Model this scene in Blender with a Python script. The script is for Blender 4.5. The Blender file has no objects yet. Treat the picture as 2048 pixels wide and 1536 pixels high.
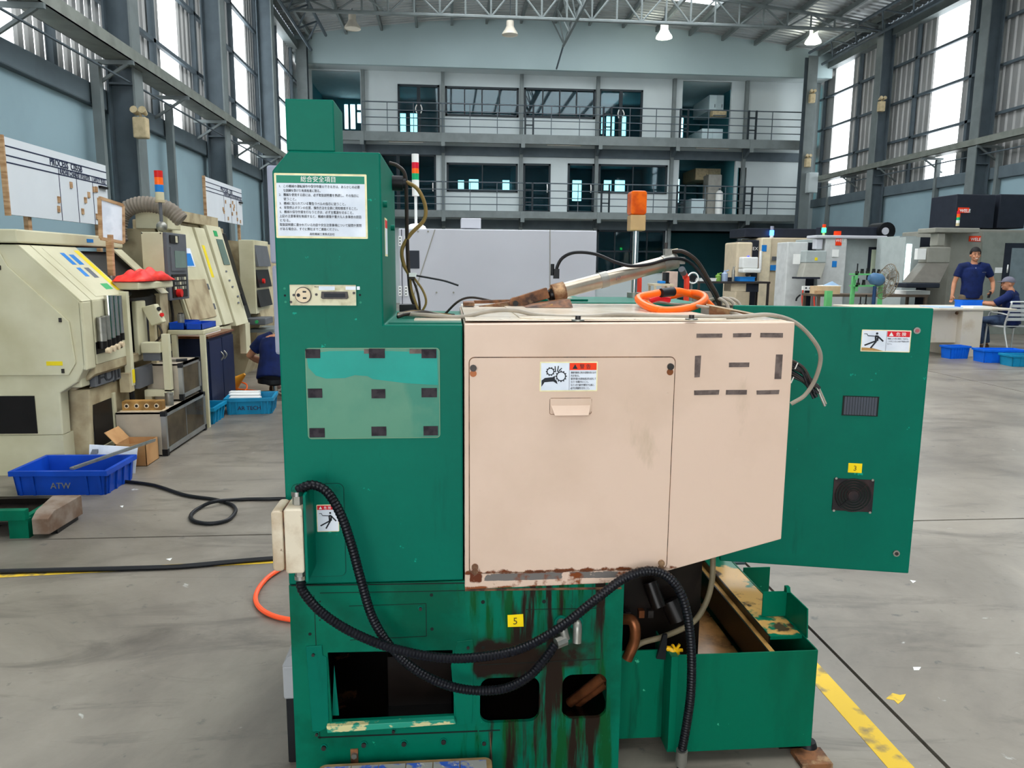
import bpy, math, random
from mathutils import Vector, Matrix

# ------------------------------------------------------------------ camera, sky, lights, exposure
SC = bpy.context.scene
C = SC.collection
EYE_H = 1.40
FPX = 1500.0                      # focal length in pixels of the 2048 x 1536 frame
YAW, PITCH, ROLL = math.radians(4.8), math.radians(9.0), math.radians(0.45)
cam_d = bpy.data.cameras.new('camera')
cam = bpy.data.objects.new('camera', cam_d)
C.objects.link(cam)
cam_d.sensor_fit = 'HORIZONTAL'
cam_d.sensor_width = 36.0
cam_d.lens = 36.0 * FPX / 2048.0
cam_d.clip_start = 0.05
cam_d.clip_end = 400
CAMROT = Matrix.Rotation(-YAW, 3, 'Z') @ Matrix.Rotation(math.pi / 2 - PITCH, 3, 'X') @ Matrix.Rotation(ROLL, 3, 'Z')
EYE = Vector((0, 0, EYE_H))
cam.matrix_world = Matrix.Translation(EYE) @ CAMROT.to_4x4()
SC.camera = cam

world = bpy.data.worlds.new('overcast_sky')
SC.world = world
world.use_nodes = True
_bg = world.node_tree.nodes['Background']
_bg.inputs[0].default_value = (0.95, 0.98, 1.0, 1)
_bg.inputs[1].default_value = 3.9

SC.view_settings.view_transform = 'Standard'
SC.view_settings.look = 'None'
SC.view_settings.gamma = 1.0
SC.view_settings.use_curve_mapping = False
SC.view_settings.exposure = 0.40
SC.cycles.use_denoising = True
SC.cycles.max_bounces = 8
SC.cycles.diffuse_bounces = 5
SC.cycles.transparent_max_bounces = 16
SC.cycles.sample_clamp_indirect = 6.0

# ------------------------------------------------------------------ helpers
def at(u, v, X=None, Y=None, Z=None):
    """the point of the place behind a photograph pixel, on the plane X=, Y= or Z="""
    d = CAMROT @ Vector(((u - 1024) / FPX, -(v - 768) / FPX, -1))
    if X is not None: t = (X - EYE.x) / d.x
    elif Y is not None: t = (Y - EYE.y) / d.y
    else: t = (Z - EYE.z) / d.z
    return EYE + d * t

def lin(c):
    return c / 12.92 if c <= 0.04045 else ((c + 0.055) / 1.055) ** 2.4

def rgb(r, g, b):
    return (lin(r / 255), lin(g / 255), lin(b / 255), 1)

ORG = {}
def link(o, parent=None):
    C.objects.link(o)
    if parent is not None:
        o.parent = parent

def tag(o, label, cat, group=None, kind=None):
    if label: o['label'] = label
    if cat: o['category'] = cat
    if group: o['group'] = group
    if kind: o['kind'] = kind
    return o

def thing(name, label, cat, loc, group=None, rz=0.0):
    o = bpy.data.objects.new(name, None)
    o.empty_display_size = 0.05
    o.location = loc
    o.rotation_euler = (0, 0, rz)
    link(o)
    ORG[o.name] = Vector(loc)
    return tag(o, label, cat, group)

def struct_root(name, loc=(0, 0, 0), label=None):
    o = bpy.data.objects.new(name, None)
    o.location = loc
    link(o)
    ORG[o.name] = Vector(loc)
    o['kind'] = 'structure'
    if label: o['label'] = label
    return o

class MB:
    """collects boxes, prisms, tubes ... in world coordinates; build() makes ONE mesh object"""
    def __init__(s):
        s.v, s.f = [], []
        s.smooth = False

    def add(s, vs, fs):
        n = len(s.v)
        s.v += [tuple(p) for p in vs]
        s.f += [tuple(i + n for i in f) for f in fs]
        return s

    def box(s, x0, x1, y0, y1, z0, z1):
        if x0 > x1: x0, x1 = x1, x0
        if y0 > y1: y0, y1 = y1, y0
        if z0 > z1: z0, z1 = z1, z0
        vs = [(x0, y0, z0), (x1, y0, z0), (x1, y1, z0), (x0, y1, z0), (x0, y0, z1), (x1, y0, z1), (x1, y1, z1), (x0, y1, z1)]
        return s.add(vs, [(0, 3, 2, 1), (4, 5, 6, 7), (0, 1, 5, 4), (1, 2, 6, 5), (2, 3, 7, 6), (3, 0, 4, 7)])

    def hexa(s, a, b):
        """two matching quads a and b (4 points each, same winding)"""
        return s.add(list(a) + list(b), [(3, 2, 1, 0), (4, 5, 6, 7), (0, 1, 5, 4), (1, 2, 6, 5), (2, 3, 7, 6), (3, 0, 4, 7)])

    def prism(s, poly, ax, a, b):
        """2D polygon extruded from a to b along axis ax; poly in the other two axes, in xyz order"""
        def mk(p, d):
            return {'x': (d, p[0], p[1]), 'y': (p[0], d, p[1]), 'z': (p[0], p[1], d)}[ax]
        ar = sum(poly[i][0] * poly[(i + 1) % len(poly)][1] - poly[(i + 1) % len(poly)][0] * poly[i][1] for i in range(len(poly)))
        if (ar > 0) != (ax == 'y'): poly = list(poly)[::-1]
        if a > b: a, b = b, a
        n = len(poly)
        vs = [mk(p, a) for p in poly] + [mk(p, b) for p in poly]
        fs = [tuple(range(n)), tuple(range(2 * n - 1, n - 1, -1))]
        fs += [(i, i + n, (i + 1) % n + n, (i + 1) % n) for i in range(n)]
        return s.add(vs, fs)

    def bar(s, p, q, w, h, up=(0, 0, 1)):
        p, q = Vector(p), Vector(q)
        d = (q - p).normalized()
        u = Vector(up)
        if abs(d.dot(u)) > 0.98: u = Vector((0, 1, 0))
        r = d.cross(u).normalized() * (w / 2)
        u = r.cross(d).normalized() * (h / 2)
        return s.hexa([p - r - u, p + r - u, p + r + u, p - r + u], [q - r - u, q + r - u, q + r + u, q - r + u])

    def tube(s, path, r, n=8, cap=True):
        P = [Vector(p) for p in path]
        m = len(P)
        rs = r if isinstance(r, (list, tuple)) else [r] * m
        T = [(P[min(i + 1, m - 1)] - P[max(i - 1, 0)]).normalized() for i in range(m)]
        a = Vector((0, 0, 1)) if abs(T[0].z) < 0.9 else Vector((1, 0, 0))
        nrm = (a - T[0] * a.dot(T[0])).normalized()
        vs = []
        for i in range(m):
            nrm = nrm - T[i] * nrm.dot(T[i])
            nrm = nrm.normalized() if nrm.length > 1e-6 else T[i].orthogonal().normalized()
            b = T[i].cross(nrm)
            for k in range(n):
                an = 2 * math.pi * k / n
                vs.append(P[i] + (nrm * math.cos(an) + b * math.sin(an)) * rs[i])
        fs = []
        for i in range(m - 1):
            for k in range(n):
                fs.append((i * n + k, i * n + (k + 1) % n, (i + 1) * n + (k + 1) % n, (i + 1) * n + k))
        if cap:
            fs.append(tuple(range(n - 1, -1, -1)))
            fs.append(tuple((m - 1) * n + k for k in range(n)))
        s.smooth = True
        return s.add(vs, fs)

    def cyl(s, p, q, r, n=14, r2=None):
        return s.tube([p, q], [r, r if r2 is None else r2], n)

    def ball(s, c, r, n=10, m=7):
        c = Vector(c)
        rr = r if isinstance(r, (tuple, list)) else (r, r, r)
        vs = [c + Vector((0, 0, rr[2]))]
        for i in range(1, m):
            t = math.pi * i / m
            for k in range(n):
                a = 2 * math.pi * k / n
                vs.append(c + Vector((rr[0] * math.sin(t) * math.cos(a), rr[1] * math.sin(t) * math.sin(a), rr[2] * math.cos(t))))
        vs.append(c - Vector((0, 0, rr[2])))
        fs = [(0, 1 + k, 1 + (k + 1) % n) for k in range(n)]
        for i in range(m - 2):
            for k in range(n):
                fs.append((1 + i * n + k, 1 + (i + 1) * n + k, 1 + (i + 1) * n + (k + 1) % n, 1 + i * n + (k + 1) % n))
        L = len(vs) - 1
        fs += [(L, 1 + (m - 2) * n + (k + 1) % n, 1 + (m - 2) * n + k) for k in range(n)]
        s.smooth = True
        return s.add(vs, fs)

    def ring(s, c, ax, R, r, n=24, k=6):
        c = Vector(c)
        pts = []
        for i in range(n + 1):
            a = 2 * math.pi * i / n
            ca, sa = R * math.cos(a), R * math.sin(a)
            pts.append(c + Vector({'x': (0, ca, sa), 'y': (ca, 0, sa), 'z': (ca, sa, 0)}[ax]))
        return s.tube(pts, r, k, cap=False)

    def mesh(s, name, org):
        me = bpy.data.meshes.new(name)
        ox, oy, oz = org
        me.from_pydata([(x - ox, y - oy, z - oz) for x, y, z in s.v], [], s.f)
        if s.smooth:
            me.polygons.foreach_set('use_smooth', [True] * len(me.polygons))
            me.set_sharp_from_angle(angle=0.7)
        me.update()
        return me

    def build(s, name, mat, parent=None, bev=0, label=None, cat=None, group=None, kind=None):
        if parent is not None:
            org = ORG[parent.name]
        else:
            xs = [p[0] for p in s.v]; ys = [p[1] for p in s.v]; zs = [p[2] for p in s.v]
            org = Vector(((min(xs) + max(xs)) / 2, (min(ys) + max(ys)) / 2, min(zs)))
        me = s.mesh(name, org)
        o = bpy.data.objects.new(name, me)
        me.materials.append(mat)
        if parent is None: o.location = org
        link(o, parent)
        ORG[o.name] = org
        if bev:
            md = o.modifiers.new('bevel', 'BEVEL')
            md.width = bev; md.segments = 2; md.limit_method = 'ANGLE'; md.angle_limit = 0.6
        tag(o, label, cat, group, kind)
        return o

def inst(me, name, parent, loc, rot=(0, 0, 0), scale=(1, 1, 1)):
    """another object that shares mesh data; loc in world coordinates"""
    o = bpy.data.objects.new(name, me)
    org = ORG[parent.name] if parent is not None else Vector((0, 0, 0))
    o.location = Vector(loc) - org
    o.rotation_euler = rot
    o.scale = scale
    link(o, parent)
    ORG[o.name] = Vector(loc)
    return o

def copy_tree(o, parent=None, loc=None, rz=None, label=None, scale=None):
    c = o.copy()
    C.objects.link(c)
    if parent is not None:
        c.parent = parent
    if loc is not None: c.location = loc
    if rz is not None: c.rotation_euler = (0, 0, rz)
    if scale is not None: c.scale = scale
    if label: c['label'] = label
    for ch in list(o.children):
        copy_tree(ch, c)
    return c

def spline(pts, n=10):
    """smooth (Catmull-Rom) path through points"""
    P = [Vector(p) for p in pts]
    P = [P[0] * 2 - P[1]] + P + [P[-1] * 2 - P[-2]]
    out = []
    for i in range(1, len(P) - 2):
        a, b, c, d = P[i - 1], P[i], P[i + 1], P[i + 2]
        for k in range(n):
            t = k / n
            out.append(0.5 * ((2 * b) + (c - a) * t + (2 * a - 5 * b + 4 * c - d) * t * t + (3 * b - a - 3 * c + d) * t ** 3))
    out.append(P[-2])
    return out

def even(path, step):
    out, acc = [path[0]], 0.0
    for i in range(1, len(path)):
        a, b = path[i - 1], path[i]
        L = (b - a).length
        while acc + L >= step:
            t = (step - acc) / L
            a = a + (b - a) * t
            out.append(a)
            L = (b - a).length
            acc = 0.0
        acc += L
    return out

def rrect(x0, x1, z0, z1, r, n=5):
    pts = []
    for cx, cz, a0 in ((x1 - r, z1 - r, 0), (x0 + r, z1 - r, 90), (x0 + r, z0 + r, 180), (x1 - r, z0 + r, 270)):
        for k in range(n + 1):
            a = math.radians(a0 + 90 * k / n)
            pts.append((cx + r * math.cos(a), cz + r * math.sin(a)))
    return pts

def plate(name, outer, holes, y0, y1, mat, parent, **kw):
    """sheet in the XZ plane with real holes, from depth y0 to y1"""
    cu = bpy.data.curves.new(name, 'CURVE')
    cu.dimensions = '2D'
    cu.fill_mode = 'BOTH'
    cu.extrude = abs(y1 - y0) / 2
    for loop in [outer] + list(holes):
        sp = cu.splines.new('POLY')
        sp.points.add(len(loop) - 1)
        for p, q in zip(sp.points, loop): p.co = (q[0], q[1], 0, 1)
        sp.use_cyclic_u = True
    tmp = bpy.data.objects.new(name + '_tmp', cu)
    C.objects.link(tmp)
    bpy.context.view_layer.update()
    me0 = bpy.data.meshes.new_from_object(tmp.evaluated_get(bpy.context.evaluated_depsgraph_get()))
    m = MB()
    ym = (y0 + y1) / 2
    m.add([(v.co.x, ym - v.co.z, v.co.y) for v in me0.vertices], [tuple(p.vertices) for p in me0.polygons])
    bpy.data.objects.remove(tmp); bpy.data.curves.remove(cu); bpy.data.meshes.remove(me0)
    return m.build(name, mat, parent, **kw)

def text(body, size, loc, mat, parent, name='lettering', rot=(math.pi / 2, 0, 0), align='LEFT', width=None, sx=1.0, depth=0.0003, label=None, bold=0.0):
    """flat lettering as a mesh; loc in world coordinates = left (or centre) of the base line"""
    cu = bpy.data.curves.new(name, 'FONT')
    cu.body = body
    cu.size = size
    cu.align_x = align
    cu.extrude = depth
    cu.resolution_u = 2
    cu.offset = bold * size
    tmp = bpy.data.objects.new(name + '_tmp', cu)
    C.objects.link(tmp)
    bpy.context.view_layer.update()
    me = bpy.data.meshes.new_from_object(tmp.evaluated_get(bpy.context.evaluated_depsgraph_get()))
    bpy.data.objects.remove(tmp); bpy.data.curves.remove(cu)
    me.name = name
    me.materials.clear(); me.materials.append(mat)
    if width and len(me.vertices):
        xs = [v.co.x for v in me.vertices]
        w = max(xs) - min(xs)
        if w > 0: sx = width / w
    o = bpy.data.objects.new(name, me)
    o.location = Vector(loc) - (ORG[parent.name] if parent is not None else Vector((0, 0, 0)))
    o.rotation_euler = rot
    o.scale = (sx, 1, 1)
    link(o, parent)
    ORG[o.name] = Vector(loc)
    if label: o['label'] = label
    return o

# ------------------------------------------------------------------ materials
MATS = {}
def nodes_of(name):
    m = bpy.data.materials.new(name)
    m.use_nodes = True
    nt = m.node_tree
    return m, nt, nt.nodes['Principled BSDF']

def M(name, col, rough=0.5, metal=0.0, var=0.12, scale=6.0, col2=None, lo=0.42, hi=0.62, bump=0.0, stretch=(1, 1, 1), emit=0.0, coat=0.0, spec=0.22, detail=5.0):
    """paint / plastic / metal with a noise driven second tone"""
    if name in MATS: return MATS[name]
    m, nt, b = nodes_of(name)
    N, L = nt.nodes, nt.links
    tc = N.new('ShaderNodeTexCoord')
    mp = N.new('ShaderNodeMapping')
    mp.inputs['Scale'].default_value = stretch
    L.new(tc.outputs['Object'], mp.inputs[0])
    nz = N.new('ShaderNodeTexNoise')
    nz.inputs['Scale'].default_value = scale
    nz.inputs['Detail'].default_value = detail
    L.new(mp.outputs[0], nz.inputs['Vector'])
    rp = N.new('ShaderNodeMapRange')
    rp.inputs[1].default_value = lo; rp.inputs[2].default_value = hi
    L.new(nz.outputs[0], rp.inputs[0])
    mx = N.new('ShaderNodeMix'); mx.data_type = 'RGBA'
    c2 = col2 if col2 else tuple(c * (1 - var) for c in col[:3]) + (1,)
    mx.inputs[6].default_value = col
    mx.inputs[7].default_value = c2
    L.new(rp.outputs[0], mx.inputs[0])
    L.new(mx.outputs[2], b.inputs['Base Color'])
    b.inputs['Roughness'].default_value = rough
    b.inputs['Metallic'].default_value = metal
    b.inputs['Specular IOR Level'].default_value = spec
    if coat: b.inputs['Coat Weight'].default_value = coat
    if bump:
        bp = N.new('ShaderNodeBump')
        bp.inputs['Strength'].default_value = bump
        bp.inputs['Distance'].default_value = 0.01
        L.new(nz.outputs[0], bp.inputs['Height'])
        L.new(bp.outputs[0], b.inputs['Normal'])
    if emit:
        b.inputs['Emission Color'].default_value = col
        b.inputs['Emission Strength'].default_value = emit
    MATS[name] = m
    return m

def glass_mat(name, tint, gloss=0.18):
    if name in MATS: return MATS[name]
    m, nt, b = nodes_of(name)
    N, L = nt.nodes, nt.links
    out = N['Material Output']
    N.remove(b)
    tr = N.new('ShaderNodeBsdfTransparent'); tr.inputs[0].default_value = tint
    gl = N.new('ShaderNodeBsdfGlossy'); gl.inputs['Roughness'].default_value = 0.03
    gl.inputs[0].default_value = (0.9, 0.95, 1, 1)
    fr = N.new('ShaderNodeLayerWeight'); fr.inputs[0].default_value = gloss
    mx = N.new('ShaderNodeMixShader')
    L.new(fr.outputs['Fresnel'], mx.inputs[0])
    L.new(tr.outputs[0], mx.inputs[1]); L.new(gl.outputs[0], mx.inputs[2])
    L.new(mx.outputs[0], out.inputs[0])
    MATS[name] = m
    return m

def sheet_mat(name, col, through=0.75):
    """thin translucent roof / wall light: lets sky light through"""
    m, nt, b = nodes_of(name)
    N, L = nt.nodes, nt.links
    out = N['Material Output']; N.remove(b)
    tr = N.new('ShaderNodeBsdfTransparent'); tr.inputs[0].default_value = col
    tl = N.new('ShaderNodeBsdfTranslucent'); tl.inputs[0].default_value = col
    mx = N.new('ShaderNodeMixShader'); mx.inputs[0].default_value = 1 - through
    L.new(tr.outputs[0], mx.inputs[1]); L.new(tl.outputs[0], mx.inputs[2])
    L.new(mx.outputs[0], out.inputs[0])
    MATS[name] = m
    return m

# ------------------------------------------------------------------ the hall
random.seed(7)
XL, XR, Y0, YF, YB = -5.15, 13.7, -6.0, 27.2, 28.0
LEDGE = 3.92
COLY = [2.4, 7.65, 12.9, 18.1, 23.4]
m_wall = M('plaster_blue_grey', rgb(140, 164, 172), 0.8, var=0.10, scale=0.7, bump=0.05)
m_gable = M('plaster_grey_green', rgb(166, 184, 186), 0.85, var=0.06, scale=0.5)
m_office = M('panel_pale_grey', rgb(190, 199, 200), 0.7, var=0.06, scale=0.8)
m_steel = M('steel_dark_grey_paint', rgb(84, 95, 102), 0.55, var=0.15, scale=3)
m_steel2 = M('steel_grey_paint', rgb(112, 120, 120), 0.5, var=0.15, scale=3)
m_cap = M('concrete_cap_grey', rgb(92, 104, 110), 0.8, var=0.15, scale=2)
m_slat = M('cladding_metal_grey', rgb(158, 158, 156), 0.5, metal=0.3, var=0.25, scale=2.0, stretch=(1, 1, 0.3))
m_roof = M('roof_sheet_zinc', rgb(178, 182, 182), 0.4, metal=0.5, var=0.15, scale=1)
m_tray = M('galvanised_tray', rgb(134, 138, 130), 0.45, metal=0.3, var=0.2, scale=4)
m_sheet = sheet_mat('translucent_sheet', (0.97, 0.99, 1.0, 1))
m_black = M('black_plastic', rgb(24, 25, 28), 0.45, var=0.3)
m_frame = M('window_frame_charcoal', rgb(34, 44, 50), 0.45, var=0.1)
m_teal = M('teal_room_paint', rgb(78, 146, 156), 0.8, var=0.1, scale=0.6)
m_roomwhite = M('room_white_paint', rgb(205, 222, 226), 0.8, var=0.05)
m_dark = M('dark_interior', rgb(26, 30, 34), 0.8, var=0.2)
m_glass = glass_mat('window_glass_teal', (0.50, 0.72, 0.76, 1), 0.32)
m_glass2 = glass_mat('window_glass_clear', (0.75, 0.92, 0.95, 1))
m_white = M('white_enamel', rgb(232, 232, 228), 0.4, var=0.04)

def floor_material():
    m, nt, b = nodes_of('polished_concrete')
    N, L = nt.nodes, nt.links
    tc = N.new('ShaderNodeTexCoord')
    def noise(scale, detail, rough=0.6, st=(1, 1, 1), dist=0.0):
        mp = N.new('ShaderNodeMapping'); mp.inputs['Scale'].default_value = st
        geo = N.new('ShaderNodeNewGeometry')
        L.new(geo.outputs['Position'], mp.inputs[0])
        n = N.new('ShaderNodeTexNoise')
        n.inputs['Scale'].default_value = scale; n.inputs['Detail'].default_value = detail
        n.inputs['Roughness'].default_value = rough; n.inputs['Distortion'].default_value = dist
        L.new(mp.outputs[0], n.inputs['Vector'])
        return n.outputs[0]
    def ramp(src, lo, hi):
        r = N.new('ShaderNodeMapRange'); r.inputs[1].default_value = lo; r.inputs[2].default_value = hi
        L.new(src, r.inputs[0]); return r.outputs[0]
    def mix(f, a, bb):
        x = N.new('ShaderNodeMix'); x.data_type = 'RGBA'
        L.new(f, x.inputs[0])
        for s, i in ((a, 6), (bb, 7)):
            if isinstance(s, tuple): x.inputs[i].default_value = s
            else: L.new(s, x.inputs[i])
        return x.outputs[2]
    c = mix(ramp(noise(0.9, 8, 0.65, (1, 1, 1), 0.6), 0.35, 0.68), rgb(138, 130, 118), rgb(98, 91, 82))
    c = mix(ramp(noise(2.2, 9, 0.7, (0.5, 1.6, 1), 1.2), 0.52, 0.72), c, rgb(80, 74, 66))
    c = mix(ramp(noise(14, 4, 0.6), 0.64, 0.74), c, rgb(78, 76, 72))
    c = mix(ramp(noise(9, 5, 0.55, (1, 1, 1), 0.3), 0.70, 0.76), c, rgb(196, 196, 190))
    L.new(c, b.inputs['Base Color'])
    rr = N.new('ShaderNodeMapRange'); rr.inputs[3].default_value = 0.22; rr.inputs[4].default_value = 0.5
    L.new(noise(1.6, 6), rr.inputs[0]); L.new(rr.outputs[0], b.inputs['Roughness'])
    bp = N.new('ShaderNodeBump'); bp.inputs['Strength'].default_value = 0.12; bp.inputs['Distance'].default_value = 0.004
    L.new(noise(30, 4), bp.inputs['Height']); L.new(bp.outputs[0], b.inputs['Normal'])
    MATS['floor'] = m
    return m
m_floor = floor_material()
m_joint = M('joint_filler', rgb(62, 57, 50), 0.9, var=0.3, scale=20)
m_yellow_line = M('worn_yellow_paint', rgb(214, 176, 52), 0.55, col2=rgb(140, 122, 80), lo=0.56, hi=0.68, scale=14)

floor = struct_root('floor', (0, 0, -0.1))
MB().box(XL - 0.2, XR + 0.2, Y0, 34, -0.10, -0.014).build('joint_bed', m_joint, floor)
jx = [XL - 0.2, -3.9, 1.405, 6.6, XR + 0.2]
jy = [Y0, 3.84, 9.9, 16.0, 22.0, 34]
for i in range(len(jx) - 1):
    for j in range(len(jy) - 1):
        g = 0.007
        MB().box(jx[i] + g, jx[i + 1] - g, jy[j] + g, jy[j + 1] - g, -0.1, 0.0).build('floor_slab', m_floor, floor)
MB().box(1.232, 1.308, Y0, 2.62, 0.0, 0.0012).build('painted_line', m_yellow_line, floor)
MB().add([(-4.2, 3.19, 0.0012), (-0.5, 3.475, 0.0012), (-0.5, 3.525, 0.0012), (-4.2, 3.24, 0.0012)], [(0, 1, 2, 3)]).build('painted_line', m_yellow_line, floor)

for pts, mt in (([(1785, 1386), (1800, 1390), (1812, 1388), (1806, 1400), (1796, 1408), (1788, 1400), (1772, 1397)], m_yellow_line), ([(1826, 1334), (1842, 1334), (1838, 1340), (1828, 1340)], m_white), ([(1820, 1160), (1832, 1162), (1826, 1166)], m_white), ([(332, 1118), (344, 1116), (340, 1121)], m_white), ([(240, 1012), (247, 1011), (245, 1015)], m_white)):
    MB().prism([tuple(at(u, v, Z=0.001)[:2]) for u, v in pts], 'z', 0.0, 0.0012).build('paint_fleck', mt, floor)
# ---- side walls
slat_l = MB().prism([(-0.02, -0.085), (0.02, -0.06), (0.02, 0.06), (-0.02, 0.085)], 'z', 0, 8.5 - LEDGE).mesh('slat', (0, 0, 0))
slat_r = MB().prism([(-0.02, -0.122), (0.02, -0.09), (0.02, 0.09), (-0.02, 0.122)], 'z', 0, 8.5 - LEDGE).mesh('slat', (0, 0, 0))
slat_l.materials.append(m_slat); slat_r.materials.append(m_slat)

def side_wall(name, X, s, strips, slat, pitch):
    w = struct_root(name, (X, 10, 0))
    MB().box(X, X - s * 0.25, Y0, YB + 0.2, 0, LEDGE - 0.3).build('lower_wall', m_wall, w)
    MB().box(X + s * 0.10, X - s * 0.25, Y0, YB + 0.2, LEDGE - 0.3, LEDGE).build('ledge_cap', m_cap, w, bev=0.02)
    for z in (5.25, 6.4, 7.5):
        MB().box(X + s * 0.02, X - s * 0.06, Y0, YB, z - 0.035, z + 0.035).build('girt', m_steel, w)
    MB().box(X + s * 0.18, X - s * 0.12, Y0, YB, 8.42, 8.66).build('eave_beam', m_steel2, w)
    MB().box(X - s * 0.02, X - s * 0.08, Y0, YB, 8.6, 9.05).build('eave_fascia', m_steel, w)
    MB().box(X - s * 0.08, X - s * 0.14, 27.1, YB + 0.2, LEDGE, 8.6).build('end_sheet', m_slat, w)
    for a, b in strips:
        MB().box(X - s * 0.10, X - s * 0.104, a, b, LEDGE, 8.5).build('translucent_panel', m_sheet, w)
        for yy in (a - 0.62, b + 0.75):
            MB().box(X + s * 0.02, X - s * 0.07, yy - 0.05, yy + 0.05, LEDGE, 8.45).build('mullion', m_steel, w)
    y = Y0 + 0.1
    while y < 27.1:
        if not any(a - 0.05 < y < b + 0.05 for a, b in strips):
            inst(slat, 'slat', w, (X - s * 0.12, y, LEDGE), (0, 0, 0 if s > 0 else math.pi))
        y += pitch
    return w
wall_left = side_wall('wall_left', XL, 1, [(4.0, 5.1), (9.0, 10.1), (15.05, 15.95), (20.1, 21.1), (25.0, 25.9)], slat_l, 0.245)
wall_right = side_wall('wall_right', XR, -1, [(4.4, 5.4), (9.7, 10.7), (15.0, 16.1), (20.3, 21.4), (25.9, 26.9)], slat_r, 0.262)

WORDS = ['first', 'second', 'third', 'fourth', 'fifth']
for s, X, side, ys in ((1, XL, 'left', [12.25, 16.9, 21.6]), (-1, XR, 'right', [18.62, 23.3])):
    for k, y in enumerate(ys):
        t = thing('steel_column', 'dark grey steel column, %s from the office end on the %s wall' % (WORDS[len(ys) - 1 - k], side), 'column', (X + s * 0.3, y, 0), 'hall columns')
        xa, xb = X + s * 0.12, X + s * 0.52
        MB().box(xb, xb - s * 0.03, y - 0.16, y + 0.16, 0, 8.75).build('flange', m_steel2, t)
        MB().box(xa, xa + s * 0.03, y - 0.16, y + 0.16, 0, 8.75).build('flange', m_steel, t)
        MB().box(xa + s * 0.03, xb - s * 0.03, y - 0.05, y + 0.05, 0, 8.75).build('web', m_steel, t)
        MB().box(xa + s * 0.03, xb - s * 0.03, y - 0.15, y + 0.15, 4.0, 4.03).build('stiffener', m_steel, t)
# corner columns at the office end
for s, X, side in ((1, XL, 'left'), (-1, XR - 0.62, 'right')):
    t = thing('corner_column', 'dark steel corner column where the %s wall meets the office front' % side, 'column', (X + s * 0.3, 27.0, 0), 'hall columns')
    MB().box(X + s * 0.1, X + s * 0.45, 26.85, 26.88, 0, 8.75).build('flange', m_steel2, t)
    MB().box(X + s * 0.24, X + s * 0.30, 26.88, 27.12, 0, 8.75).build('web', m_steel, t)
    MB().box(X + s * 0.1, X + s * 0.45, 27.12, 27.15, 0, 8.75).build('flange', m_steel, t)

# ---- cable trays along both walls
def tray(side, s, X, z, ya, yb, by, label, posts):
    t = thing('cable_tray', label, 'cable tray', (X, (ya + yb) / 2, 0), 'wall cable trays')
    MB().box(X, X - s * 0.36, ya, yb, z - 0.115, z - 0.10).build('bottom_sheet', m_tray, t)
    MB().box(X, X - s * 0.012, ya, yb, z - 0.115, z + 0.06).build('side_rail', m_tray, t)
    MB().box(X - s * 0.348, X - s * 0.36, ya, yb, z - 0.115, z + 0.06).build('side_rail', m_tray, t)
    wallx = X - s * 0.60
    for y in by:
        a = MB().bar((X + s * 0.03, y, z - 0.15), (wallx, y, z - 0.15), 0.05, 0.06)
        a.build('bracket_arm', m_steel2, t)
        MB().bar((X - s * 0.06, y, z - 0.17), (wallx, y, z - 0.52), 0.04, 0.04).build('bracket_strut', m_steel2, t)
    MB().tube([(X - s * 0.2, ya, z - 0.33), (X - s * 0.2, yb, z - 0.33)], 0.018, 6).build('tie_pipe', m_steel, t)
    for y in posts:
        MB().box(X - s * 0.40, X - s * 0.52, y - 0.05, y + 0.05, 0, z - 0.18).build('post', m_steel2, t)
tray('left', 1, -4.50, 4.36, 5.0, 22.35, [6.9, 9.3, 11.7, 14.0, 16.2, 18.9, 21.2], 'perforated grey cable tray on brackets along the left wall', [11.6, 14.4])
tray('right', -1, 13.16, 4.57, 12.0, 27.0, [13.5, 16.2, 18.4, 20.6, 22.8, 25.0], 'grey cable tray on posts along the right wall', [18.2, 20.6, 26.7])

# unseen wall added behind the viewer, its opening set left to shape light
wf = struct_root('wall_front_added', (4, Y0, 0))
plate('light_shaping_wall', [(XL, 0.0), (XL, 9.5), (XR, 9.5), (XR, 0.0), (1.6, 0.0), (1.6, 5.2), (-5.0, 5.2), (-5.0, 0.0)], [], Y0 - 0.2, Y0, m_wall, wf)

# small lamp boxes / cameras on columns
m_beige = M('aged_beige_plastic', rgb(196, 178, 142), 0.5, var=0.2, scale=12)
def lamp_box(x, y, z, label):
    t = thing('emergency_light', label, 'emergency light', (x, y, z), 'emergency lights on the columns')
    MB().box(x - 0.1, x + 0.1, y - 0.14, y, z, z + 0.3).build('housing', m_beige, t, bev=0.02)
    for dx in (-0.06, 0.06):
        MB().cyl((x + dx, y - 0.16, z + 0.40), (x + dx, y - 0.02, z + 0.36), 0.055, 10, 0.03).build('lamp_head', m_beige, t)
    MB().box(x - 0.015, x + 0.015, y - 0.08, y - 0.05, z + 0.29, z + 0.38).build('stem', m_beige, t)
lamp_box(-4.55, 12.09, 3.22, 'beige twin-head emergency light on the nearest left column')
lamp_box(13.25, 23.14, 6.15, 'beige emergency light high on the right wall column')
lamp_box(12.80, 26.85, 7.15, 'beige emergency light on the right corner column beside the upper balcony')
lamp_box(12.80, 26.85, 4.95, 'beige emergency light under the upper balcony on the right corner column')

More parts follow.
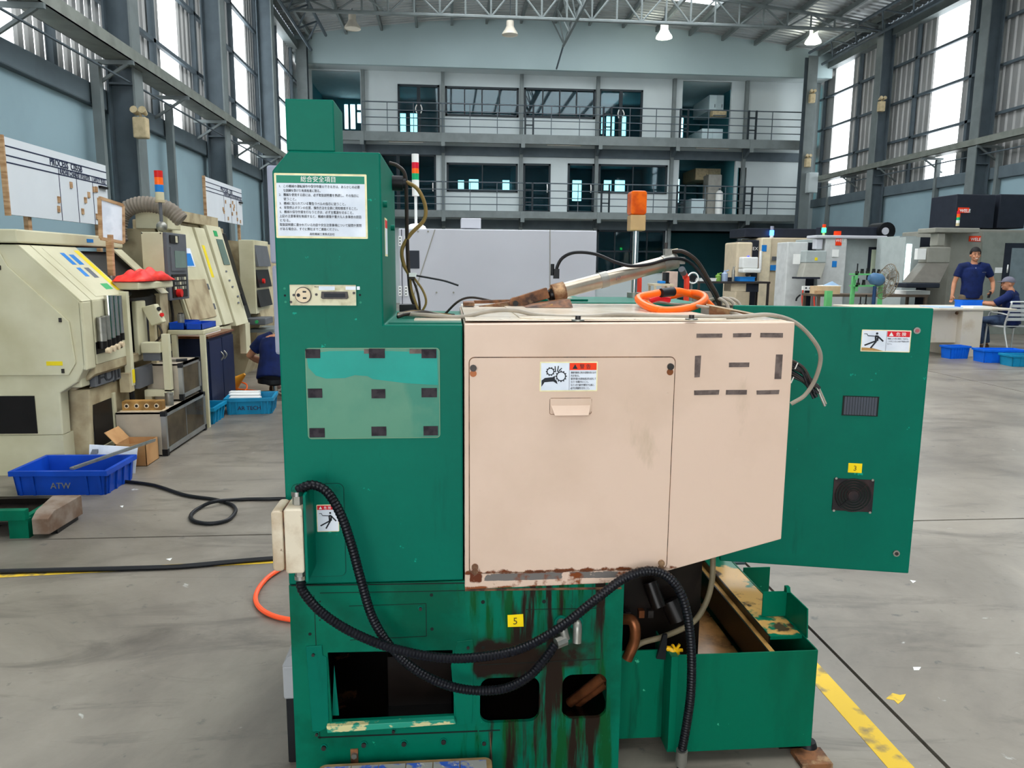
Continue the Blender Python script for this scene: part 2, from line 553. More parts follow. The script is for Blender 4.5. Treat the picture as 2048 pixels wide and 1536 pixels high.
# ---- roof
PROF = [(-5.15, 8.90), (-2.96, 9.23), (-0.6, 9.50), (1.6, 9.66), (3.7, 9.74), (6.1, 9.66), (8.5, 9.47), (11.7, 9.13), (13.7, 8.86)]
def zroof(x):
    for (xa, za), (xb, zb) in zip(PROF, PROF[1:]):
        if xa <= x <= xb: return za + (zb - za) * (x - xa) / (xb - xa)
    return PROF[0][1] if x < 0 else PROF[-1][1]
ceiling = struct_root('ceiling', (4.2, 10, 9))
SKY = (-0.6, 8.5, -3.0, 24.6)       # roof light, x0 x1 y0 y1
def roof_sheet(ps, ya, yb):
    m = MB()
    n = int(round((yb - ya) / 0.24))
    rows = []
    for i in range(n + 1):
        y = ya + (yb - ya) * i / n
        for dy, dz in ((0.0, 0.0), (0.12, 0.0), (0.15, 0.05), (0.21, 0.05)):
            if y + dy <= yb + 1e-6: rows.append((y + dy, dz))
    k = len(ps)
    vs = [(x, y, z + 0.06 + dz) for y, dz in rows for x, z in ps]
    fs = [(r * k + c, r * k + c + 1, (r + 1) * k + c + 1, (r + 1) * k + c) for r in range(len(rows) - 1) for c in range(k - 1)]
    return m.add(vs, fs)
left_p = [p for p in PROF if p[0] <= SKY[0]]
mid_p = [p for p in PROF if SKY[0] <= p[0] <= SKY[1]]
right_p = [p for p in PROF if p[0] >= SKY[1]]
roof_sheet(left_p, Y0, YF).build('roof_sheet', m_roof, ceiling)
roof_sheet(right_p, Y0, YF).build('roof_sheet', m_roof, ceiling)
roof_sheet(mid_p, SKY[3], YF).build('roof_sheet', m_roof, ceiling)
roof_sheet(mid_p, Y0, SKY[2]).build('roof_sheet', m_roof, ceiling)
yy = SKY[2]
while yy < SKY[3] - 0.1:
    y2 = min(yy + 2.1, SKY[3])
    m = MB()
    k = len(mid_p)
    m.add([(x, y, z + 0.09) for y in (yy, y2 - 0.03) for x, z in mid_p], [(c, c + 1, k + c + 1, k + c) for c in range(k - 1)])
    m.build('roof_light_sheet', m_sheet, ceiling)
    yy = y2
for i in range(16):
    x = XL + 0.55 + i * (XR - XL - 1.1) / 15
    MB().box(x - 0.04, x + 0.04, Y0, YF, zroof(x) - 0.12, zroof(x) + 0.04).build('purlin', m_steel2, ceiling)

def truss_members(t, y, zb, n, m=m_steel2):
    xs = [XL + 0.4 + i * (XR - XL - 0.8) / n for i in range(n + 1)]
    top = [(x, y, zroof(x) - 0.16) for x in xs]
    bot = [(x, y, zb) for x in xs]
    MB().tube([bot[0], bot[-1]], 0.055, 6).build('bottom_chord', m, t)
    MB().tube(top, 0.05, 6).build('top_chord', m, t)
    for i in range(n + 1):
        if 0 < i < n: MB().tube([bot[i], top[i]], 0.03, 5).build('web_post', m, t)
        if i < n:
            a, b = (bot[i], top[i + 1]) if i % 2 == 0 else (top[i], bot[i + 1])
            MB().tube([a, b], 0.028, 5).build('web_diagonal', m, t)
t = thing('roof_truss', 'grey tubular roof truss spanning the hall before the office gable', 'truss', (4.2, 23.5, 8.6))
truss_members(t, 23.5, 8.62, 24)
for s, X, side in ((1, XL + 0.62, 'left'), (-1, XR - 0.62, 'right')):
    t = thing('eave_truss', 'dark lattice girder under the roof edge above the %s wall' % side, 'truss', (X, 18, 8.66), 'eave girders')
    zt = zroof(X) - 0.1
    zb = 8.45 if s < 0 else 8.4
    MB().tube([(X, 8, zb), (X, 26.75, zb)], 0.05, 6).build('bottom_chord', m_steel, t)
    MB().tube([(X + s * 0.5, 8, zroof(X + s * 0.5) - 0.2), (X + s * 0.5, 26.75, zroof(X + s * 0.5) - 0.2)], 0.05, 6).build('top_chord', m_steel, t)
    yy = 8.0
    k = 0
    while yy < 25.3:
        a = (X, yy, zb); b = (X + s * 0.5, yy + 0.75, zroof(X + s * 0.5) - 0.2)
        a2 = (X, yy + 1.5, zb)
        MB().tube([a, b], 0.028, 5).build('web_diagonal', m_steel, t)
        MB().tube([b, a2], 0.028, 5).build('web_diagonal', m_steel, t)
        yy += 1.5
t = thing('ridge_brace', 'grey lattice brace hanging below the ridge in front of the gable', 'truss', (3.82, 24, 8.6))
for dx in (-0.33, 0.33):
    MB().tube([(3.82 + dx, 17, zroof(3.82) - 0.2), (3.82 + dx, 26.6, zroof(3.82) - 0.2)], 0.04, 6).build('top_chord', m_steel2, t)
    yy = 17.0
    while yy < 26.4:
        MB().tube([(3.82 + dx, yy, 9.54), (3.82, yy + 0.6, 8.62)], 0.026, 5).build('web_diagonal', m_steel2, t)
        MB().tube([(3.82, yy + 0.6, 8.62), (3.82 + dx, yy + 1.2, 9.54)], 0.026, 5).build('web_diagonal', m_steel2, t)
        yy += 1.2
MB().tube([(3.82, 17, 8.62), (3.82, 26.2, 8.62)], 0.045, 6).build('bottom_chord', m_steel2, t)
MB().tube([(3.82, 26.2, 8.62), (3.74, 27.15, 8.13)], 0.03, 6).build('end_strut', m_steel, t)

m_lampw = M('lamp_reflector', rgb(214, 206, 190), 0.35, var=0.05)
m_lampon = M('lamp_lit', rgb(255, 255, 240), 0.4, var=0.0, emit=7.0)
for k, (u, v, on, lab) in enumerate([(705, 58, 0, 'unlit bell-shaped high-bay lamp, leftmost under the roof'), (1020, 70, 0, 'unlit bell-shaped high-bay lamp left of the ridge brace'),
                                    (1328, 76, 1, 'lit high-bay lamp right of the ridge brace'), (1626, 86, 1, 'lit high-bay lamp next to the right wall')]):
    p = at(u, v, Y=25.3)
    t = thing('high_bay_lamp', lab, 'lamp', p, 'high-bay lamps')
    x, y, z = p
    MB().tube([(x, y, z), (x, y, z + 0.06), (x, y, z + 0.16), (x, y, z + 0.24)], [0.26, 0.245, 0.17, 0.13], 20, cap=False).build('reflector', m_lampon if on else m_lampw, t)
    MB().cyl((x, y, z + 0.24), (x, y, z + 0.42), 0.12, 16).build('gear_housing', m_lampon if on else m_lampw, t)
    MB().cyl((x, y, z + 0.02), (x, y, z + 0.03), 0.24, 20).build('diffuser', m_lampon if on else m_lampw, t)
    MB().cyl((x, y, z + 0.42), (x, y, zroof(x) + 0.06), 0.012, 6).build('hanger', m_steel, t)

# ---- office front at the far end
wb = struct_root('wall_back', (4.2, YB, 0))
gp = [(XL, 8.10)] + [(XR, 8.10)] + [(x, z + 0.25) for x, z in PROF[::-1]]
MB().prism(gp, 'y', YF, YF + 0.15).build('gable_wall', m_gable, wb)
MB().box(XL, XR, YF + 0.15, YB, 8.10, 8.22).build('soffit', m_office, wb)
OPEN = {   # x0 x1 z0 z1 on the office front
    'u_d1': (-1.78, -0.31, 5.98, 7.67), 'u_w1': (-0.11, 2.51, 6.64, 7.65), 'u_w2': (2.70, 5.29, 6.65, 7.67), 'u_d2': (5.42, 7.03, 5.98, 7.69),
    'u_l': (-4.75, -3.08, 5.95, 8.06), 'u_r': (8.50, 10.33, 5.95, 8.06),
    'l_d1': (-2.52, -0.45, 3.30, 5.30), 'l_w1': (-0.07, 2.50, 4.02, 5.03), 'l_d2': (2.70, 3.70, 3.32, 5.05), 'l_d3': (4.33, 5.31, 3.33, 5.08), 'l_w2': (5.47, 8.04, 4.05, 5.08),
    'l_r': (8.48, 10.62, 3.32, 5.32), 'g_w1': (5.47, 8.05, 1.16, 2.72), 'g_o': (8.20, 10.95, 0.0, 2.75),
    'l_r2': (10.72, 11.05, 3.32, 5.05)}
def rect(o): return [(o[0], o[2]), (o[1], o[2]), (o[1], o[3]), (o[0], o[3])]
plate('facade', [(XL, 0.0), (8.2, 0.0), (8.2, 2.75), (10.95, 2.75), (10.95, 0.0), (XR, 0.0), (XR, 8.1), (XL, 8.1)], [rect(o) for k, o in OPEN.items() if k != 'g_o'], YB, YB + 0.12, m_office, wb)
for x in (-2.98, -0.19, 2.61, 5.37, 8.17, 10.88):
    MB().box(x - 0.06, x + 0.06, YB - 0.14, YB, 0, 8.1).build('post', m_steel2, wb)
for z0, z1 in ((5.28, 5.60), (2.72, 3.03)):
    MB().box(XL + 0.5, XR - 0.5, YB - 0.06, YB, z0, z1).build('beam', m_steel, wb)
for n, (z0, z1) in enumerate(((5.62, 5.93), (3.06, 3.30))):
    sl = struct_root('trim_%d' % (n + 1), (4, YF, z0), 'grey steel edge of the office balcony')
    MB().box(XL + 0.4, 13.0, YF, YF + 0.06, z0, z1).build('fascia', m_steel2, sl)
    MB().box(XL + 0.4, 13.0, YF + 0.06, YB, z0 + 0.10, z1 - 0.02).build('deck', m_office, sl)
    for x in (-2.98, -0.19, 2.61, 5.37, 8.17, 10.88):
        MB().prism([(YF + 0.06, z0 + 0.0), (YF + 0.06, z0 + 0.1), (YB, z0 + 0.1), (YB, z0 - 0.34)], 'x', x - 0.05, x + 0.05).build('cantilever', m_steel, sl)
        MB().box(x - 0.07, x + 0.07, YF - 0.02, YF, z0 - 0.14, z1).build('end_plate', m_steel2, sl)
# glazing
wn = [0, 0]
def glaze(o, nx, nz, door=False, transom=0, glass=m_glass):
    x0, x1, z0, z1 = o
    wn[door] += 1
    w = struct_root('%s_%d' % ('door' if door else 'window', wn[door]), ((x0 + x1) / 2, YB, z0))
    f = 0.07
    xs = [x0 + f + i * (x1 - x0 - 2 * f) / nx for i in range(nx + 1)]
    zs = [z0 + f + i * (z1 - z0 - 2 * f) / nz for i in range(nz + 1)]
    if transom: zs = [z0 + f, z0 + transom, z1 - f]; nz = 2
    MB().box(x0, x1, YB - 0.04, YB + 0.09, z0, z0 + f).build('frame_rail', m_frame, w)
    MB().box(x0, x1, YB - 0.04, YB + 0.09, z1 - f, z1).build('frame_rail', m_frame, w)
    MB().box(x0, x0 + f, YB - 0.04, YB + 0.09, z0, z1).build('frame_stile', m_frame, w)
    MB().box(x1 - f, x1, YB - 0.04, YB + 0.09, z0, z1).build('frame_stile', m_frame, w)
    bw = 0.06 if door else 0.02
    for x in xs[1:-1]: MB().box(x - bw, x + bw, YB - 0.03, YB + 0.07, z0 + f, z1 - f).build('mullion', m_frame, w)
    for z in zs[1:-1]: MB().box(x0 + f, x1 - f, YB - 0.03, YB + 0.07, z - 0.03, z + 0.03).build('transom', m_frame, w)
    for i in range(nx):
        for j in range(nz):
            MB().box(xs[i], xs[i + 1], YB + 0.02, YB + 0.028, zs[j], zs[j + 1]).build('pane', glass, w)
    if door:
        xm = (x0 + x1) / 2 if nx == 2 else x1 - 0.12
        for dx in ((-0.07, 0.07) if nx == 2 else (0,)):
            MB().tube(spline([(xm + dx, YB - 0.04, z0 + 0.72), (xm + dx * 1.6, YB - 0.1, z0 + 0.86), (xm + dx, YB - 0.04, z0 + 1.0)], 5), 0.02, 6).build('handle', m_white, w)
    return w
glaze(OPEN['u_d1'], 2, 1, True); glaze(OPEN['u_w1'], 4, 1); glaze(OPEN['u_w2'], 4, 1); glaze(OPEN['u_d2'], 2, 1, True)
glaze(OPEN['l_d1'], 3, 1, True); glaze(OPEN['l_w1'], 2, 1); glaze(OPEN['l_d2'], 1, 1, True); glaze(OPEN['l_d3'], 1, 1, True); glaze(OPEN['l_w2'], 2, 1)
glaze(OPEN['g_w1'], 4, 2)
# rooms behind the office front, with their own outer windows
YR = 32.6
rooms = struct_root('wall_rooms', (4, YR, 0))
def win_at(u0, v0, u1, v1):
    a, b = at(u0, v0, Y=YR), at(u1, v1, Y=YR)
    return (min(a.x, b.x), max(a.x, b.x), min(a.z, b.z), max(a.z, b.z))
OUT = [win_at(*q) for q in ((800, 226, 812, 265), (820, 226, 837, 265), (688, 208, 697, 258), (700, 208, 711, 258), (714, 208, 724, 220), (714, 224, 724, 246),
                            (1203, 234, 1209, 268), (1213, 232, 1229, 272), (1240, 232, 1252, 272),
                            (916, 360, 928, 378), (938, 358, 957, 380), (1005, 360, 1019, 381), (1026, 360, 1036, 381),
                            (1145, 360, 1163, 402), (1208, 360, 1223, 382), (1230, 360, 1250, 383), (1361, 235, 1366, 275), (1353, 358, 1358, 405), (1135, 235, 1140, 236))]
plate('outer_wall', [(XL, 0), (XR, 0), (XR, 8.3), (XL, 8.3)], [rect(o) for o in OUT], YR, YR + 0.1, m_teal, rooms)
for o in OUT:
    MB().box(o[0], o[1], YR + 0.04, YR + 0.046, o[2], o[3]).build('outer_pane', m_glass2, rooms)
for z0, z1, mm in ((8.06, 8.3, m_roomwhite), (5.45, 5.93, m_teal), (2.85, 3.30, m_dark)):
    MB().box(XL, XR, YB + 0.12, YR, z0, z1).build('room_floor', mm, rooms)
for x in (-3.02, 8.26, 10.70):
    MB().box(x, x + 0.1, YB + 0.12, YR, 3.3, 8.06).build('partition', m_teal, rooms)
for x in (XL, XR - 0.1):
    MB().box(x, x + 0.1, YB + 0.12, YR, 0, 8.3).build('partition', m_teal, rooms)
for x in (2.6,):
    MB().box(x, x + 0.1, YB + 0.9, YR, 0, 8.06).build('partition', m_teal, rooms)

# railings
for z, lab in ((5.93, 'thin dark railing of the upper office balcony'), (3.30, 'thin dark railing of the lower office balcony')):
    t = thing('balcony_railing', lab, 'railing', (5, YF + 0.02, z), 'balcony railings')
    for dz in (0.98, 0.72, 0.47, 0.22):
        MB().tube([(-2.95, YF + 0.03, z + dz), (12.9, YF + 0.03, z + dz)], 0.016 if dz < 0.9 else 0.022, 6).build('rail', m_steel, t)
    for x in (-2.95, -2.1, -1.2, -0.2, 0.75, 1.7, 3.6, 4.6, 6.4, 7.35, 9.25, 10.0, 11.6, 12.9):
        MB().box(x - 0.013, x + 0.013, YF + 0.02, YF + 0.045, z, z + 0.98).build('baluster', m_steel, t)
    for x in (2.68, 5.45, 8.22, 10.72):
        for dx in (0, 0.28):
            MB().box(x + dx - 0.03, x + dx + 0.03, YF, YF + 0.06, z, z + 1.0).build('gate_post', m_frame, t)
        for dz in (0.32, 0.75):
            MB().box(x, x + 0.28, YF, YF + 0.05, z + dz - 0.02, z + dz + 0.02).build('gate_rung', m_frame, t)

# strip lights under the slabs
for k, (u, v, y, lab) in enumerate([(812, 280, 27.6, 'cream strip light under the upper balcony, left end'), (1128, 285, 27.6, 'cream strip light under the upper balcony, middle'), (1425, 291, 27.6, 'cream strip light under the upper balcony, right part'),
                               (1160, 441, 27.6, 'cream strip light under the lower balcony above the white machine'), (1420, 441, 27.6, 'cream strip light under the lower balcony near the dark opening')]):
    p = at(u, v, Y=y)
    zc = 5.72 if v < 400 else 3.16
    t = thing('strip_light', lab, 'ceiling light', (p.x, y, zc - 0.09), 'balcony strip lights')
    MB().box(p.x - 0.62, p.x + 0.62, y - 0.07, y + 0.07, zc - 0.05, zc).build('body', m_beige, t)
    MB().cyl((p.x - 0.6, y, zc - 0.075), (p.x + 0.6, y, zc - 0.075), 0.02, 8).build('tube', m_white, t)

# furniture seen in the open rooms on the right of the office
def cabinet_row(x0, x1, y0, y1, z0, z1, n, label, name='wall_cupboard', mat=m_roomwhite):
    t = thing(name, label, 'cupboard', ((x0 + x1) / 2, (y0 + y1) / 2, z0))
    MB().box(x0, x1, y0, y1, z0, z1).build('carcass', mat, t)
    for i in range(n):
        a = x0 + (x1 - x0) * i / n
        b = x0 + (x1 - x0) * (i + 1) / n
        d = MB().box(a + 0.01, b - 0.01, y0 - 0.02, y0, z0 + 0.02, z1 - 0.02).build('cupboard_door', mat, t)
        MB().box(b - 0.08, b - 0.06, y0 - 0.035, y0 - 0.02, z0 + 0.1, z0 + 0.22).build('knob', m_steel, d)
    return t
cabinet_row(9.75, 10.3, 28.7, 30.6, 7.2, 7.75, 2, 'white wall cupboard high in the upper open room', 'wall_cupboard')
cabinet_row(9.45, 10.25, 28.5, 30.5, 5.93, 6.5, 2, 'white low counter unit in the upper open room', 'counter_unit')
t = thing('air_conditioner', 'beige air conditioner above the doorway of the upper open room', 'air conditioner', (10.1, 28.4, 6.85))
MB().box(9.75, 10.3, 28.3, 28.62, 6.9, 7.15).build('casing', m_beige, t, bev=0.03)
MB().box(9.78, 10.27, 28.28, 28.3, 6.92, 6.96).build('louvre', m_steel, t)
cabinet_row(9.5, 10.5, 29.2, 30.8, 4.72, 5.15, 2, 'cream wall cupboard in the lower pantry room', 'wall_cupboard', m_beige)
cabinet_row(9.2, 9.75, 28.6, 30.0, 3.3, 3.95, 1, 'white sink cupboard in the lower pantry room', 'sink_cupboard')
t = thing('refrigerator', 'grey-beige refrigerator in the lower pantry room', 'refrigerator', (10.05, 28.8, 3.3))
MB().box(9.78, 10.3, 28.5, 29.1, 3.3, 4.85).build('body', M('fridge_grey', rgb(150, 148, 140), 0.4), t, bev=0.03)
MB().box(9.79, 10.29, 28.48, 28.5, 3.34, 4.3).build('door', M('fridge_grey2', rgb(160, 158, 150), 0.4), t)
MB().box(9.79, 10.29, 28.48, 28.5, 4.32, 4.83).build('door', M('fridge_grey2', rgb(160, 158, 150), 0.4), t)
t = thing('gas_cylinder', 'white cylinder standing before the pantry refrigerator', 'gas cylinder', (10.15, 28.25, 3.3))
MB().tube([(10.15, 28.25, 3.3), (10.15, 28.25, 4.1), (10.15, 28.25, 4.2), (10.15, 28.25, 4.24)], [0.14, 0.14, 0.1, 0.03], 16).build('shell', m_white, t)
MB().cyl((10.15, 28.25, 4.24), (10.15, 28.25, 4.32), 0.04, 10).build('valve', m_steel, t)
# switch box at the right corner
t = thing('switch_box', 'pale grey electrical box on the right corner column beside the lower balcony', 'electrical box', (12.95, 26.75, 4.1))
MB().box(12.8, 13.15, 26.6, 26.84, 4.05, 4.75).build('case', m_office, t, bev=0.015)
MB().box(12.82, 13.13, 26.585, 26.6, 4.08, 4.72).build('lid', m_office, t)

# ------------------------------------------------------------------ the green and cream machine
def layered(name, base, layers, rough=0.4, metal=0.0, bump=0.0, spec=0.5):
    """base colour with stains: (colour, noise scale, stretch xyz, lo, hi, [(axis, a, b, c, d) windows], roughness or None)"""
    if name in MATS: return MATS[name]
    m, nt, b = nodes_of(name)
    N, L = nt.nodes, nt.links
    geo = N.new('ShaderNodeNewGeometry')
    sep = N.new('ShaderNodeSeparateXYZ')
    L.new(geo.outputs['Position'], sep.inputs[0])
    cur = None
    rcur = None
    h = None
    for lay in layers:
        col, sc, st, lo, hi, wins = lay[:6]
        mp = N.new('ShaderNodeMapping'); mp.inputs['Scale'].default_value = st
        L.new(geo.outputs['Position'], mp.inputs[0])
        nz = N.new('ShaderNodeTexNoise'); nz.inputs['Scale'].default_value = sc; nz.inputs['Detail'].default_value = 6
        nz.inputs['Roughness'].default_value = 0.6
        L.new(mp.outputs[0], nz.inputs['Vector'])
        src = nz.outputs[0]
        for ax, a, bb, c, d in wins:
            r1 = N.new('ShaderNodeMapRange'); r1.inputs[1].default_value = a; r1.inputs[2].default_value = bb
            r2 = N.new('ShaderNodeMapRange'); r2.inputs[1].default_value = c; r2.inputs[2].default_value = d
            r2.inputs[3].default_value = 1; r2.inputs[4].default_value = 0
            L.new(sep.outputs['XYZ'.index(ax)], r1.inputs[0]); L.new(sep.outputs['XYZ'.index(ax)], r2.inputs[0])
            mu = N.new('ShaderNodeMath'); mu.operation = 'MULTIPLY'
            L.new(r1.outputs[0], mu.inputs[0]); L.new(r2.outputs[0], mu.inputs[1])
            mm = N.new('ShaderNodeMath'); mm.operation = 'MULTIPLY_ADD'     # noise + 0.3*(w-1)
            L.new(mu.outputs[0], mm.inputs[0]); mm.inputs[1].default_value = 0.4
            ad = N.new('ShaderNodeMath'); ad.operation = 'SUBTRACT'
            L.new(src, ad.inputs[0]); ad.inputs[1].default_value = 0.4
            L.new(ad.outputs[0], mm.inputs[2])
            src = mm.outputs[0]
        rp = N.new('ShaderNodeMapRange'); rp.inputs[1].default_value = lo; rp.inputs[2].default_value = hi
        L.new(src, rp.inputs[0])
        mx = N.new('ShaderNodeMix'); mx.data_type = 'RGBA'
        L.new(rp.outputs[0], mx.inputs[0])
        if cur is None: mx.inputs[6].default_value = base
        else: L.new(cur, mx.inputs[6])
        mx.inputs[7].default_value = col
        cur = mx.outputs[2]
        if len(lay) > 6 and lay[6] is not None:
            rm = N.new('ShaderNodeMix'); rm.data_type = 'FLOAT'
            L.new(rp.outputs[0], rm.inputs[0])
            if rcur is None: rm.inputs[2].default_value = rough
            else: L.new(rcur, rm.inputs[2])
            rm.inputs[3].default_value = lay[6]
            rcur = rm.outputs[0]
        h = rp.outputs[0]
    L.new(cur, b.inputs['Base Color'])
    b.inputs['Roughness'].default_value = rough
    if rcur is not None: L.new(rcur, b.inputs['Roughness'])
    b.inputs['Metallic'].default_value = metal
    b.inputs['Specular IOR Level'].default_value = spec
    if bump:
        bp = N.new('ShaderNodeBump'); bp.inputs['Strength'].default_value = bump; bp.inputs['Distance'].default_value = 0.002
        L.new(h, bp.inputs['Height']); L.new(bp.outputs[0], b.inputs['Normal'])
    MATS[name] = m
    return m

GREEN = rgb(0, 104, 84)
m_green = layered('machine_green', GREEN, [(rgb(0, 96, 78), 2.5, (1, 1, 1), 0.4, 0.65, []), (rgb(10, 150, 125), 28, (1, 1, 1), 0.70, 0.72, []), (rgb(2, 86, 70), 5, (3, 3, 0.4), 0.62, 0.74, [])], 0.42, spec=0.10)
m_green_base = layered('machine_green_stained', rgb(0, 102, 78), [
    (rgb(0, 80, 58), 4, (1, 1, 1), 0.45, 0.62, []),
    (rgb(12, 74, 36), 7, (3.2, 1, 0.35), 0.50, 0.60, [('X', -0.06, 0.04, 0.44, 0.50)], 0.25),
    (rgb(36, 26, 20), 6, (3.6, 1, 0.30), 0.485, 0.56, [('X', 0.03, 0.12, 0.40, 0.46)], 0.3),
    (rgb(36, 26, 20), 5, (1, 1, 1), 0.40, 0.52, [('X', 0.03, 0.07, 0.38, 0.44), ('Z', 0.29, 0.34, 0.40, 0.45)], 0.3),
    (rgb(30, 150, 110), 40, (1, 1, 1), 0.70, 0.72, [])], 0.35, spec=0.12)
m_tank = layered('tank_green', rgb(0, 98, 72), [
    (rgb(0, 86, 62), 3, (2, 2, 0.5), 0.45, 0.62, []),
    (rgb(6, 46, 30), 4, (3, 3, 0.3), 0.52, 0.66, [('X', 0.4, 0.42, 0.66, 0.75)]),
    (rgb(60, 160, 125), 30, (1, 1, 1), 0.71, 0.73, [])], 0.4, spec=0.10)
CREAM = rgb(216, 188, 168)
m_cream = layered('machine_cream', CREAM, [
    (rgb(202, 174, 152), 2.2, (1, 1, 1), 0.48, 0.75, []),
    (rgb(190, 166, 142), 6, (1.5, 1.5, 0.5), 0.66, 0.80, []),
    (rgb(120, 92, 66), 90, (1, 1, 1), 0.73, 0.76, []),
    (rgb(110, 104, 100), 9, (1, 1, 1.4), 0.40, 0.42, [('Z', 0.585, 0.590, 0.607, 0.612), ('X', 0.06, 0.09, 0.42, 0.5)]),
    (rgb(122, 62, 26), 22, (1, 1, 1), 0.50, 0.60, [('Z', 0.56, 0.565, 0.60, 0.64), ('X', -0.2, -0.1, 0.5, 0.75)]),
    (rgb(104, 50, 20), 26, (1, 1, 1), 0.40, 0.50, [('Z', 0.604, 0.608, 0.614, 0.628), ('X', -0.2, -0.1, 0.58, 0.66)]),
    (rgb(130, 70, 34), 24, (1, 1, 1), 0.44, 0.56, [('Z', 0.562, 0.564, 0.572, 0.582), ('X', -0.2, -0.1, 0.30, 0.5)]),
    (rgb(96, 44, 18), 16, (1, 1, 1), 0.44, 0.52, [('Z', 0.565, 0.59, 0.625, 0.66), ('X', 0.04, 0.05, 0.075, 0.09)]),
    ], 0.38, spec=0.25)
m_cream_top = layered('machine_cream_top', rgb(222, 208, 188), [(rgb(186, 170, 146), 3, (1, 1, 1), 0.45, 0.65, []), (rgb(96, 74, 54), 40, (1, 1, 1), 0.68, 0.74, [])], 0.22)
m_rustline = layered('rust_seam', rgb(120, 84, 56), [(rgb(60, 38, 24), 30, (1, 1, 1), 0.4, 0.6, [])], 0.8)
m_rust = layered('rusty_steel', rgb(132, 84, 48), [(rgb(60, 36, 24), 18, (1, 1, 1), 0.42, 0.6, []), (rgb(190, 150, 108), 9, (1, 1, 1), 0.55, 0.66, [])], 0.7)
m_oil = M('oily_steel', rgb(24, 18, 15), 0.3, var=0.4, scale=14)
m_velcro = M('dark_velcro', rgb(58, 52, 56), 0.85, col2=rgb(40, 34, 40), scale=60)
m_velcro2 = M('grey_brown_tape', rgb(112, 98, 92), 0.8, col2=rgb(88, 76, 72), scale=60)
m_signwhite = M('sign_white', rgb(226, 230, 238), 0.4, col2=rgb(206, 212, 222), scale=9)
m_signyellow = M('sign_edge_cream', rgb(236, 226, 178), 0.5, var=0.15, scale=40)
m_ink = M('print_black', rgb(40, 42, 48), 0.6, var=0)
m_red = M('sign_red', rgb(214, 28, 40), 0.45, var=0.08)
m_orangered = M('sign_orange_red', rgb(244, 62, 18), 0.45, var=0.08)
m_tagyellow = M('tag_yellow', rgb(250, 214, 10), 0.5, var=0.05)
m_signgreen = M('sign_green', rgb(0, 128, 98), 0.4, var=0.05)
m_chrome = M('chrome', rgb(190, 190, 188), 0.18, metal=1.0, var=0.1)
m_galv = M('galvanised', rgb(150, 148, 140), 0.4, metal=0.7, var=0.25, scale=20)
m_conduit = M('conduit_black', rgb(15, 15, 21), 0.33, var=0.2, scale=30)
m_cable = M('cable_brown_black', rgb(50, 42, 36), 0.5, var=0.3, scale=30)
m_cablegrey = M('cable_warm_grey', rgb(158, 148, 134), 0.5, var=0.15, scale=20)
m_orange = M('hose_orange', rgb(252, 106, 24), 0.35, var=0.12, scale=8)
m_copper = M('copper_brown', rgb(140, 84, 52), 0.35, metal=0.6, var=0.4, scale=20)
m_screw = M('screw_dark', rgb(64, 60, 58), 0.4, metal=0.6, var=0.3, scale=60)
m_tan = M('dried_coolant_tan', rgb(176, 134, 74), 0.45, col2=rgb(126, 92, 46), scale=10)
m_signgrey = M('sticker_grey_print', rgb(96, 100, 108), 0.6, var=0)

YM = 1.85
def F(u, v, y=YM):
    p = at(u, v, Y=y)
    return p.x, p.z
mach = thing('lathe_machine', 'green and cream lathe machine with open cabinet door filling the foreground', 'machine', (0.2, 2.4, 0))

# body: tall control column stepping down to the left front of the body
MB().prism([(-0.412, 0.590), (0.032, 0.590), (0.032, 1.254), (-0.160, 1.254), (-0.160, 1.660), (-0.372, 1.660), (-0.412, 1.614)], 'y', YM, 2.30).build('column_housing', m_green, mach, bev=0.004)
MB().box(-0.377, -0.266, YM + 0.004, 2.0, 1.660, 1.777).build('top_box', m_green, mach, bev=0.003)
MB().box(-0.405, 0.86, 2.31, 2.72, 0.60, 1.235).build('rear_body', m_green, mach)
MB().box(0.36, 0.93, 2.72, 3.22, 0.0, 1.268).build('rear_guard', m_green, mach, bev=0.004)
MB().box(-0.150, 0.030, YM + 0.02, 2.2, 1.254, 1.258).build('green_top_strip', m_green, mach)
# hatch on the rear guard
MB().box(0.33, 0.52, 2.80, 3.12, 1.268, 1.276).build('top_hatch', m_green, mach, bev=0.002)
MB().box(0.36, 0.47, 2.86, 3.0, 1.276, 1.279).build('hatch_sticker', m_cream_top, mach)
# side door strip standing on the column's left (grey plastic)
m_lilac = M('lilac_grey_plastic', rgb(150, 152, 168), 0.4, var=0.05)
MB().prism([(1.98, 1.165), (2.12, 1.165), (2.12, 1.395), (1.98, 1.395)], 'x', -0.452, -0.4125).build('side_plastic_strip', m_lilac, mach, bev=0.008)
MB().box(-0.459, -0.4125, 2.0, 2.14, 1.40, 1.645).build('side_plastic_strip', m_lilac, mach, bev=0.006)
# cream cover
cov = MB().prism([(0.036, 0.566), F(1230, 1166, YM - 0.006), (0.574, 0.603), (0.879, 0.684), (0.877, 1.2625), (0.036, 1.256)], 'y', YM - 0.006, 2.10).build('cream_cover', m_cream, mach, bev=0.003)
MB().prism([(0.036, 0.60), (0.735, 0.62), (0.735, 1.2610), (0.036, 1.255)], 'y', 2.10, 2.66).build('cream_cover', m_cream, mach)
MB().prism([(0.04, YM + 0.03), (0.868, YM + 0.03), (0.868, 2.095), (0.735, 2.105), (0.735, 2.66), (0.04, 2.66)], 'z', 1.262, 1.2645).build('top_plate', m_cream_top, mach)
MB().prism([(0.18, 1.93), (0.24, 1.885), (0.70, 1.885), (0.72, 1.905), (0.72, 2.64), (0.18, 2.64)], 'z', 1.2645, 1.2675).build('top_hatch_cream', m_cream_top, mach, bev=0.001)
MB().box(-0.09, 0.03, 1.93, 2.0, 1.258, 1.261).build('small_plate', m_cream_top, mach)
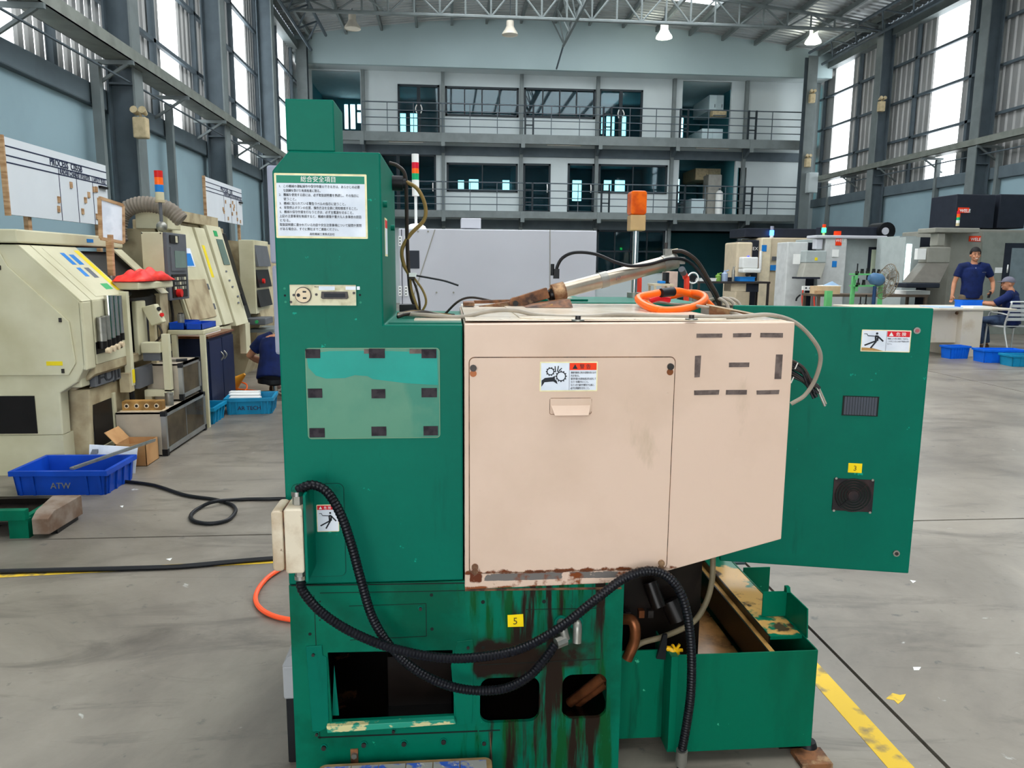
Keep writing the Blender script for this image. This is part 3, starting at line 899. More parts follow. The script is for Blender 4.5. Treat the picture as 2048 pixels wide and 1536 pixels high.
for u, v in ((1156, 638), (1383, 636)):
    p = at(u, v, Z=1.272)
    MB().cyl((p.x, p.y, 1.2675), (p.x, p.y, 1.271), 0.016, 12).build('washer', m_galv, mach)
    MB().cyl((p.x, p.y, 1.271), (p.x, p.y, 1.280), 0.007, 10).build('bolt', m_screw, mach)
# raised rusty flange at the right of the top
MB().prism([(0.742, 1.262), (0.868, 1.262), (0.872, 1.266), (0.742, 1.292)], 'y', 2.098, 2.103).build('top_flange', m_rust, mach)
MB().hexa([(0.735, 2.085, 1.291), (0.735, 2.110, 1.291), (0.735, 2.110, 1.295), (0.735, 2.085, 1.295)], [(0.874, 2.085, 1.265), (0.874, 2.110, 1.265), (0.874, 2.110, 1.269), (0.874, 2.085, 1.269)]).build('flange_lip', m_cream_top, mach)

# access door in the cover
YC = YM - 0.006
dx0, dz1 = F(941, 716, YC); dx1, dz0 = F(1340, 1137, YC)
dx0, dx1, dz0, dz1 = 0.049, 0.568, 0.612, 1.173
def frame_ring(name, x0, x1, z0, z1, r, w, y, d, mat, parent):
    return plate(name, rrect(x0 - w, x1 + w, z0 - w, z1 + w, r + w), [rrect(x0, x1, z0, z1, r)], y - d, y, mat, parent)
frame_ring('door_gap', dx0, dx1, dz0, dz1, 0.012, 0.0022, YC, 0.0006, m_rustline, mach)
adoor = MB().prism(rrect(dx0 + 0.0005, dx1 - 0.0005, dz0 + 0.0005, dz1 - 0.0005, 0.012), 'y', YC - 0.0028, YC).build('access_door', m_cream, mach)
for (x, z, rusty) in ((0.058, 1.146, 0), (0.556, 1.148, 0), (0.062, 0.628, 1), (0.553, 0.626, 1)):
    MB().cyl((x, YC - 0.0008, z - 0.012), (x, YC - 0.0036, z - 0.012), 0.0085, 14).build('keyhole_washer', m_rust if rusty else m_copper, adoor)
    MB().cyl((x, YC - 0.002, z + 0.002), (x, YC - 0.009, z + 0.002), 0.0085, 12).build('screw_head', m_screw if not rusty else m_rust, adoor)
# handle: folded pull
hx0, hx1 = 0.251, 0.356
MB().prism([(hx0, 1.070), (hx1, 1.070), (hx1 + 0.002, 1.045), (hx1 + 0.001, 1.036), (hx1 - 0.012, 1.029), (hx0 + 0.014, 1.029), (hx0 + 0.001, 1.036), (hx0, 1.045)], 'y', YC - 0.0052, YC - 0.0028).build('handle_backplate', m_cream, adoor, bev=0.001)
MB().hexa([(hx0 + 0.002, YC - 0.006, 1.052), (hx1 - 0.002, YC - 0.006, 1.052), (hx1 - 0.002, YC - 0.003, 1.053), (hx0 + 0.002, YC - 0.003, 1.053)],
          [(hx0 + 0.010, YC - 0.024, 1.030), (hx1 - 0.010, YC - 0.024, 1.030), (hx1 - 0.010, YC - 0.021, 1.029), (hx0 + 0.010, YC - 0.021, 1.029)]).build('handle_lip', m_cream, adoor, bev=0.001)
frame_ring('handle_edge', hx0, hx1, 1.030, 1.070, 0.004, 0.0012, YC - 0.0028, 0.0005, m_rustline, adoor)

def sticker(parent, x0, x1, z0, z1, y, edge=m_signyellow, face=m_signwhite, e=0.003, name='warning_sticker', label=None):
    b = MB().prism(rrect(x0, x1, z0, z1, 0.002, 2), 'y', y - 0.0008, y).build(name, edge, parent, label=label)
    MB().box(x0 + e, x1 - e, y - 0.0012, y - 0.0008, z0 + e, z1 - e).build('sticker_face', face, b)
    return b
# --- warning sticker with gears (on the door)
sx0, sx1, sz0, sz1 = 0.224, 0.370, 1.088, 1.163
y = YC - 0.0028
st = sticker(adoor, sx0, sx1, sz0, sz1, y, label='warning sticker with gears, hand and Japanese text')
yt = y - 0.0014
xm = 0.298
MB().box(xm, xm + 0.0007, yt - 0.0002, yt, sz0 + 0.003, sz1 - 0.003).build('divider', m_ink, st)
MB().box(xm + 0.001, sx1 - 0.003, yt - 0.0002, yt, sz1 - 0.021, sz1 - 0.003).build('header_band', m_orangered, st)
text('警 告', 0.0125, (xm + 0.026, yt - 0.0004, sz1 - 0.0165), m_ink, st)
MB().prism([(xm + 0.008, sz1 - 0.018), (xm + 0.021, sz1 - 0.018), (xm + 0.0145, sz1 - 0.006)], 'y', yt - 0.0005, yt).build('warning_triangle', m_ink, st)
for i, (s, w) in enumerate((('機械可動部に挟まれ重傷を負うおそ', .064), ('れがある。', .022), ('保守作業の有資格者以外は決して', .064), ('カバーを開けないこと。', .045), ('カバー内で保守作業をする前に、', .060), ('必ず主電源を切ること。', .048))):
    text(s, 0.0062, (xm + 0.004, yt - 0.0004, sz1 - 0.0295 - i * 0.0079), m_ink, st, width=w)
def gear(cx, cz, R, n, hole, par):
    pts = []
    for i in range(n):
        a = 2 * math.pi * i / n
        for da, rr in ((-0.5, 0.84), (-0.22, 0.84), (-0.18, 1.0), (0.18, 1.0), (0.22, 0.84)):
            an = a + da * 2 * math.pi / n
            pts.append((cx + rr * R * math.cos(an), cz + rr * R * math.sin(an)))
    plate('gear_pictogram', pts, [[(cx + hole * math.cos(k * math.pi / 8), cz + hole * math.sin(k * math.pi / 8)) for k in range(16)]], yt - 0.0004, yt, m_ink, par)
gear(0.2505, 1.1385, 0.0115, 10, 0.0072, st)
gear(0.2775, 1.1265, 0.0148, 12, 0.0100, st)
MB().prism([(0.2285, 1.100), (0.2285, 1.116), (0.237, 1.1225), (0.2565, 1.1245), (0.262, 1.128), (0.262, 1.119), (0.2665, 1.1155), (0.269, 1.1065), (0.258, 1.1135), (0.247, 1.1125), (0.236, 1.1115)], 'y', yt - 0.0004, yt).build('hand_pictogram', m_ink, st)
for a, b in (((0.2635, 1.137), (0.262, 1.152)), ((0.268, 1.138), (0.2705, 1.1525)), ((0.272, 1.140), (0.279, 1.147))):
    MB().bar((a[0], yt - 0.0002, a[1]), (b[0], yt - 0.0002, b[1]), 0.0026, 0.0004, up=(0, 1, 0)).build('finger_pictogram', m_ink, st)

# tape strips on the cover
for pts in (((1393, 667), (1444, 675)), ((1466, 666), (1502, 674)), ((1521, 666), (1565, 675)), ((1390, 711), (1400, 754)), ((1552, 709), (1562, 758)), ((1458, 725), (1498, 734)), ((1388, 780), (1438, 789)), ((1452, 780), (1493, 789)), ((1513, 780), (1558, 788))):
    (xa, za), (xb, zb) = F(pts[0][0], pts[0][1], YC), F(pts[1][0], pts[1][1], YC)
    j = random.uniform(-0.0012, 0.0012)
    MB().prism([(xa, za + j), (xb, za), (xb + j, zb), (xa - j, zb + j)], 'y', YC - 0.0016, YC).build('tape_strip', m_velcro2, mach)

# --- safety sign on the column
gx0, gx1, gz0, gz1 = -0.4075, -0.1935, 1.4595, 1.609
sg = sticker(mach, gx0, gx1, gz0, gz1, YM, e=0.0045, name='safety_sign', label='white Japanese safety sign with a green title band')
yt = YM - 0.0014
MB().box(gx0 + 0.005, gx1 - 0.005, yt - 0.0002, yt, gz1 - 0.0225, gz1 - 0.005).build('title_band', m_signgreen, sg)
text('総合安全項目', 0.0145, ((gx0 + gx1) / 2 - 0.005, yt - 0.0004, gz1 - 0.0185), m_white, sg, align='CENTER', width=0.080)
lines = [('1.', 'この機械の運転操作や保守作業のできる方は、あらかじめ必要', .182), ('', 'な訓練を受けた有資格者に限る。', .088), ('2.', '機械を使用する前には、必ず取扱説明書を熟読し、その指示に', .180), ('', '従うこと。', .030),
         ('3.', '機械に貼られている警告ラベルの指示に従うこと。', .148), ('4.', '非常停止ボタンの位置、操作方法を全員に周知徹底すること。', .176), ('5.', '機械の保守作業を行なうときは、必ず主電源を切ること。', .166),
         (None, '上記の注意事項を無視すると、機械の損傷や重大な人身事故の原因', .196), (None, 'となる。', .024), (None, '取扱説明書に書かれている内容や安全注意事項について疑問や質問', .196), (None, 'がある場合は、すぐに弊社までご連絡ください。', .140)]
for i, (n, s, w) in enumerate(lines):
    z = gz1 - 0.0325 - i * 0.00985
    if n: text(n, 0.0072, (gx0 + 0.010, yt - 0.0003, z), m_ink, sg)
    text(s, 0.0075, (gx0 + (0.020 if n is not None else 0.009), yt - 0.0003, z), m_ink, sg, width=w * 0.97)
text('高松機械工業株式会社', 0.0068, ((gx0 + gx1) / 2, yt - 0.0003, gz0 + 0.0075), m_ink, sg, align='CENTER', width=0.058)

# --- socket plate on the column
px0, px1, pz0, pz1 = -0.3815, -0.2245, 1.3005, 1.350
pl = MB().box(px0, px1, YM - 0.0012, YM, pz0, pz1).build('socket_plate', M('plate_ivory', rgb(216, 208, 176), 0.45, col2=rgb(168, 158, 122), scale=30, lo=0.5, hi=0.7), mach)
frame_ring('plate_edge', px0, px1, pz0, pz1, 0.001, 0.002, YM, 0.003, m_green, pl)
cx, cz = F(607, 590)
m_socket = M('socket_ivory', rgb(222, 200, 166), 0.4, var=0.15, scale=40)
MB().cyl((cx, YM - 0.001, cz), (cx, YM - 0.006, cz), 0.0195, 28).build('socket_ring', m_screw, pl)
MB().cyl((cx, YM - 0.005, cz), (cx, YM - 0.0085, cz), 0.0175, 28).build('power_socket', m_socket, pl)
for dx, dz, w, h in ((0.004, 0.008, 0.0085, 0.004), (0.004, -0.007, 0.0085, 0.004)):
    MB().box(cx + dx - w / 2, cx + dx + w / 2, YM - 0.0089, YM - 0.0085, cz + dz - h / 2, cz + dz + h / 2).build('socket_slot', m_ink, pl)
MB().cyl((cx - 0.0105, YM - 0.0085, cz), (cx - 0.0105, YM - 0.0090, cz), 0.0042, 14).build('socket_slot', m_ink, pl)
a, b = F(645, 583), F(694, 598)
MB().prism([(a[0] - 0.004, b[1] + 0.003), (a[0] - 0.002, a[1]), (b[0] + 0.002, a[1]), (b[0] + 0.004, b[1] + 0.003), (b[0], b[1]), (a[0], b[1])], 'y', YM - 0.004, YM - 0.001).build('serial_connector', m_screw, pl)
MB().box(a[0] + 0.004, b[0] - 0.004, YM - 0.0065, YM - 0.004, b[1] + 0.004, a[1] - 0.004).build('connector_insert', m_ink, pl)
for u, v in ((588, 590), (633, 589), (708, 586), (582, 604)):
    q = F(u, v)
    MB().cyl((q[0], YM - 0.001, q[1]), (q[0], YM - 0.003, q[1]), 0.0032, 10).build('screw_head', m_screw, pl)
MB().box(F(619, 0)[0], F(653, 0)[0], YM - 0.0018, YM - 0.0012, F(0, 577)[1], F(0, 569)[1]).build('paper_label', m_signwhite, pl)
text('PU-3', 0.005, (F(629, 575)[0], YM - 0.0022, F(629, 575)[1]), m_ink, pl)
MB().box(F(676, 0)[0], F(706, 0)[0], YM - 0.0018, YM - 0.0012, F(0, 576)[1], F(0, 569)[1]).build('paper_label', m_signwhite, pl)
for u, v in ((569, 577), (570, 591), (571, 604), (719, 577), (720, 590), (721, 605)):
    q = F(u, v)
    MB().cyl((q[0], YM + 0.001, q[1]), (q[0], YM - 0.0006, q[1]), 0.0028, 10).build('rivet_hole', m_dark if v in (591, 590) else m_signgreen, mach)

# --- residue plate with magnets / velcro pads
rx0, rx1, rz0, rz1 = -0.349, -0.026, 0.972, 1.196
rp = MB().prism(rrect(rx0, rx1, rz0, rz1, 0.008), 'y', YM - 0.0016, YM).build('sign_backing', layered('residue_green', rgb(66, 128, 100), [(rgb(10, 116, 92), 3.5, (1, 1, 1), 0.47, 0.6, [('X', -0.14, -0.09, 1, 2)]), (rgb(40, 118, 92), 4, (1, 1, 1), 0.45, 0.65, [])], 0.4), mach)
frame_ring('backing_edge', rx0, rx1, rz0, rz1, 0.008, 0.0014, YM, 0.0018, M('backing_edge', rgb(120, 150, 120), 0.5), rp)
tealpts = [(613, 708), (660, 702), (757, 701), (840, 704), (874, 701), (876, 770), (810, 766), (746, 758), (735, 752), (710, 750), (690, 756), (652, 757), (632, 751), (617, 735)]
MB().prism([F(*q) for q in tealpts], 'y', YM - 0.0021, YM - 0.0016).build('film_remnant', M('film_teal', rgb(0, 146, 132), 0.35, var=0.12, scale=6), rp)
for q in ((611, 698, 641, 716), (738, 697, 770, 716), (843, 698, 873, 716), (616, 777, 645, 795), (743, 778, 771, 796), (843, 776, 874, 794), (619, 856, 650, 874), (743, 853, 773, 871), (847, 852, 876, 870)):
    xa, za = F(q[0], q[1]); xb, zb = F(q[2], q[3])
    MB().box(xa, xb, YM - 0.0040, YM - 0.0016, zb, za).build('velcro_pad', m_velcro, rp)
for q in ((819, 698, 843, 707), (728, 698, 738, 707)):
    xa, za = F(q[0], q[1]); xb, zb = F(q[2], q[3])
    MB().box(xa, xb, YM - 0.0028, YM - 0.0016, zb, za).build('tape_remnant', m_velcro2, rp)

# --- service panel, junction box and conduits at lower left
ix0, ix1, iz0, iz1 = -0.395, -0.268, 0.612, 0.855
frame_ring('panel_gap', ix0, ix1, iz0, iz1, 0.014, 0.0015, YM, 0.0005, M('seam_dark_green', rgb(0, 54, 46), 0.6), mach)
ip = MB().prism(rrect(ix0, ix1, iz0, iz1, 0.014), 'y', YM - 0.0022, YM).build('service_panel', m_green, mach)
for q in ((674, 974),):
    x, z = F(*q)
    MB().cyl((x, YM - 0.002, z), (x, YM - 0.005, z), 0.006, 12).build('screw_head', m_green, ip)
hx0_, hz1_ = F(633, 1009); hx1_, hz0_ = F(679, 1062)
hs = sticker(ip, hx0_, hx1_, hz0_, hz1_, YM - 0.0022, e=0.0018, label='small danger sticker with a falling figure')
def shock_figure(x0, x1, z0, z1, y, par, mt):
    """jagged current line and a falling figure; unit box mapped to the rectangle"""
    def q(a, b): return (x0 + a * (x1 - x0), y - 0.0003, z0 + b * (z1 - z0))
    w = (x1 - x0) * 0.055
    for a, b, ww in (((0.05, 0.84), (0.17, 0.84), .5), ((0.17, 0.84), (0.22, 0.74), .5), ((0.22, 0.74), (0.55, 0.72), .7), ((0.66, 0.72), (0.92, 0.46), 1.3), ((0.55, 0.72), (0.67, 0.72), 1.6), ((0.56, 0.72), (0.58, 0.48), 1.3), ((0.67, 0.72), (0.66, 0.48), 1.3),
                     ((0.60, 0.48), (0.10, 0.24), 1.3), ((0.62, 0.48), (0.38, 0.10), 1.4), ((0.55, 0.64), (0.70, 0.58), .8), ((0.55, 0.56), (0.68, 0.50), 1.2)):
        MB().bar(q(*a), q(*b), w * ww, 0.0004, up=(0, 1, 0)).build('figure_pictogram', mt, par)
    c = q(0.62, 0.86)
    MB().cyl((c[0], y - 0.0002, c[2]), (c[0], y - 0.0007, c[2]), (x1 - x0) * 0.055, 14).build('figure_pictogram', mt, par)
yy_ = YM - 0.0036
MB().box(hx0_ + 0.002, hx1_ - 0.002, yy_ - 0.0003, yy_, hz1_ - 0.013, hz1_ - 0.002).build('header_band', m_red, hs)
text('危 険', 0.008, (hx0_ + 0.018, yy_ - 0.0006, hz1_ - 0.0108), m_white, hs)
MB().prism([(hx0_ + 0.006, hz1_ - 0.0112), (hx0_ + 0.014, hz1_ - 0.0112), (hx0_ + 0.010, hz1_ - 0.0038)], 'y', yy_ - 0.0006, yy_).build('warning_triangle', m_white, hs)
shock_figure(hx0_ + 0.004, hx1_ - 0.003, hz0_ + 0.003, hz1_ - 0.014, yy_, hs, m_ink)

m_jbox = layered('box_cream_dirty', rgb(214, 200, 176), [(rgb(180, 158, 130), 8, (1, 1, 1), 0.45, 0.65, []), (rgb(110, 80, 60), 45, (1, 1, 1), 0.66, 0.72, [])], 0.4)
jb = MB().prism(rrect(-0.392, -0.349, 0.668, 0.828, 0.006), 'y', 1.735, 1.835).build('junction_box', m_jbox, mach, bev=0.004)
MB().prism(rrect(-0.423, -0.396, 0.672, 0.824, 0.010), 'y', 1.74, 1.832).build('box_lid', m_jbox, jb, bev=0.004)
MB().box(-0.397, -0.391, 1.745, 1.828, 0.674, 0.822).build('box_gasket', m_rustline, jb)
MB().box(-0.347, -0.341, 1.74, YM, 0.645, 0.86).build('box_bracket', m_green, mach)
for z, dz in ((0.828, 0.022), (0.668, -0.020)):
    MB().cyl((-0.366, 1.775, z), (-0.366, 1.775, z + dz), 0.013, 6).build('conduit_gland', m_galv, jb)
    MB().cyl((-0.366, 1.775, z + dz), (-0.366, 1.775, z + dz * 1.5), 0.015, 14).build('conduit_gland', m_chrome, jb)

def conduit(name, pts, r, mat, label, cat='conduit', group='black corrugated conduits', pitch=0.0042, ridge=0.86, n=10):
    path = even(spline(pts, 14), pitch)
    rs = [r if i % 2 else r * ridge for i in range(len(path))]
    return MB().tube(path, rs, n).build(name, mat, None, label=label, cat=cat, group=group)
def P(u, v, y): return at(u, v, Y=y)
conduit('flexible_conduit', [(-0.366, 1.775, 0.862), P(600, 978, 1.775), P(625, 970, 1.775), P(655, 985, 1.775), P(682, 1030, 1.775), P(703, 1090, 1.78), P(722, 1160, 1.785), P(745, 1235, 1.79), P(780, 1292, 1.79), P(822, 1333, 1.785), P(880, 1365, 1.78), P(940, 1380, 1.78), P(1005, 1378, 1.785), P(1055, 1355, 1.79), P(1090, 1318, 1.80), P(1112, 1287, 1.81)],
        0.0125, m_conduit, 'black corrugated conduit arching from the junction box top to the base fitting')
conduit('flexible_conduit', [(-0.366, 1.775, 0.632), P(606, 1182, 1.772), P(640, 1222, 1.765), P(700, 1262, 1.755), P(780, 1295, 1.745), P(870, 1314, 1.74), P(950, 1315, 1.74), P(1040, 1298, 1.745), P(1120, 1255, 1.75), P(1190, 1200, 1.765), P(1250, 1156, 1.79), P(1305, 1142, 1.80), P(1345, 1162, 1.80), P(1370, 1210, 1.79), P(1382, 1290, 1.79), P(1382, 1380, 1.80), P(1373, 1450, 1.82), P(1364, 1500, 1.835)],
        0.0128, m_conduit, 'long black corrugated conduit looping across the base down to the floor')
t = thing('conduit_connector', 'steel connector on the conduit end standing on the floor by the tank', 'connector', (at(1360, 1530, Z=0).x, 1.85, 0))
e0, e1 = P(1364, 1500, 1.835), Vector((at(1357, 1545, Z=0.0).x, 1.845, 0.0))
MB().cyl(e0, e0 + (e1 - e0) * 0.55, 0.0155, 14).build('sleeve', m_galv, t)
MB().cyl(e0 + (e1 - e0) * 0.55, e1, 0.011, 12).build('tip', m_screw, t)

# --- base
m_seam = M('seam_black', rgb(16, 26, 22), 0.6, var=0)
wnx = [-0.322, 0.004, 0.200, 0.400]
h1 = [F(960, 1357), F(1078, 1442)]; h2 = [F(1125, 1350), F(1212, 1435)]
win = [F(655, 1305), F(905, 1300), F(908, 1432), F(664, 1444)]
plate('base_front', [(-0.412, 0.0), (0.458, 0.0), (0.458, 0.588), (-0.412, 0.588)],
      [win, rrect(h1[0][0], h1[1][0], h1[1][1], h1[0][1], 0.028, 6), rrect(h2[0][0], h2[1][0], h2[1][1], h2[0][1], 0.028, 6)], YM, YM + 0.012, m_green_base, mach)
MB().box(-0.412, -0.400, YM + 0.012, 2.9, 0, 0.588).build('base_side', m_green, mach)
MB().box(0.446, 0.458, YM + 0.012, 2.4, 0, 0.588).build('base_side', m_green_base, mach)
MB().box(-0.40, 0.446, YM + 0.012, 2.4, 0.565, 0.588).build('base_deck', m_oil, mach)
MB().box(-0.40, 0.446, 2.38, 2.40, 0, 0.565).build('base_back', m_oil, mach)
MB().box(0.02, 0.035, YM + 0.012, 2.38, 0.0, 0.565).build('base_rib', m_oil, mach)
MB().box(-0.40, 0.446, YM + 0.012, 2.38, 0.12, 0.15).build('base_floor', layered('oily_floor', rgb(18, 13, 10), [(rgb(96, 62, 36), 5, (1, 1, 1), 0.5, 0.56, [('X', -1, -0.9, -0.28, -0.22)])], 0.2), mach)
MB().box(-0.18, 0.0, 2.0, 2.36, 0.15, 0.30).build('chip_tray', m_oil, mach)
# window surround: lip, flaps, seams
m_worn = layered('worn_lip', rgb(20, 140, 112), [(rgb(206, 196, 140), 16, (1, 1, 2), 0.48, 0.52, [])], 0.45)
a, b = F(655, 1455), F(910, 1436)
MB().prism([F(655, 1445), F(908, 1431), F(912, 1440), F(657, 1458)], 'y', YM - 0.018, YM).build('window_lip', m_worn, mach, bev=0.001)
MB().prism([F(612, 1292), F(644, 1290), F(646, 1310), F(654, 1314), F(658, 1452), F(640, 1462), F(625, 1462)], 'y', YM - 0.003, YM).build('window_flap', m_green, mach, bev=0.001)
MB().prism([F(914, 1282), F(946, 1278), F(948, 1300), F(944, 1445), F(914, 1450), F(906, 1380), F(902, 1330)], 'y', YM - 0.003, YM).build('window_flap', m_green_base, mach, bev=0.001)
MB().prism([F(666, 1340), F(672, 1400), F(676, 1440), F(662, 1440)], 'y', YM + 0.02, YM + 0.024).build('inner_flap', m_green, mach)
def seam(u0, v0, u1, v1, w=0.0022, mat=None, y=YM):
    p, q = F(u0, v0, y), F(u1, v1, y)
    MB().bar((p[0], y - 0.0004, p[1]), (q[0], y - 0.0004, q[1]), w, 0.0012, up=(0, 1, 0)).build('panel_seam', mat or m_seam, mach)
seam(582, 1171, 930, 1166, 0.003); seam(640, 1186, 930, 1181, 0.0015); seam(930, 1180, 1243, 1176, 0.006, m_rustline)
seam(636, 1475, 955, 1462, 0.004); seam(628, 1190, 640, 1478, 0.0015); seam(958, 1462, 1000, 1460, 0.003)
seam(698, 1212, 852, 1207, 0.0012); seam(852, 1207, 853, 1272, 0.0016); seam(700, 1280, 853, 1272, 0.0012); seam(955, 1330, 1200, 1318, 0.0016); seam(1052, 1219, 1200, 1216, 0.0014); seam(1200, 1216, 1205, 1318, 0.0014)
seam(980, 1464, 984, 1536, 0.0018, m_rustline)
for u, v, r in ((863, 1190, .0045), (966, 1204, .0052), (1088, 1203, .0052), (864, 1258, .0045), (620, 1268, .0042), (966, 1295, .0045), (640, 1203, .0022), (640, 1240, .0022)):
    x, z = F(u, v)
    MB().cyl((x, YM + 0.003, z), (x, YM - 0.0006, z), r, 14).build('bolt_hole', m_seam, mach)
for u, v, r in ((648, 1494, .0075), (728, 1488, .0075), (808, 1486, .0075), (887, 1482, .0075), (627, 1308, .0048), (936, 1294, .0048), (634, 1467, .005), (787, 1461, .005), (841, 1216, .0052), (968, 1485, .006)):
    x, z = F(u, v)
    MB().cyl((x, YM, z), (x, YM - 0.0025, z), r * 1.25, 16).build('bolt_washer', m_green, mach)
    MB().cyl((x, YM - 0.0025, z), (x, YM - 0.008, z), r * 0.85, 12).build('bolt_head', m_screw, mach)
x, z = F(709, 1508)
MB().box(x - 0.010, x + 0.010, YM - 0.004, YM, z - 0.03, z + 0.016).build('level_bracket', m_rust, mach)
MB().cyl((x, YM - 0.004, z), (x, YM - 0.012, z), 0.008, 6).build('bolt_head', m_galv, mach)
# number tags
def tag_plate(par, u0, v0, u1, v1, s, y):
    xa, za = F(u0, v0, y); xb, zb = F(u1, v1, y)
    g = MB().prism([(xa, za), (xb, za + 0.0015), (xb + 0.0015, zb), (xa + 0.001, zb)], 'y', y - 0.0008, y).build('number_tag', m_tagyellow, par, label='yellow number tag reading %s' % s)
    text(s, 0.027, ((xa + xb) / 2, y - 0.0012, (za + zb) / 2 - 0.0095), M('print_brown', rgb(86, 66, 30), 0.6, var=0), g, align='CENTER')
tag_plate(mach, 1015, 1230, 1046, 1253, '5', YM)
# fittings and copper pipe
for (u, v), (u2, v2), s in (((1122, 1244), (1128, 1268), 1), ((1152, 1244), (1150, 1274), 0)):
    p = F(u, v); q = F(u2, v2)
    f = MB().tube(spline([(p[0], YM + 0.005, p[1]), (p[0], YM - 0.022, p[1]), (q[0], YM - 0.03, q[1])], 6), 0.012, 12).build('elbow_fitting', m_galv, mach)
    MB().cyl((p[0], YM, p[1]), (p[0], YM - 0.006, p[1]), 0.019, 16).build('flange_ring', m_green, f)
    if s:
        g0, g1 = Vector((q[0], YM - 0.03, q[1])), P(1112, 1287, 1.81)
        MB().cyl(g0, g1, 0.0145, 8).build('gland_nut', m_galv, f)
MB().tube([P(1208, 1352, 1.88), P(1140, 1405, 1.96)], 0.014, 12).build('copper_pipe', m_copper, mach)
MB().tube([P(1214, 1366, 1.89), P(1150, 1412, 1.98)], 0.011, 12).build('copper_pipe', m_copper, mach)

# --- works between base and tank: dark motor, pipes, valve
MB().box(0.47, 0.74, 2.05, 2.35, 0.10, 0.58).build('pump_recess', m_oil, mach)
MB().tube(spline([P(1246, 1238, 1.98), P(1262, 1240, 1.96), P(1270, 1255, 1.95), P(1268, 1285, 1.95), P(1254, 1318, 1.95)], 6), 0.016, 10).build('drain_pipe', m_copper, mach)
MB().cyl(P(1340, 1200, 2.02), P(1358, 1240, 2.0), 0.03, 14).build('motor', m_oil, mach)
MB().cyl(P(1300, 1165, 2.03), P(1318, 1215, 2.0), 0.022, 14).build('motor', m_oil, mach)
for q in ((1255, 1228), (1282, 1226), (1300, 1226)):
    c = P(q[0], q[1], 2.04)
    MB().box(c.x - 0.008, c.x + 0.008, 2.03, 2.05, c.z - 0.011, c.z + 0.011).build('terminal', m_copper if q[0] == 1282 else m_screw, mach)
MB().prism([F(1326, 1268, 1.93), F(1334, 1268, 1.93), F(1330, 1318, 1.93), F(1312, 1316, 1.93)], 'y', 1.925, 1.935).build('valve_lever', m_black, mach)

# --- open cabinet door
DR, DL = Vector((1.525, 2.258, 0)), Vector((0.93, 2.405, 0))
ddir = (DR - DL).normalized()
dang = math.atan2(ddir.y, ddir.x)
dn = Vector((ddir.y, -ddir.x, 0))              # towards the viewer
DW = (DR - DL).length
def Dp(u, v):
    d = CAMROT @ Vector(((u - 1024) / FPX, -(v - 768) / FPX, -1))
    t = (DL - EYE).dot(dn) / d.dot(dn)
    q = EYE + d * t
    return (q - DL).dot(ddir), q.z
ZB, ZT = 0.392, 1.276
_md = MB().prism([(0, ZB), (DW, ZB), (DW, ZT), (0, ZT)], 'y', 0, 0.022)
dob = bpy.data.objects.new('cabinet_door', _md.mesh('cabinet_door', (0, 0, 0)))
dob.data.materials.append(m_green)
link(dob, mach)
dob.location = DL - ORG[mach.name]
dob.rotation_euler = (0, 0, dang)
ORG[dob.name] = Vector((0, 0, 0))
bm_ = dob.modifiers.new('bevel', 'BEVEL'); bm_.width = 0.004; bm_.segments = 2
# louvre
a = Dp(1686, 791); b = Dp(1755, 833)
MB().box(a[0], b[0], -0.002, 0.0, b[1], a[1]).build('louvre_frame', m_seam, dob)
m_louv = M('louvre_grey', rgb(78, 82, 92), 0.4, var=0.1)
nl = 12
for i in range(nl):
    x = a[0] + 0.005 + (b[0] - a[0] - 0.010) * (i + 0.5) / nl
    MB().prism([(x - 0.0035, -0.002), (x + 0.0028, -0.002), (x + 0.0028, -0.005)], 'z', b[1] + 0.003, a[1] - 0.003).build('louvre_slat', m_louv, dob)
# fan grille
a = Dp(1668, 956); b = Dp(1743, 1024)
m_grille = M('grille_black', rgb(30, 26, 30), 0.5, col2=rgb(52, 38, 38), scale=30)
fg = MB().box(a[0], b[0], -0.004, 0.0, b[1], a[1]).build('fan_grille', m_grille, dob)
cx, cz = (a[0] + b[0]) / 2, (a[1] + b[1]) / 2
R = (b[0] - a[0]) * 0.46
MB().cyl((cx, -0.004, cz), (cx, -0.0046, cz), R, 28).build('fan_hole', m_seam, fg)
for k in range(5):
    MB().ring((cx, -0.006, cz), 'y', R * (0.34 + 0.155 * k), 0.0016, 28, 5).build('grille_ring', m_grille, fg)
MB().cyl((cx, -0.0046, cz), (cx, -0.008, cz), R * 0.28, 20).build('fan_hub', m_grille, fg)
for k in (1, 3):
    an = math.radians(45 * k)
    MB().tube([(cx - R * math.cos(an), -0.0065, cz - R * math.sin(an)), (cx + R * math.cos(an), -0.0065, cz + R * math.sin(an))], 0.0014, 5).build('grille_spoke', m_grille, fg)
for sx in (-1, 1):
    for sz in (-1, 1):
        MB().cyl((cx + sx * R * 0.98, -0.004, cz + sz * R * 0.96), (cx + sx * R * 0.98, -0.006, cz + sz * R * 0.96), 0.004, 10).build('grille_screw', m_galv, fg)
# number tag 3
a = Dp(1697, 926); b = Dp(1723, 946)
g = MB().prism([(a[0], a[1]), (b[0], a[1]), (b[0], b[1]), (a[0], b[1])], 'y', -0.0012, 0).build('number_tag', m_tagyellow, dob, label='yellow number tag reading 3')
text('3', 0.024, ((a[0] + b[0]) / 2, -0.0017, (a[1] + b[1]) / 2 - 0.0085), M('print_brown', rgb(86, 66, 30), 0.6, var=0), g, align='CENTER')
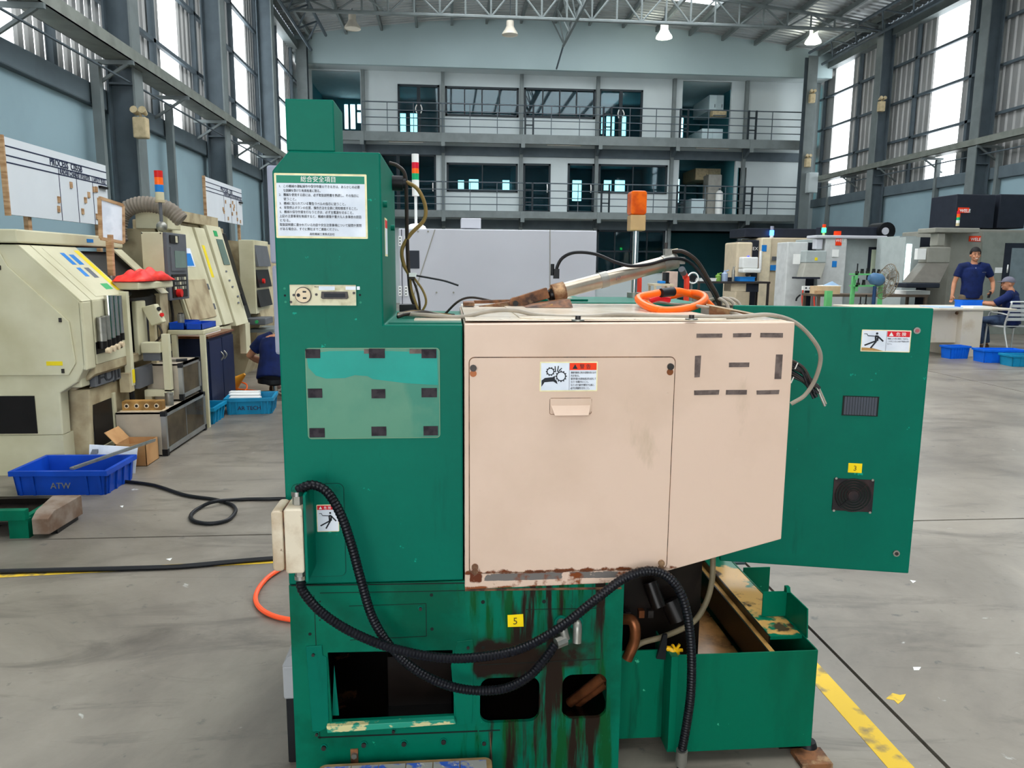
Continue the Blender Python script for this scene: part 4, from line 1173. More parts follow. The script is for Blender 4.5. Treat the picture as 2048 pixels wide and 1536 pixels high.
# danger sticker
a = Dp(1724, 659); b = Dp(1819, 705)
ds = sticker(dob, a[0], b[0], b[1], a[1], 0.0, e=0.0025, label='danger sticker with a shock figure on the open door')
yt = -0.0014
xm = a[0] + (b[0] - a[0]) * 0.505
MB().box(xm, xm + 0.0008, yt - 0.0003, yt, b[1] + 0.003, a[1] - 0.003).build('divider', m_ink, ds)
MB().box(xm + 0.002, b[0] - 0.0035, yt - 0.0003, yt, a[1] - 0.0215, a[1] - 0.0035).build('header_band', m_red, ds)
MB().prism([(xm + 0.007, a[1] - 0.019), (xm + 0.021, a[1] - 0.019), (xm + 0.014, a[1] - 0.006)], 'y', yt - 0.0007, yt).build('warning_triangle', m_white, ds)
text('危 険', 0.0135, (xm + 0.028, yt - 0.0006, a[1] - 0.0178), m_white, ds)
for i, (s, w) in enumerate((('接触により死亡事故につながる。', .062), ('この中に入るには必ず電源を切り', .064), ('なさい。', .014))):
    text(s, 0.006, (xm + 0.004, yt - 0.0005, a[1] - 0.0295 - i * 0.0085), m_signgrey, ds, width=w)
shock_figure(a[0] + 0.004, xm - 0.003, b[1] + 0.005, a[1] - 0.003, yt, ds, m_ink)
MB().prism([(a[0] + 0.003, b[1] + 0.003), (xm - 0.006, b[1] + 0.003), (a[0] + 0.035, b[1] + 0.012), (a[0] + 0.003, b[1] + 0.013)], 'y', yt - 0.0004, yt).build('worn_patch', m_tan, ds)
for (u, v), mt in (((1833, 661), m_galv), ((1792, 1106), m_galv)):
    x, z = Dp(u, v)
    lk = MB().cyl((x, 0, z), (x, -0.006, z), 0.0105, 18).build('lock_ring', mt, dob)
    MB().cyl((x, -0.006, z), (x, -0.0085, z), 0.006, 12).build('lock_core', m_screw if v > 700 else M('lock_red', rgb(170, 90, 96), 0.4), lk)
# hinge posts linking the door to the body
for z in (0.55, 1.15):
    MB().box(0.86, 0.96, 2.42, 2.45, z - 0.03, z + 0.03).build('hinge', m_green, mach)
MB().box(0.862, 0.876, 2.35, 2.72, 0.45, 1.235).build('cabinet_side', m_green, mach)

# --- beacon on its pole
pp = at(1270, 588, Z=1.268)
bx, by = pp.x, pp.y
by = min(by, 3.15)
q0 = at(1270, 588, Y=by); q1 = at(1272, 462, Y=by); bx = q1.x
MB().cyl((bx, by, 1.268), (bx, by, q1.z), 0.0125, 14).build('beacon_pole', m_chrome, mach)
c0, c1 = at(1257, 462, Y=by), at(1290, 383, Y=by)
zs = q1.z + (c1.z - q1.z) * 0.40
w = (c1.x - c0.x) / 2
cxb = (c0.x + c1.x) / 2
bc = MB().box(cxb - w, cxb + w, by - w, by + w, q1.z, zs).build('beacon_base', M('beacon_base_tan', rgb(196, 160, 112), 0.45, var=0.12, scale=20), mach, bev=0.004)
MB().prism(rrect(cxb - w * 1.04, cxb + w * 1.04, zs, c1.z, 0.012), 'y', by - w * 1.04, by + w * 1.04).build('beacon_lens', M('beacon_orange', rgb(230, 100, 4), 0.25, col2=rgb(196, 70, 2), scale=20), bc, bev=0.004)
MB().cyl((bx, by, 1.268), (bx, by, 1.29), 0.03, 14).build('pole_foot', m_galv, mach)

# ------------------------------------------------------------------ coolant tank beside the base
tk = thing('coolant_tank', 'open green coolant tank with tan residue beside the machine base', 'tank', (0.84, 2.2, 0))
TY, TX0, TX1, TZ0, TZ1 = 1.89, 0.628, 1.030, 0.040, 0.336
MB().box(TX0, TX1, TY, TY + 0.004, TZ0, TZ1).build('front_wall', m_tank, tk, bev=0.001)
MB().box(TX1 - 0.004, TX1, TY + 0.004, 2.62, TZ0, TZ1).build('side_wall', m_tank, tk)
MB().box(TX0 - 0.02, TX0 - 0.016, TY + 0.06, 2.62, TZ0, TZ1 - 0.01).build('side_wall', m_tank, tk)
MB().box(TX0 - 0.02, TX1, 2.62, 2.624, TZ0, 0.50).build('rear_wall', m_tank, tk)
MB().box(TX0 - 0.02, TX1 - 0.004, TY + 0.004, 2.62, TZ0, TZ0 + 0.01).build('bottom', m_tank, tk)
MB().box(0.462, TX0 - 0.002, 1.955, 1.96, 0.045, 0.318).build('side_chamber_wall', m_tank, tk)
MB().box(0.462, TX0 - 0.02, 1.96, 2.62, 0.045, 0.055).build('side_chamber_bottom', m_tank, tk)
MB().box(TX0 - 0.02, TX0, TY - 0.002, TY + 0.06, 0.05, TZ1 - 0.004).build('corner_fold', m_tank, tk)
# coolant inside and the ledge with dried residue
MB().box(TX0 - 0.014, 0.89, TY + 0.065, 2.60, 0.20, 0.215).build('coolant', layered('coolant', rgb(150, 106, 58), [(rgb(70, 50, 32), 5, (1, 1, 1), 0.45, 0.6, [])], 0.25), tk)
m_ledge = layered('ledge_residue', rgb(0, 104, 76), [(rgb(196, 152, 86), 5, (1, 1, 1), 0.42, 0.45, [('Y', 1.95, 2.0, 2.45, 2.55)]), (rgb(70, 54, 38), 7, (1, 1, 1), 0.55, 0.6, [])], 0.3)
MB().box(0.930, TX1 - 0.004, 1.98, 2.60, TZ1 - 0.012, TZ1 - 0.002).build('ledge', m_ledge, tk)
MB().box(0.895, 0.925, TY + 0.01, 2.60, TZ1 - 0.03, TZ1 - 0.024).build('gutter', m_tan, tk)
MB().box(0.890, 0.895, TY + 0.01, 2.60, TZ1 - 0.10, TZ1 - 0.006).build('gutter_side', m_oil, tk)
MB().box(0.925, 0.930, 1.98, 2.60, TZ1 - 0.06, TZ1 - 0.002).build('gutter_side', m_oil, tk)
# upstands: near bracket and far bracket
q0, q1, q2, q3 = F(1570, 1238, 2.06), F(1634, 1228, 2.0), F(1632, 1300, 1.92), F(1580, 1252, 2.05)
MB().prism([(1.96, TZ1), (2.10, TZ1), (2.10, TZ1 + 0.085), (1.97, TZ1 + 0.085)], 'x', TX1 + 0.0, TX1 + 0.004).build('bracket_plate', m_tank, tk)
MB().box(0.955, TX1, 2.10, 2.104, TZ1 - 0.0, TZ1 + 0.08).build('bracket_plate', m_tank, tk)
MB().prism([(2.10, TZ1 + 0.08), (2.10, TZ1 + 0.10), (2.085, TZ1 + 0.10), (2.08, TZ1 + 0.085)], 'x', TX1 - 0.01, TX1 + 0.002).build('bracket_hook', m_tank, tk)
a, b = at(1484, 1188, Y=2.55), at(1541, 1134, Y=2.55)
MB().box(a.x, b.x, 2.55, 2.555, a.z - 0.01, b.z).build('far_upstand', m_tank, tk, bev=0.002)
a, b = at(1385, 1200, Y=2.60), at(1484, 1125, Y=2.60)
MB().box(a.x, b.x, 2.60, 2.605, TZ1, b.z).build('far_plate', m_tank, tk)
MB().box(a.x + 0.03, b.x + 0.005, 2.58, 2.64, b.z, b.z + 0.008).build('far_cap', m_cap, tk)
# yellow valve on the tank's corner and its rag
vx = at(1350, 1298, Y=1.93)
MB().tube(spline([(vx.x - 0.025, 1.93, vx.z + 0.005), (vx.x, 1.925, vx.z - 0.006), (vx.x + 0.008, 1.93, vx.z - 0.02)], 5), [0.006, 0.008, 0.011, 0.013, 0.012, 0.012, 0.011, 0.010, 0.009, 0.007, 0.004], 8).build('valve_tap', M('valve_yellow', rgb(236, 178, 16), 0.35, col2=rgb(120, 90, 30), lo=0.55, hi=0.65, scale=60), tk)
for k in range(6):
    an = k * 1.05
    MB().bar((vx.x, 1.925, vx.z), (vx.x + 0.02 * math.cos(an), 1.922, vx.z + 0.02 * math.sin(an)), 0.008, 0.006).build('valve_fin', MATS['valve_yellow'], tk)
# levelling foot and base plate
fx = at(1640, 1470, Z=0.03)
MB().box(0.985, 1.075, 1.845, 1.92, 0.0, 0.014).build('foot_plate', m_rust, tk)
MB().cyl((1.043, 1.93, 0.0), (1.043, 1.93, 0.03), 0.03, 14, 0.02).build('levelling_foot', m_black, tk)
MB().cyl((1.043, 1.93, 0.03), (1.043, 1.93, 0.10), 0.008, 10).build('foot_stud', m_screw, tk)
MB().box(TX0, TX0 + 0.06, TY + 0.2, TY + 0.26, 0.0, TZ0).build('foot_block', m_oil, tk)
MB().box(TX1 - 0.07, TX1 - 0.01, TY + 0.05, TY + 0.11, 0.0, TZ0).build('foot_block', m_oil, tk)
MB().box(0.50, 0.56, 2.2, 2.26, 0.0, 0.046).build('foot_block', m_oil, tk)
# hose running from under the cover down into the tank corner
MB().tube(spline([P(1426, 1110, 2.02), P(1424, 1160, 2.0), P(1412, 1205, 1.99), P(1385, 1245, 1.98), P(1330, 1272, 1.97), P(1285, 1285, 1.97), P(1265, 1300, 1.97)], 8), 0.0085, 10).build('coolant_hose', M('hose_olive', rgb(120, 108, 84), 0.5, var=0.2, scale=20), None, label='olive grey hose hanging under the cream cover into the tank corner', cat='hose')
conduit('flexible_conduit', [P(1376, 1128, 2.12), P(1386, 1155, 2.1), P(1394, 1195, 2.09), P(1392, 1230, 2.08), P(1382, 1258, 2.07)], 0.011, m_conduit, 'short black corrugated conduit hanging behind the long one over the tank')

# ------------------------------------------------------------------ small things by the machine's foot
t = thing('grey_switch_box', 'small grey plastic box on a black block left of the machine base', 'switch box', (-0.44, 2.05, 0))
MB().box(-0.462, -0.418, 1.98, 2.10, 0.0, 0.20).build('black_block', m_black, t, bev=0.003)
MB().box(-0.466, -0.416, 1.97, 2.10, 0.20, 0.30).build('box_body', M('light_grey_plastic', rgb(160, 160, 162), 0.4), t, bev=0.006)
MB().prism([(-0.466, 0.30), (-0.416, 0.30), (-0.416, 0.345), (-0.452, 0.325)], 'y', 1.97, 2.10).build('box_lid', M('light_grey_plastic', rgb(160, 160, 162), 0.4), t)
# worn blue step board in front of the base
t = thing('step_board', 'worn blue step board with a wooden rim in front of the machine base', 'step board', (-0.16, 1.6, 0))
a, b = at(640, 1524, Y=1.80), at(1008, 1514, Y=1.80)
zt = 0.108
m_blueboard = layered('worn_blue', rgb(44, 84, 176), [(rgb(150, 146, 140), 16, (1, 1, 1), 0.46, 0.52, []), (rgb(196, 184, 160), 60, (1, 1, 1), 0.60, 0.66, [])], 0.6)
MB().prism(rrect(-0.345, 0.105, 1.30, 1.818, 0.02), 'z', 0.0, zt - 0.004).build('rim', M('rim_wood', rgb(150, 122, 82), 0.7, var=0.3, scale=20), t)
for i in range(6):
    for j in range(4):
        x0 = -0.330 + i * 0.0705; y0 = 1.315 + j * 0.1225
        MB().box(x0, x0 + 0.068, y0, y0 + 0.120, zt - 0.006, zt).build('tile', m_blueboard, t)

# ------------------------------------------------------------------ things lying on top of the machine
ZTOP = 1.268
def TP(u, v, y): return at(u, v, Y=y)
# pneumatic cylinder with rusty lever
cy = thing('pneumatic_cylinder', 'silver pneumatic cylinder with rusty lever lying on the machine top', 'cylinder', (0.4, 2.5, ZTOP))
YA = 2.50
e0, e1 = TP(1112, 585, YA), TP(1352, 521, YA + 0.05)
d = (e1 - e0).normalized()
MB().cyl(e0, e0 + (e1 - e0) * 0.36, 0.0255, 20).build('barrel_front', M('steel_warm', rgb(170, 158, 142), 0.28, metal=0.75, var=0.25, scale=10), cy)
MB().cyl(e0 + (e1 - e0) * 0.36, e0 + (e1 - e0) * 0.42, 0.027, 20).build('band', m_galv, cy)
MB().cyl(e0 + (e1 - e0) * 0.42, e1, 0.0255, 20).build('barrel', MATS['steel_warm'], cy)
MB().cyl(e1 - d * 0.05, e1 + d * 0.0, 0.028, 16).build('end_cap', m_galv, cy)
MB().box(e1.x - 0.02, e1.x + 0.028, e1.y - 0.014, e1.y + 0.014, e1.z - 0.012, e1.z + 0.012).build('clevis', m_galv, cy)
MB().cyl(e0 - d * 0.012, e0 + d * 0.03, 0.030, 16).build('gland', m_rust, cy)
pm = (e0 + e1) / 2
an_ = math.atan2(d.z, d.x)
text('Sanyo', 0.019, (pm.x - 0.035, pm.y - 0.0262, pm.z - 0.016), m_signgrey, cy, rot=(math.pi / 2, -an_, 0))
# elbow valve blocks
v0 = TP(1112, 545, YA)
MB().box(v0.x - 0.008, v0.x + 0.010, YA - 0.01, YA + 0.01, v0.z - 0.02, v0.z + 0.012).build('port_valve', m_black, cy)
MB().cyl((v0.x - 0.012, YA, v0.z - 0.01), (v0.x - 0.012, YA, v0.z + 0.028), 0.006, 10).build('valve_screw', m_black, cy)
v1 = TP(1335, 506, YA + 0.05)
MB().box(v1.x - 0.012, v1.x + 0.012, v1.y - 0.012, v1.y + 0.012, v1.z - 0.012, v1.z + 0.014).build('port_valve', m_galv, cy)
MB().cyl((v1.x - 0.006, v1.y, v1.z + 0.014), (v1.x - 0.006, v1.y, v1.z + 0.035), 0.006, 10).build('valve_screw', m_screw, cy)
MB().cyl((v1.x + 0.012, v1.y, v1.z + 0.004), (v1.x + 0.036, v1.y, v1.z + 0.008), 0.008, 10).build('port_fitting', m_beige, cy)
# lever arms
A0, A1, A2 = TP(958, 618, YA - 0.02), TP(1030, 606, YA - 0.02), TP(1096, 585, YA - 0.02)
MB().bar(A0, A1 + Vector((0.01, 0, 0)), 0.02, 0.020).build('lever_arm', m_rust, cy, bev=0.003)
MB().bar(A1 - Vector((0.01, 0, 0.003)), A2, 0.024, 0.036).build('lever_arm', m_rust, cy, bev=0.003)
MB().cyl(A1 + Vector((0, -0.02, 0)), A1 + Vector((0, 0.02, 0)), 0.019, 18).build('pivot_boss', m_rust, cy)
MB().cyl(A1 + Vector((0, -0.026, 0)), A1 + Vector((0, -0.018, 0)), 0.009, 14).build('pivot_pin', m_oil, cy)
kn = TP(1105, 590, YA)
MB().ball((kn.x, kn.y, kn.z), (0.022, 0.02, 0.024), 10, 7).build('clevis_knuckle', m_oil, cy)
MB().tube(spline([TP(1098, 578, YA), TP(1112, 590, YA), TP(1118, 610, YA), TP(1104, 618, YA)], 5), 0.007, 8).build('chain_link', m_rust, cy)
MB().box(TP(925, 0, YA).x, TP(948, 0, YA).x, YA - 0.05, YA + 0.05, ZTOP, TP(0, 600, YA).z).build('mount_block', m_rust, cy)
MB().bar(TP(948, 604, YA + 0.06), TP(1050, 601, YA + 0.06), 0.03, 0.010).build('mount_plate', m_rust, cy)
MB().hexa([(TP(1048, 622, 2.42).x, 2.36, ZTOP + 0.001), (TP(1140, 622, 2.42).x, 2.36, ZTOP + 0.001), (TP(1140, 622, 2.42).x, 2.44, ZTOP + 0.001), (TP(1048, 622, 2.42).x, 2.44, ZTOP + 0.001)],
          [(TP(1060, 618, 2.42).x, 2.40, ZTOP + 0.006), (TP(1138, 606, 2.42).x, 2.40, ZTOP + 0.026), (TP(1132, 606, 2.42).x, 2.48, ZTOP + 0.024), (TP(1062, 618, 2.42).x, 2.46, ZTOP + 0.008)]).build('bent_plate', m_rust, cy)
MB().bar(TP(1058, 622, 2.38), TP(1105, 610, 2.38), 0.018, 0.006).build('brass_strip', M('brass_strip', rgb(206, 164, 84), 0.4, var=0.3, scale=20), cy)
# stiff black hose over the cylinder
MB().tube(spline([v0 + Vector((0.006, 0, 0.0)), TP(1114, 535, YA), TP(1125, 516, YA), TP(1150, 505, YA), TP(1190, 508, YA), TP(1230, 524, YA), TP(1262, 532, YA), TP(1300, 528, YA), TP(1345, 517, YA), TP(1380, 525, YA + 0.02), TP(1410, 560, YA + 0.02), TP(1440, 612, YA), TP(1446, 630, YA)], 8), 0.0055, 8).build('air_hose', m_black, None, label='thin black air hose arching over the silver cylinder', cat='hose', group='hoses on the machine top')
MB().tube(spline([TP(1345, 503, YA + 0.05), TP(1368, 504, YA), TP(1395, 524, YA), TP(1418, 562, YA), TP(1436, 596, YA), TP(1440, 628, YA)], 8), 0.007, 8).build('air_hose', m_cable, None, label='taped dark hose drooping from the far end of the silver cylinder', cat='hose', group='hoses on the machine top')
# orange hose loop
YO = 2.35
loop = [TP(1428, 618, 2.42), TP(1405, 598, 2.40), TP(1370, 585, 2.38), TP(1345, 582, 2.36), TP(1300, 589, 2.34), TP(1277, 595, 2.30), TP(1284, 607, 2.24), TP(1312, 619, 2.16), TP(1350, 620, 2.16), TP(1390, 612, 2.22), TP(1410, 598, 2.28), TP(1400, 588, 2.34), TP(1372, 586, 2.42), TP(1340, 592, 2.46), TP(1300, 594, 2.45), TP(1282, 600, 2.40), TP(1300, 612, 2.28), TP(1322, 624, 2.14)]
t = thing('orange_air_hose', 'coiled orange air hose on top of the machine', 'hose', (0.62, 2.3, ZTOP))
MB().tube(spline(loop, 8), 0.0112, 10).build('hose_coil', m_orange, t)
MB().cyl(TP(1322, 586, 2.34), TP(1347, 583, 2.36), 0.0145, 12).build('hose_coupling', m_black, t)
MB().tube(spline([TP(1300, 602, 2.38), TP(1318, 597, 2.38), TP(1340, 600, 2.38)], 5), 0.009, 8).build('red_grip', m_red, t)
# grey cable across the top and down the right side
MB().tube(spline([TP(800, 628, 2.05), TP(850, 630, 2.0), TP(920, 634, 1.98), TP(980, 622, 2.0), TP(1030, 621, 2.0), TP(1080, 631, 1.99), TP(1160, 634, 1.95), TP(1240, 629, 1.96), TP(1320, 632, 1.95), TP(1400, 634, 1.92), TP(1480, 633, 1.93), TP(1540, 630, 1.93), TP(1590, 645, 1.94), TP(1625, 678, 1.95), TP(1641, 712, 1.96), TP(1632, 755, 1.98), TP(1610, 790, 1.99), TP(1582, 808, 2.0)], 9), 0.0058, 8).build('grey_cable', m_cablegrey, None, label='long grey cable lying across the machine top and looping down its right end', cat='cable', group='cables on the machine')
MB().tube(spline([TP(1300, 602, 2.6), TP(1345, 608, 2.55), TP(1395, 612, 2.2), TP(1450, 622, 2.12), TP(1520, 640, 2.0), TP(1580, 642, 1.97)], 8), 0.0048, 8).build('grey_cable', m_cablegrey, None, label='second grey cable running over the raised flange at the top right', cat='cable', group='cables on the machine')
MB().tube(spline([TP(890, 628, 2.6), TP(915, 604, 2.6), TP(940, 595, 2.6), TP(975, 600, 2.6), TP(1010, 610, 2.6)], 8), 0.004, 8).build('grey_cable', m_cable, None, label='thin dark cable bowed behind the rusty lever', cat='cable', group='cables on the machine')
for k, (dx, r) in enumerate(((0, 0.006), (14, 0.006), (26, 0.005))):
    MB().tube(spline([TP(1418 + dx, 600, 2.55), TP(1436 + dx, 597, 2.5), TP(1452 + dx, 606, 2.48), TP(1458 + dx, 622, 2.46)], 6), r, 8).build('grey_cable', m_cablegrey, None, label='short grey cable bend at the cabinet top, %s of three' % WORDS[k], cat='cable', group='cables on the machine')
# wire bundle out of the cover's right end
wbn = thing('wire_bundle', 'dark bundle of cut wires sticking out at the right end of the cover', 'wire bundle', (0.95, 2.1, 0.98))
random.seed(3)
for k in range(9):
    p0 = TP(1560 + random.uniform(0, 10), 712 + k * 4.4, 2.08)
    p1 = TP(1605 + random.uniform(-5, 5), 734 + k * 3.8, 2.06)
    p2 = TP(1628 + random.uniform(-10, 12), 772 + k * 2.5 + random.uniform(-6, 6), 2.04)
    MB().tube(spline([p0, p1, p2], 5), 0.0042, 6).build('wire', [m_cable, m_black, m_conduit][k % 3], wbn)
MB().tube([TP(1632, 770, 2.05), TP(1650, 812, 2.04)], 0.004, 8).build('spade_lead', m_galv, wbn)
MB().tube([TP(1634, 768, 2.05), TP(1652, 808, 2.04)], 0.003, 8).build('spade_lead', m_cablegrey, wbn)
for q in ((1590, 724), (1582, 752)):
    c = TP(q[0], q[1] + 14, 2.045)
    MB().tube([c, c + Vector((0.005, -0.004, 0.018))], 0.0018, 6).build('cable_tie', m_white, wbn)
# cable harness by the control column
hn = thing('cable_harness', 'brown and black cable harness hanging beside the control column', 'cable harness', (-0.12, 2.2, 1.258))
YH = 2.22
MB().cyl(TP(783, 366, YH), TP(806, 367, YH), 0.021, 16).build('cable_gland', m_black, hn)
MB().cyl(TP(800, 366, YH), TP(812, 367, YH), 0.015, 14).build('gland_nut', m_black, hn)
MB().tube(spline([TP(778, 326, YH), TP(795, 332, YH), TP(810, 350, YH), TP(813, 400, YH), TP(814, 470, YH), TP(817, 540, YH), TP(822, 590, YH), TP(835, 622, YH)], 7), 0.0055, 8).build('cable', m_cable, hn)
m_olive = M('cable_olive', rgb(132, 108, 60), 0.5, var=0.2)
MB().tube(spline([TP(810, 362, YH), TP(835, 378, YH), TP(850, 410, YH), TP(848, 440, YH), TP(820, 470, YH), TP(804, 500, YH), TP(808, 530, YH), TP(818, 550, YH), TP(822, 580, YH), TP(836, 622, YH)], 7), 0.0055, 8).build('cable', m_olive, hn)
MB().tube(spline([TP(820, 548, YH), TP(832, 575, YH), TP(838, 600, YH), TP(840, 624, YH)], 6), 0.0035, 7).build('cable', m_cable, hn)
MB().tube(spline([TP(822, 548, YH), TP(845, 580, YH), TP(852, 605, YH), TP(842, 626, YH)], 6), 0.0035, 7).build('cable', m_olive, hn)
MB().tube(spline([TP(826, 550, YH), TP(860, 556, YH), TP(890, 562, YH), TP(917, 571, YH)], 6), 0.003, 7).build('loose_lead', m_black, hn)
MB().box(TP(809, 0, YH).x, TP(823, 0, YH).x, YH - 0.012, YH + 0.012, TP(0, 553, YH).z, TP(0, 541, YH).z).build('harness_clip', m_cable, hn)
MB().box(TP(811, 0, YH).x, TP(826, 0, YH).x, YH - 0.014, YH - 0.002, TP(0, 548, YH).z, TP(0, 540, YH).z).build('clip_label', m_white, hn)
for k in range(4):
    MB().tube(spline([TP(795, 634 - k * 2, 2.0 + 0.03 * k), TP(815 + k * 6, 628 - k * 2, 2.02 + 0.03 * k), TP(850 + k * 8, 625 + k, 2.05), TP(890 + k * 6, 634 - k, 2.0)], 6), 0.0045, 7).build('cable', [m_cable, m_cablegrey, m_olive, m_cable][k], hn)
MB().box(TP(790, 0, 2.2).x, TP(822, 0, 2.2).x, 2.18, 2.24, 1.258, 1.285).build('cable_clamp', m_black, hn)
# side warning label and screws on the column's right face
MB().box(-0.160, -0.1592, 1.93, 2.0, 1.42, 1.515).build('side_sticker', m_signyellow, mach)
MB().box(-0.1592, -0.1588, 1.935, 1.995, 1.425, 1.49).build('side_sticker_face', m_signwhite, mach)
MB().box(-0.1592, -0.1588, 1.935, 1.995, 1.49, 1.51).build('side_sticker_band', m_red, mach)
for yq, zq in ((1.90, 1.545), (2.14, 1.50)):
    MB().cyl((-0.160, yq, zq), (-0.150, yq, zq), 0.008, 12).build('side_bolt', m_green, mach)

# ------------------------------------------------------------------ left side: old cream lathes and what stands around them
m_ivory = M('lathe_ivory', rgb(204, 198, 168), 0.45, col2=rgb(176, 168, 134), lo=0.4, hi=0.75, scale=2.5)
m_ivory2 = M('lathe_ivory_dirty', rgb(178, 164, 132), 0.5, col2=rgb(132, 114, 86), lo=0.45, hi=0.7, scale=5)
m_inside = M('black_and_inside_shade', rgb(20, 17, 16), 0.4, var=0.3)  # black parts, and openings whose shade is put into the colour
m_greypanel = M('control_panel_grey', rgb(92, 94, 98), 0.45, var=0.1)
m_screen = M('screen_dull_green', rgb(104, 122, 112), 0.15, var=0.08)
m_wood = M('raw_wood', rgb(186, 152, 116), 0.7, col2=rgb(150, 112, 76), scale=5, stretch=(1, 1, 6))
m_card = M('cardboard', rgb(186, 142, 96), 0.8, col2=rgb(160, 116, 74), scale=4)
m_bluecrate = M('crate_blue', rgb(16, 70, 176), 0.4, var=0.2, scale=5)
m_bluecrate2 = M('crate_bright_blue', rgb(18, 104, 220), 0.4, var=0.15, scale=5)
m_teal_crate = M('crate_turquoise', rgb(22, 134, 176), 0.4, var=0.2, scale=5)
m_alu = M('aluminium_profile', rgb(150, 150, 146), 0.35, metal=0.7, var=0.15, scale=8)
m_navy = M('cabinet_navy', rgb(34, 42, 70), 0.5, var=0.25, scale=3)
m_redpl = M('red_plastic', rgb(206, 34, 30), 0.4, var=0.15)
m_yellow = M('yellow_sticker', rgb(232, 206, 30), 0.5, var=0.08)
m_bluest = M('blue_sticker', rgb(30, 120, 196), 0.5, var=0.05)
m_greenst = M('green_sticker', rgb(46, 158, 92), 0.5, var=0.05)

L1 = thing('cnc_lathe', 'cream lathe with sloped door at the left edge below the near whiteboard', 'machine', (-3.4, 5.9, 0), 'cream lathes')
FX, TX = -2.367, -2.725            # front face and top of slope
prof = [(-4.55, 0.27), (-2.545, 0.27), (-2.54, 0.55), (-2.43, 0.62), (FX, 0.73), (FX, 1.148), (TX, 1.505), (-4.55, 1.505)]
MB().prism(prof, 'y', 5.06, 5.17).build('end_cover', m_ivory, L1, bev=0.008)
inner = [(-4.5, 0.67), (-2.47, 0.67), (-2.42, 0.75), (-2.44, 1.02), (-2.785, 1.37), (-2.82, 1.45), (-4.5, 1.45)]
ep = MB().prism(inner, 'y', 5.045, 5.06).build('end_panel', m_ivory, L1, bev=0.004)
for x, z in ((-2.49, 1.03), (-2.83, 1.36), (-2.50, 0.70), (-2.95, 0.70)):
    MB().box(x - 0.008, x + 0.008, 5.036, 5.045, z - 0.014, z + 0.014).build('panel_latch', m_screw, ep)
MB().box(-2.60, -2.50, 5.043, 5.045, 0.735, 0.762).build('yellow_sticker', m_yellow, ep)
MB().prism([(x + (0.012 if x < -3 else -0.03), z) for x, z in prof[:5]] + [(FX - 0.03, 1.13), (TX - 0.03, 1.48), (-4.5, 1.48)], 'y', 5.17, 6.58).build('inside_shade_core', m_inside, L1)  # solid dark filling; shade inside the door opening is put into its colour
MB().box(-4.55, -2.70, 5.03, 6.58, 1.515, 1.60).build('top_band', m_ivory, L1, bev=0.01)
MB().box(-2.70, -2.697, 5.95, 6.05, 1.545, 1.57).build('maker_sticker', m_bluest, L1)
def slope(y0, y1, name, mat, par, th=0.02, zlo=1.148, zhi=1.505, off=0.012):
    def pt(z, o): 
        t = (z - 1.148) / (1.505 - 1.148)
        return FX + (TX - FX) * t + o
    a = [(pt(zlo, off - th), y0, zlo), (pt(zlo, off - th), y1, zlo), (pt(zhi, off - th), y1, zhi), (pt(zhi, off - th), y0, zhi)]
    b = [(pt(zlo, off), y0, zlo), (pt(zlo, off), y1, zlo), (pt(zhi, off), y1, zhi), (pt(zhi, off), y0, zhi)]
    return MB().hexa(a, b).build(name, mat, par, bev=0.003)
sd = slope(5.20, 5.80, 'sliding_door', m_ivory, L1)
slope(5.30, 5.78, 'door_face', m_ivory, sd, 0.004, 1.17, 1.49, 0.016)
for y0, y1, z0, z1, mt in ((5.70, 5.77, 1.20, 1.48, m_yellow), (5.55, 5.66, 1.21, 1.25, m_greenst), (5.46, 5.52, 1.38, 1.46, m_bluest), (5.56, 5.63, 1.38, 1.45, m_bluest), (5.46, 5.52, 1.30, 1.36, m_bluest), (5.57, 5.64, 1.29, 1.36, m_signgrey)):
    slope(y0, y1, 'door_sticker', mt, sd, 0.001, z0, z1, 0.0175)
MB().box(FX - 0.01, FX + 0.012, 5.20, 5.72, 0.72, 1.148).build('door_lower', m_ivory, L1, bev=0.006)
slope(5.06, 5.19, 'end_trim', m_ivory, L1, 0.02)
MB().box(FX - 0.02, FX + 0.012, 5.06, 5.185, 0.70, 1.148).build('end_trim', m_ivory, L1, bev=0.01)
slope(6.42, 6.58, 'right_jamb', m_ivory, L1)
MB().box(FX - 0.02, FX + 0.02, 5.88, 6.06, 0.70, 1.11).build('second_door', m_ivory, L1, bev=0.01)
MB().box(FX - 0.04, FX + 0.0, 6.40, 6.58, 0.55, 1.148).build('right_jamb', m_ivory2, L1)
# apron and lower body
MB().prism([(-4.5, 0.55), (-2.50, 0.55), (FX + 0.01, 0.66), (FX + 0.01, 0.72), (-4.5, 0.72)], 'y', 5.17, 6.58).build('apron', m_ivory2, L1, bev=0.004)
MB().prism([(-4.5, 0.0), (-2.52, 0.0), (-2.44, 0.10), (-2.42, 0.55), (-4.5, 0.55)], 'y', 5.20, 6.60).build('lower_body', m_ivory2, L1, bev=0.01)
MB().box(-4.55, -2.545, 5.062, 5.20, 0.0, 0.27).build('kick_panel', m_ivory, L1)
MB().box(-4.2, -2.70, 5.052, 5.062, 0.285, 0.535).build('dark_window', m_inside, L1)
MB().box(-2.545, -2.42, 5.10, 5.22, 0.58, 0.66).build('name_block', m_ivory, L1, bev=0.006)
# maker's plate and lettering on the front
MB().box(FX - 0.06, FX - 0.02, 5.22, 5.62, 0.565, 0.665).build('name_plate', m_greypanel, L1)
MB().box(-2.42, FX - 0.06, 5.22, 5.62, 0.56, 0.67).build('name_block', m_ivory2, L1)
text('FUJI', 0.095, (FX - 0.018, 5.255, 0.58), m_ink, L1, bold=0.02, rot=(math.pi / 2, 0, math.pi / 2), width=0.33, depth=0.001)
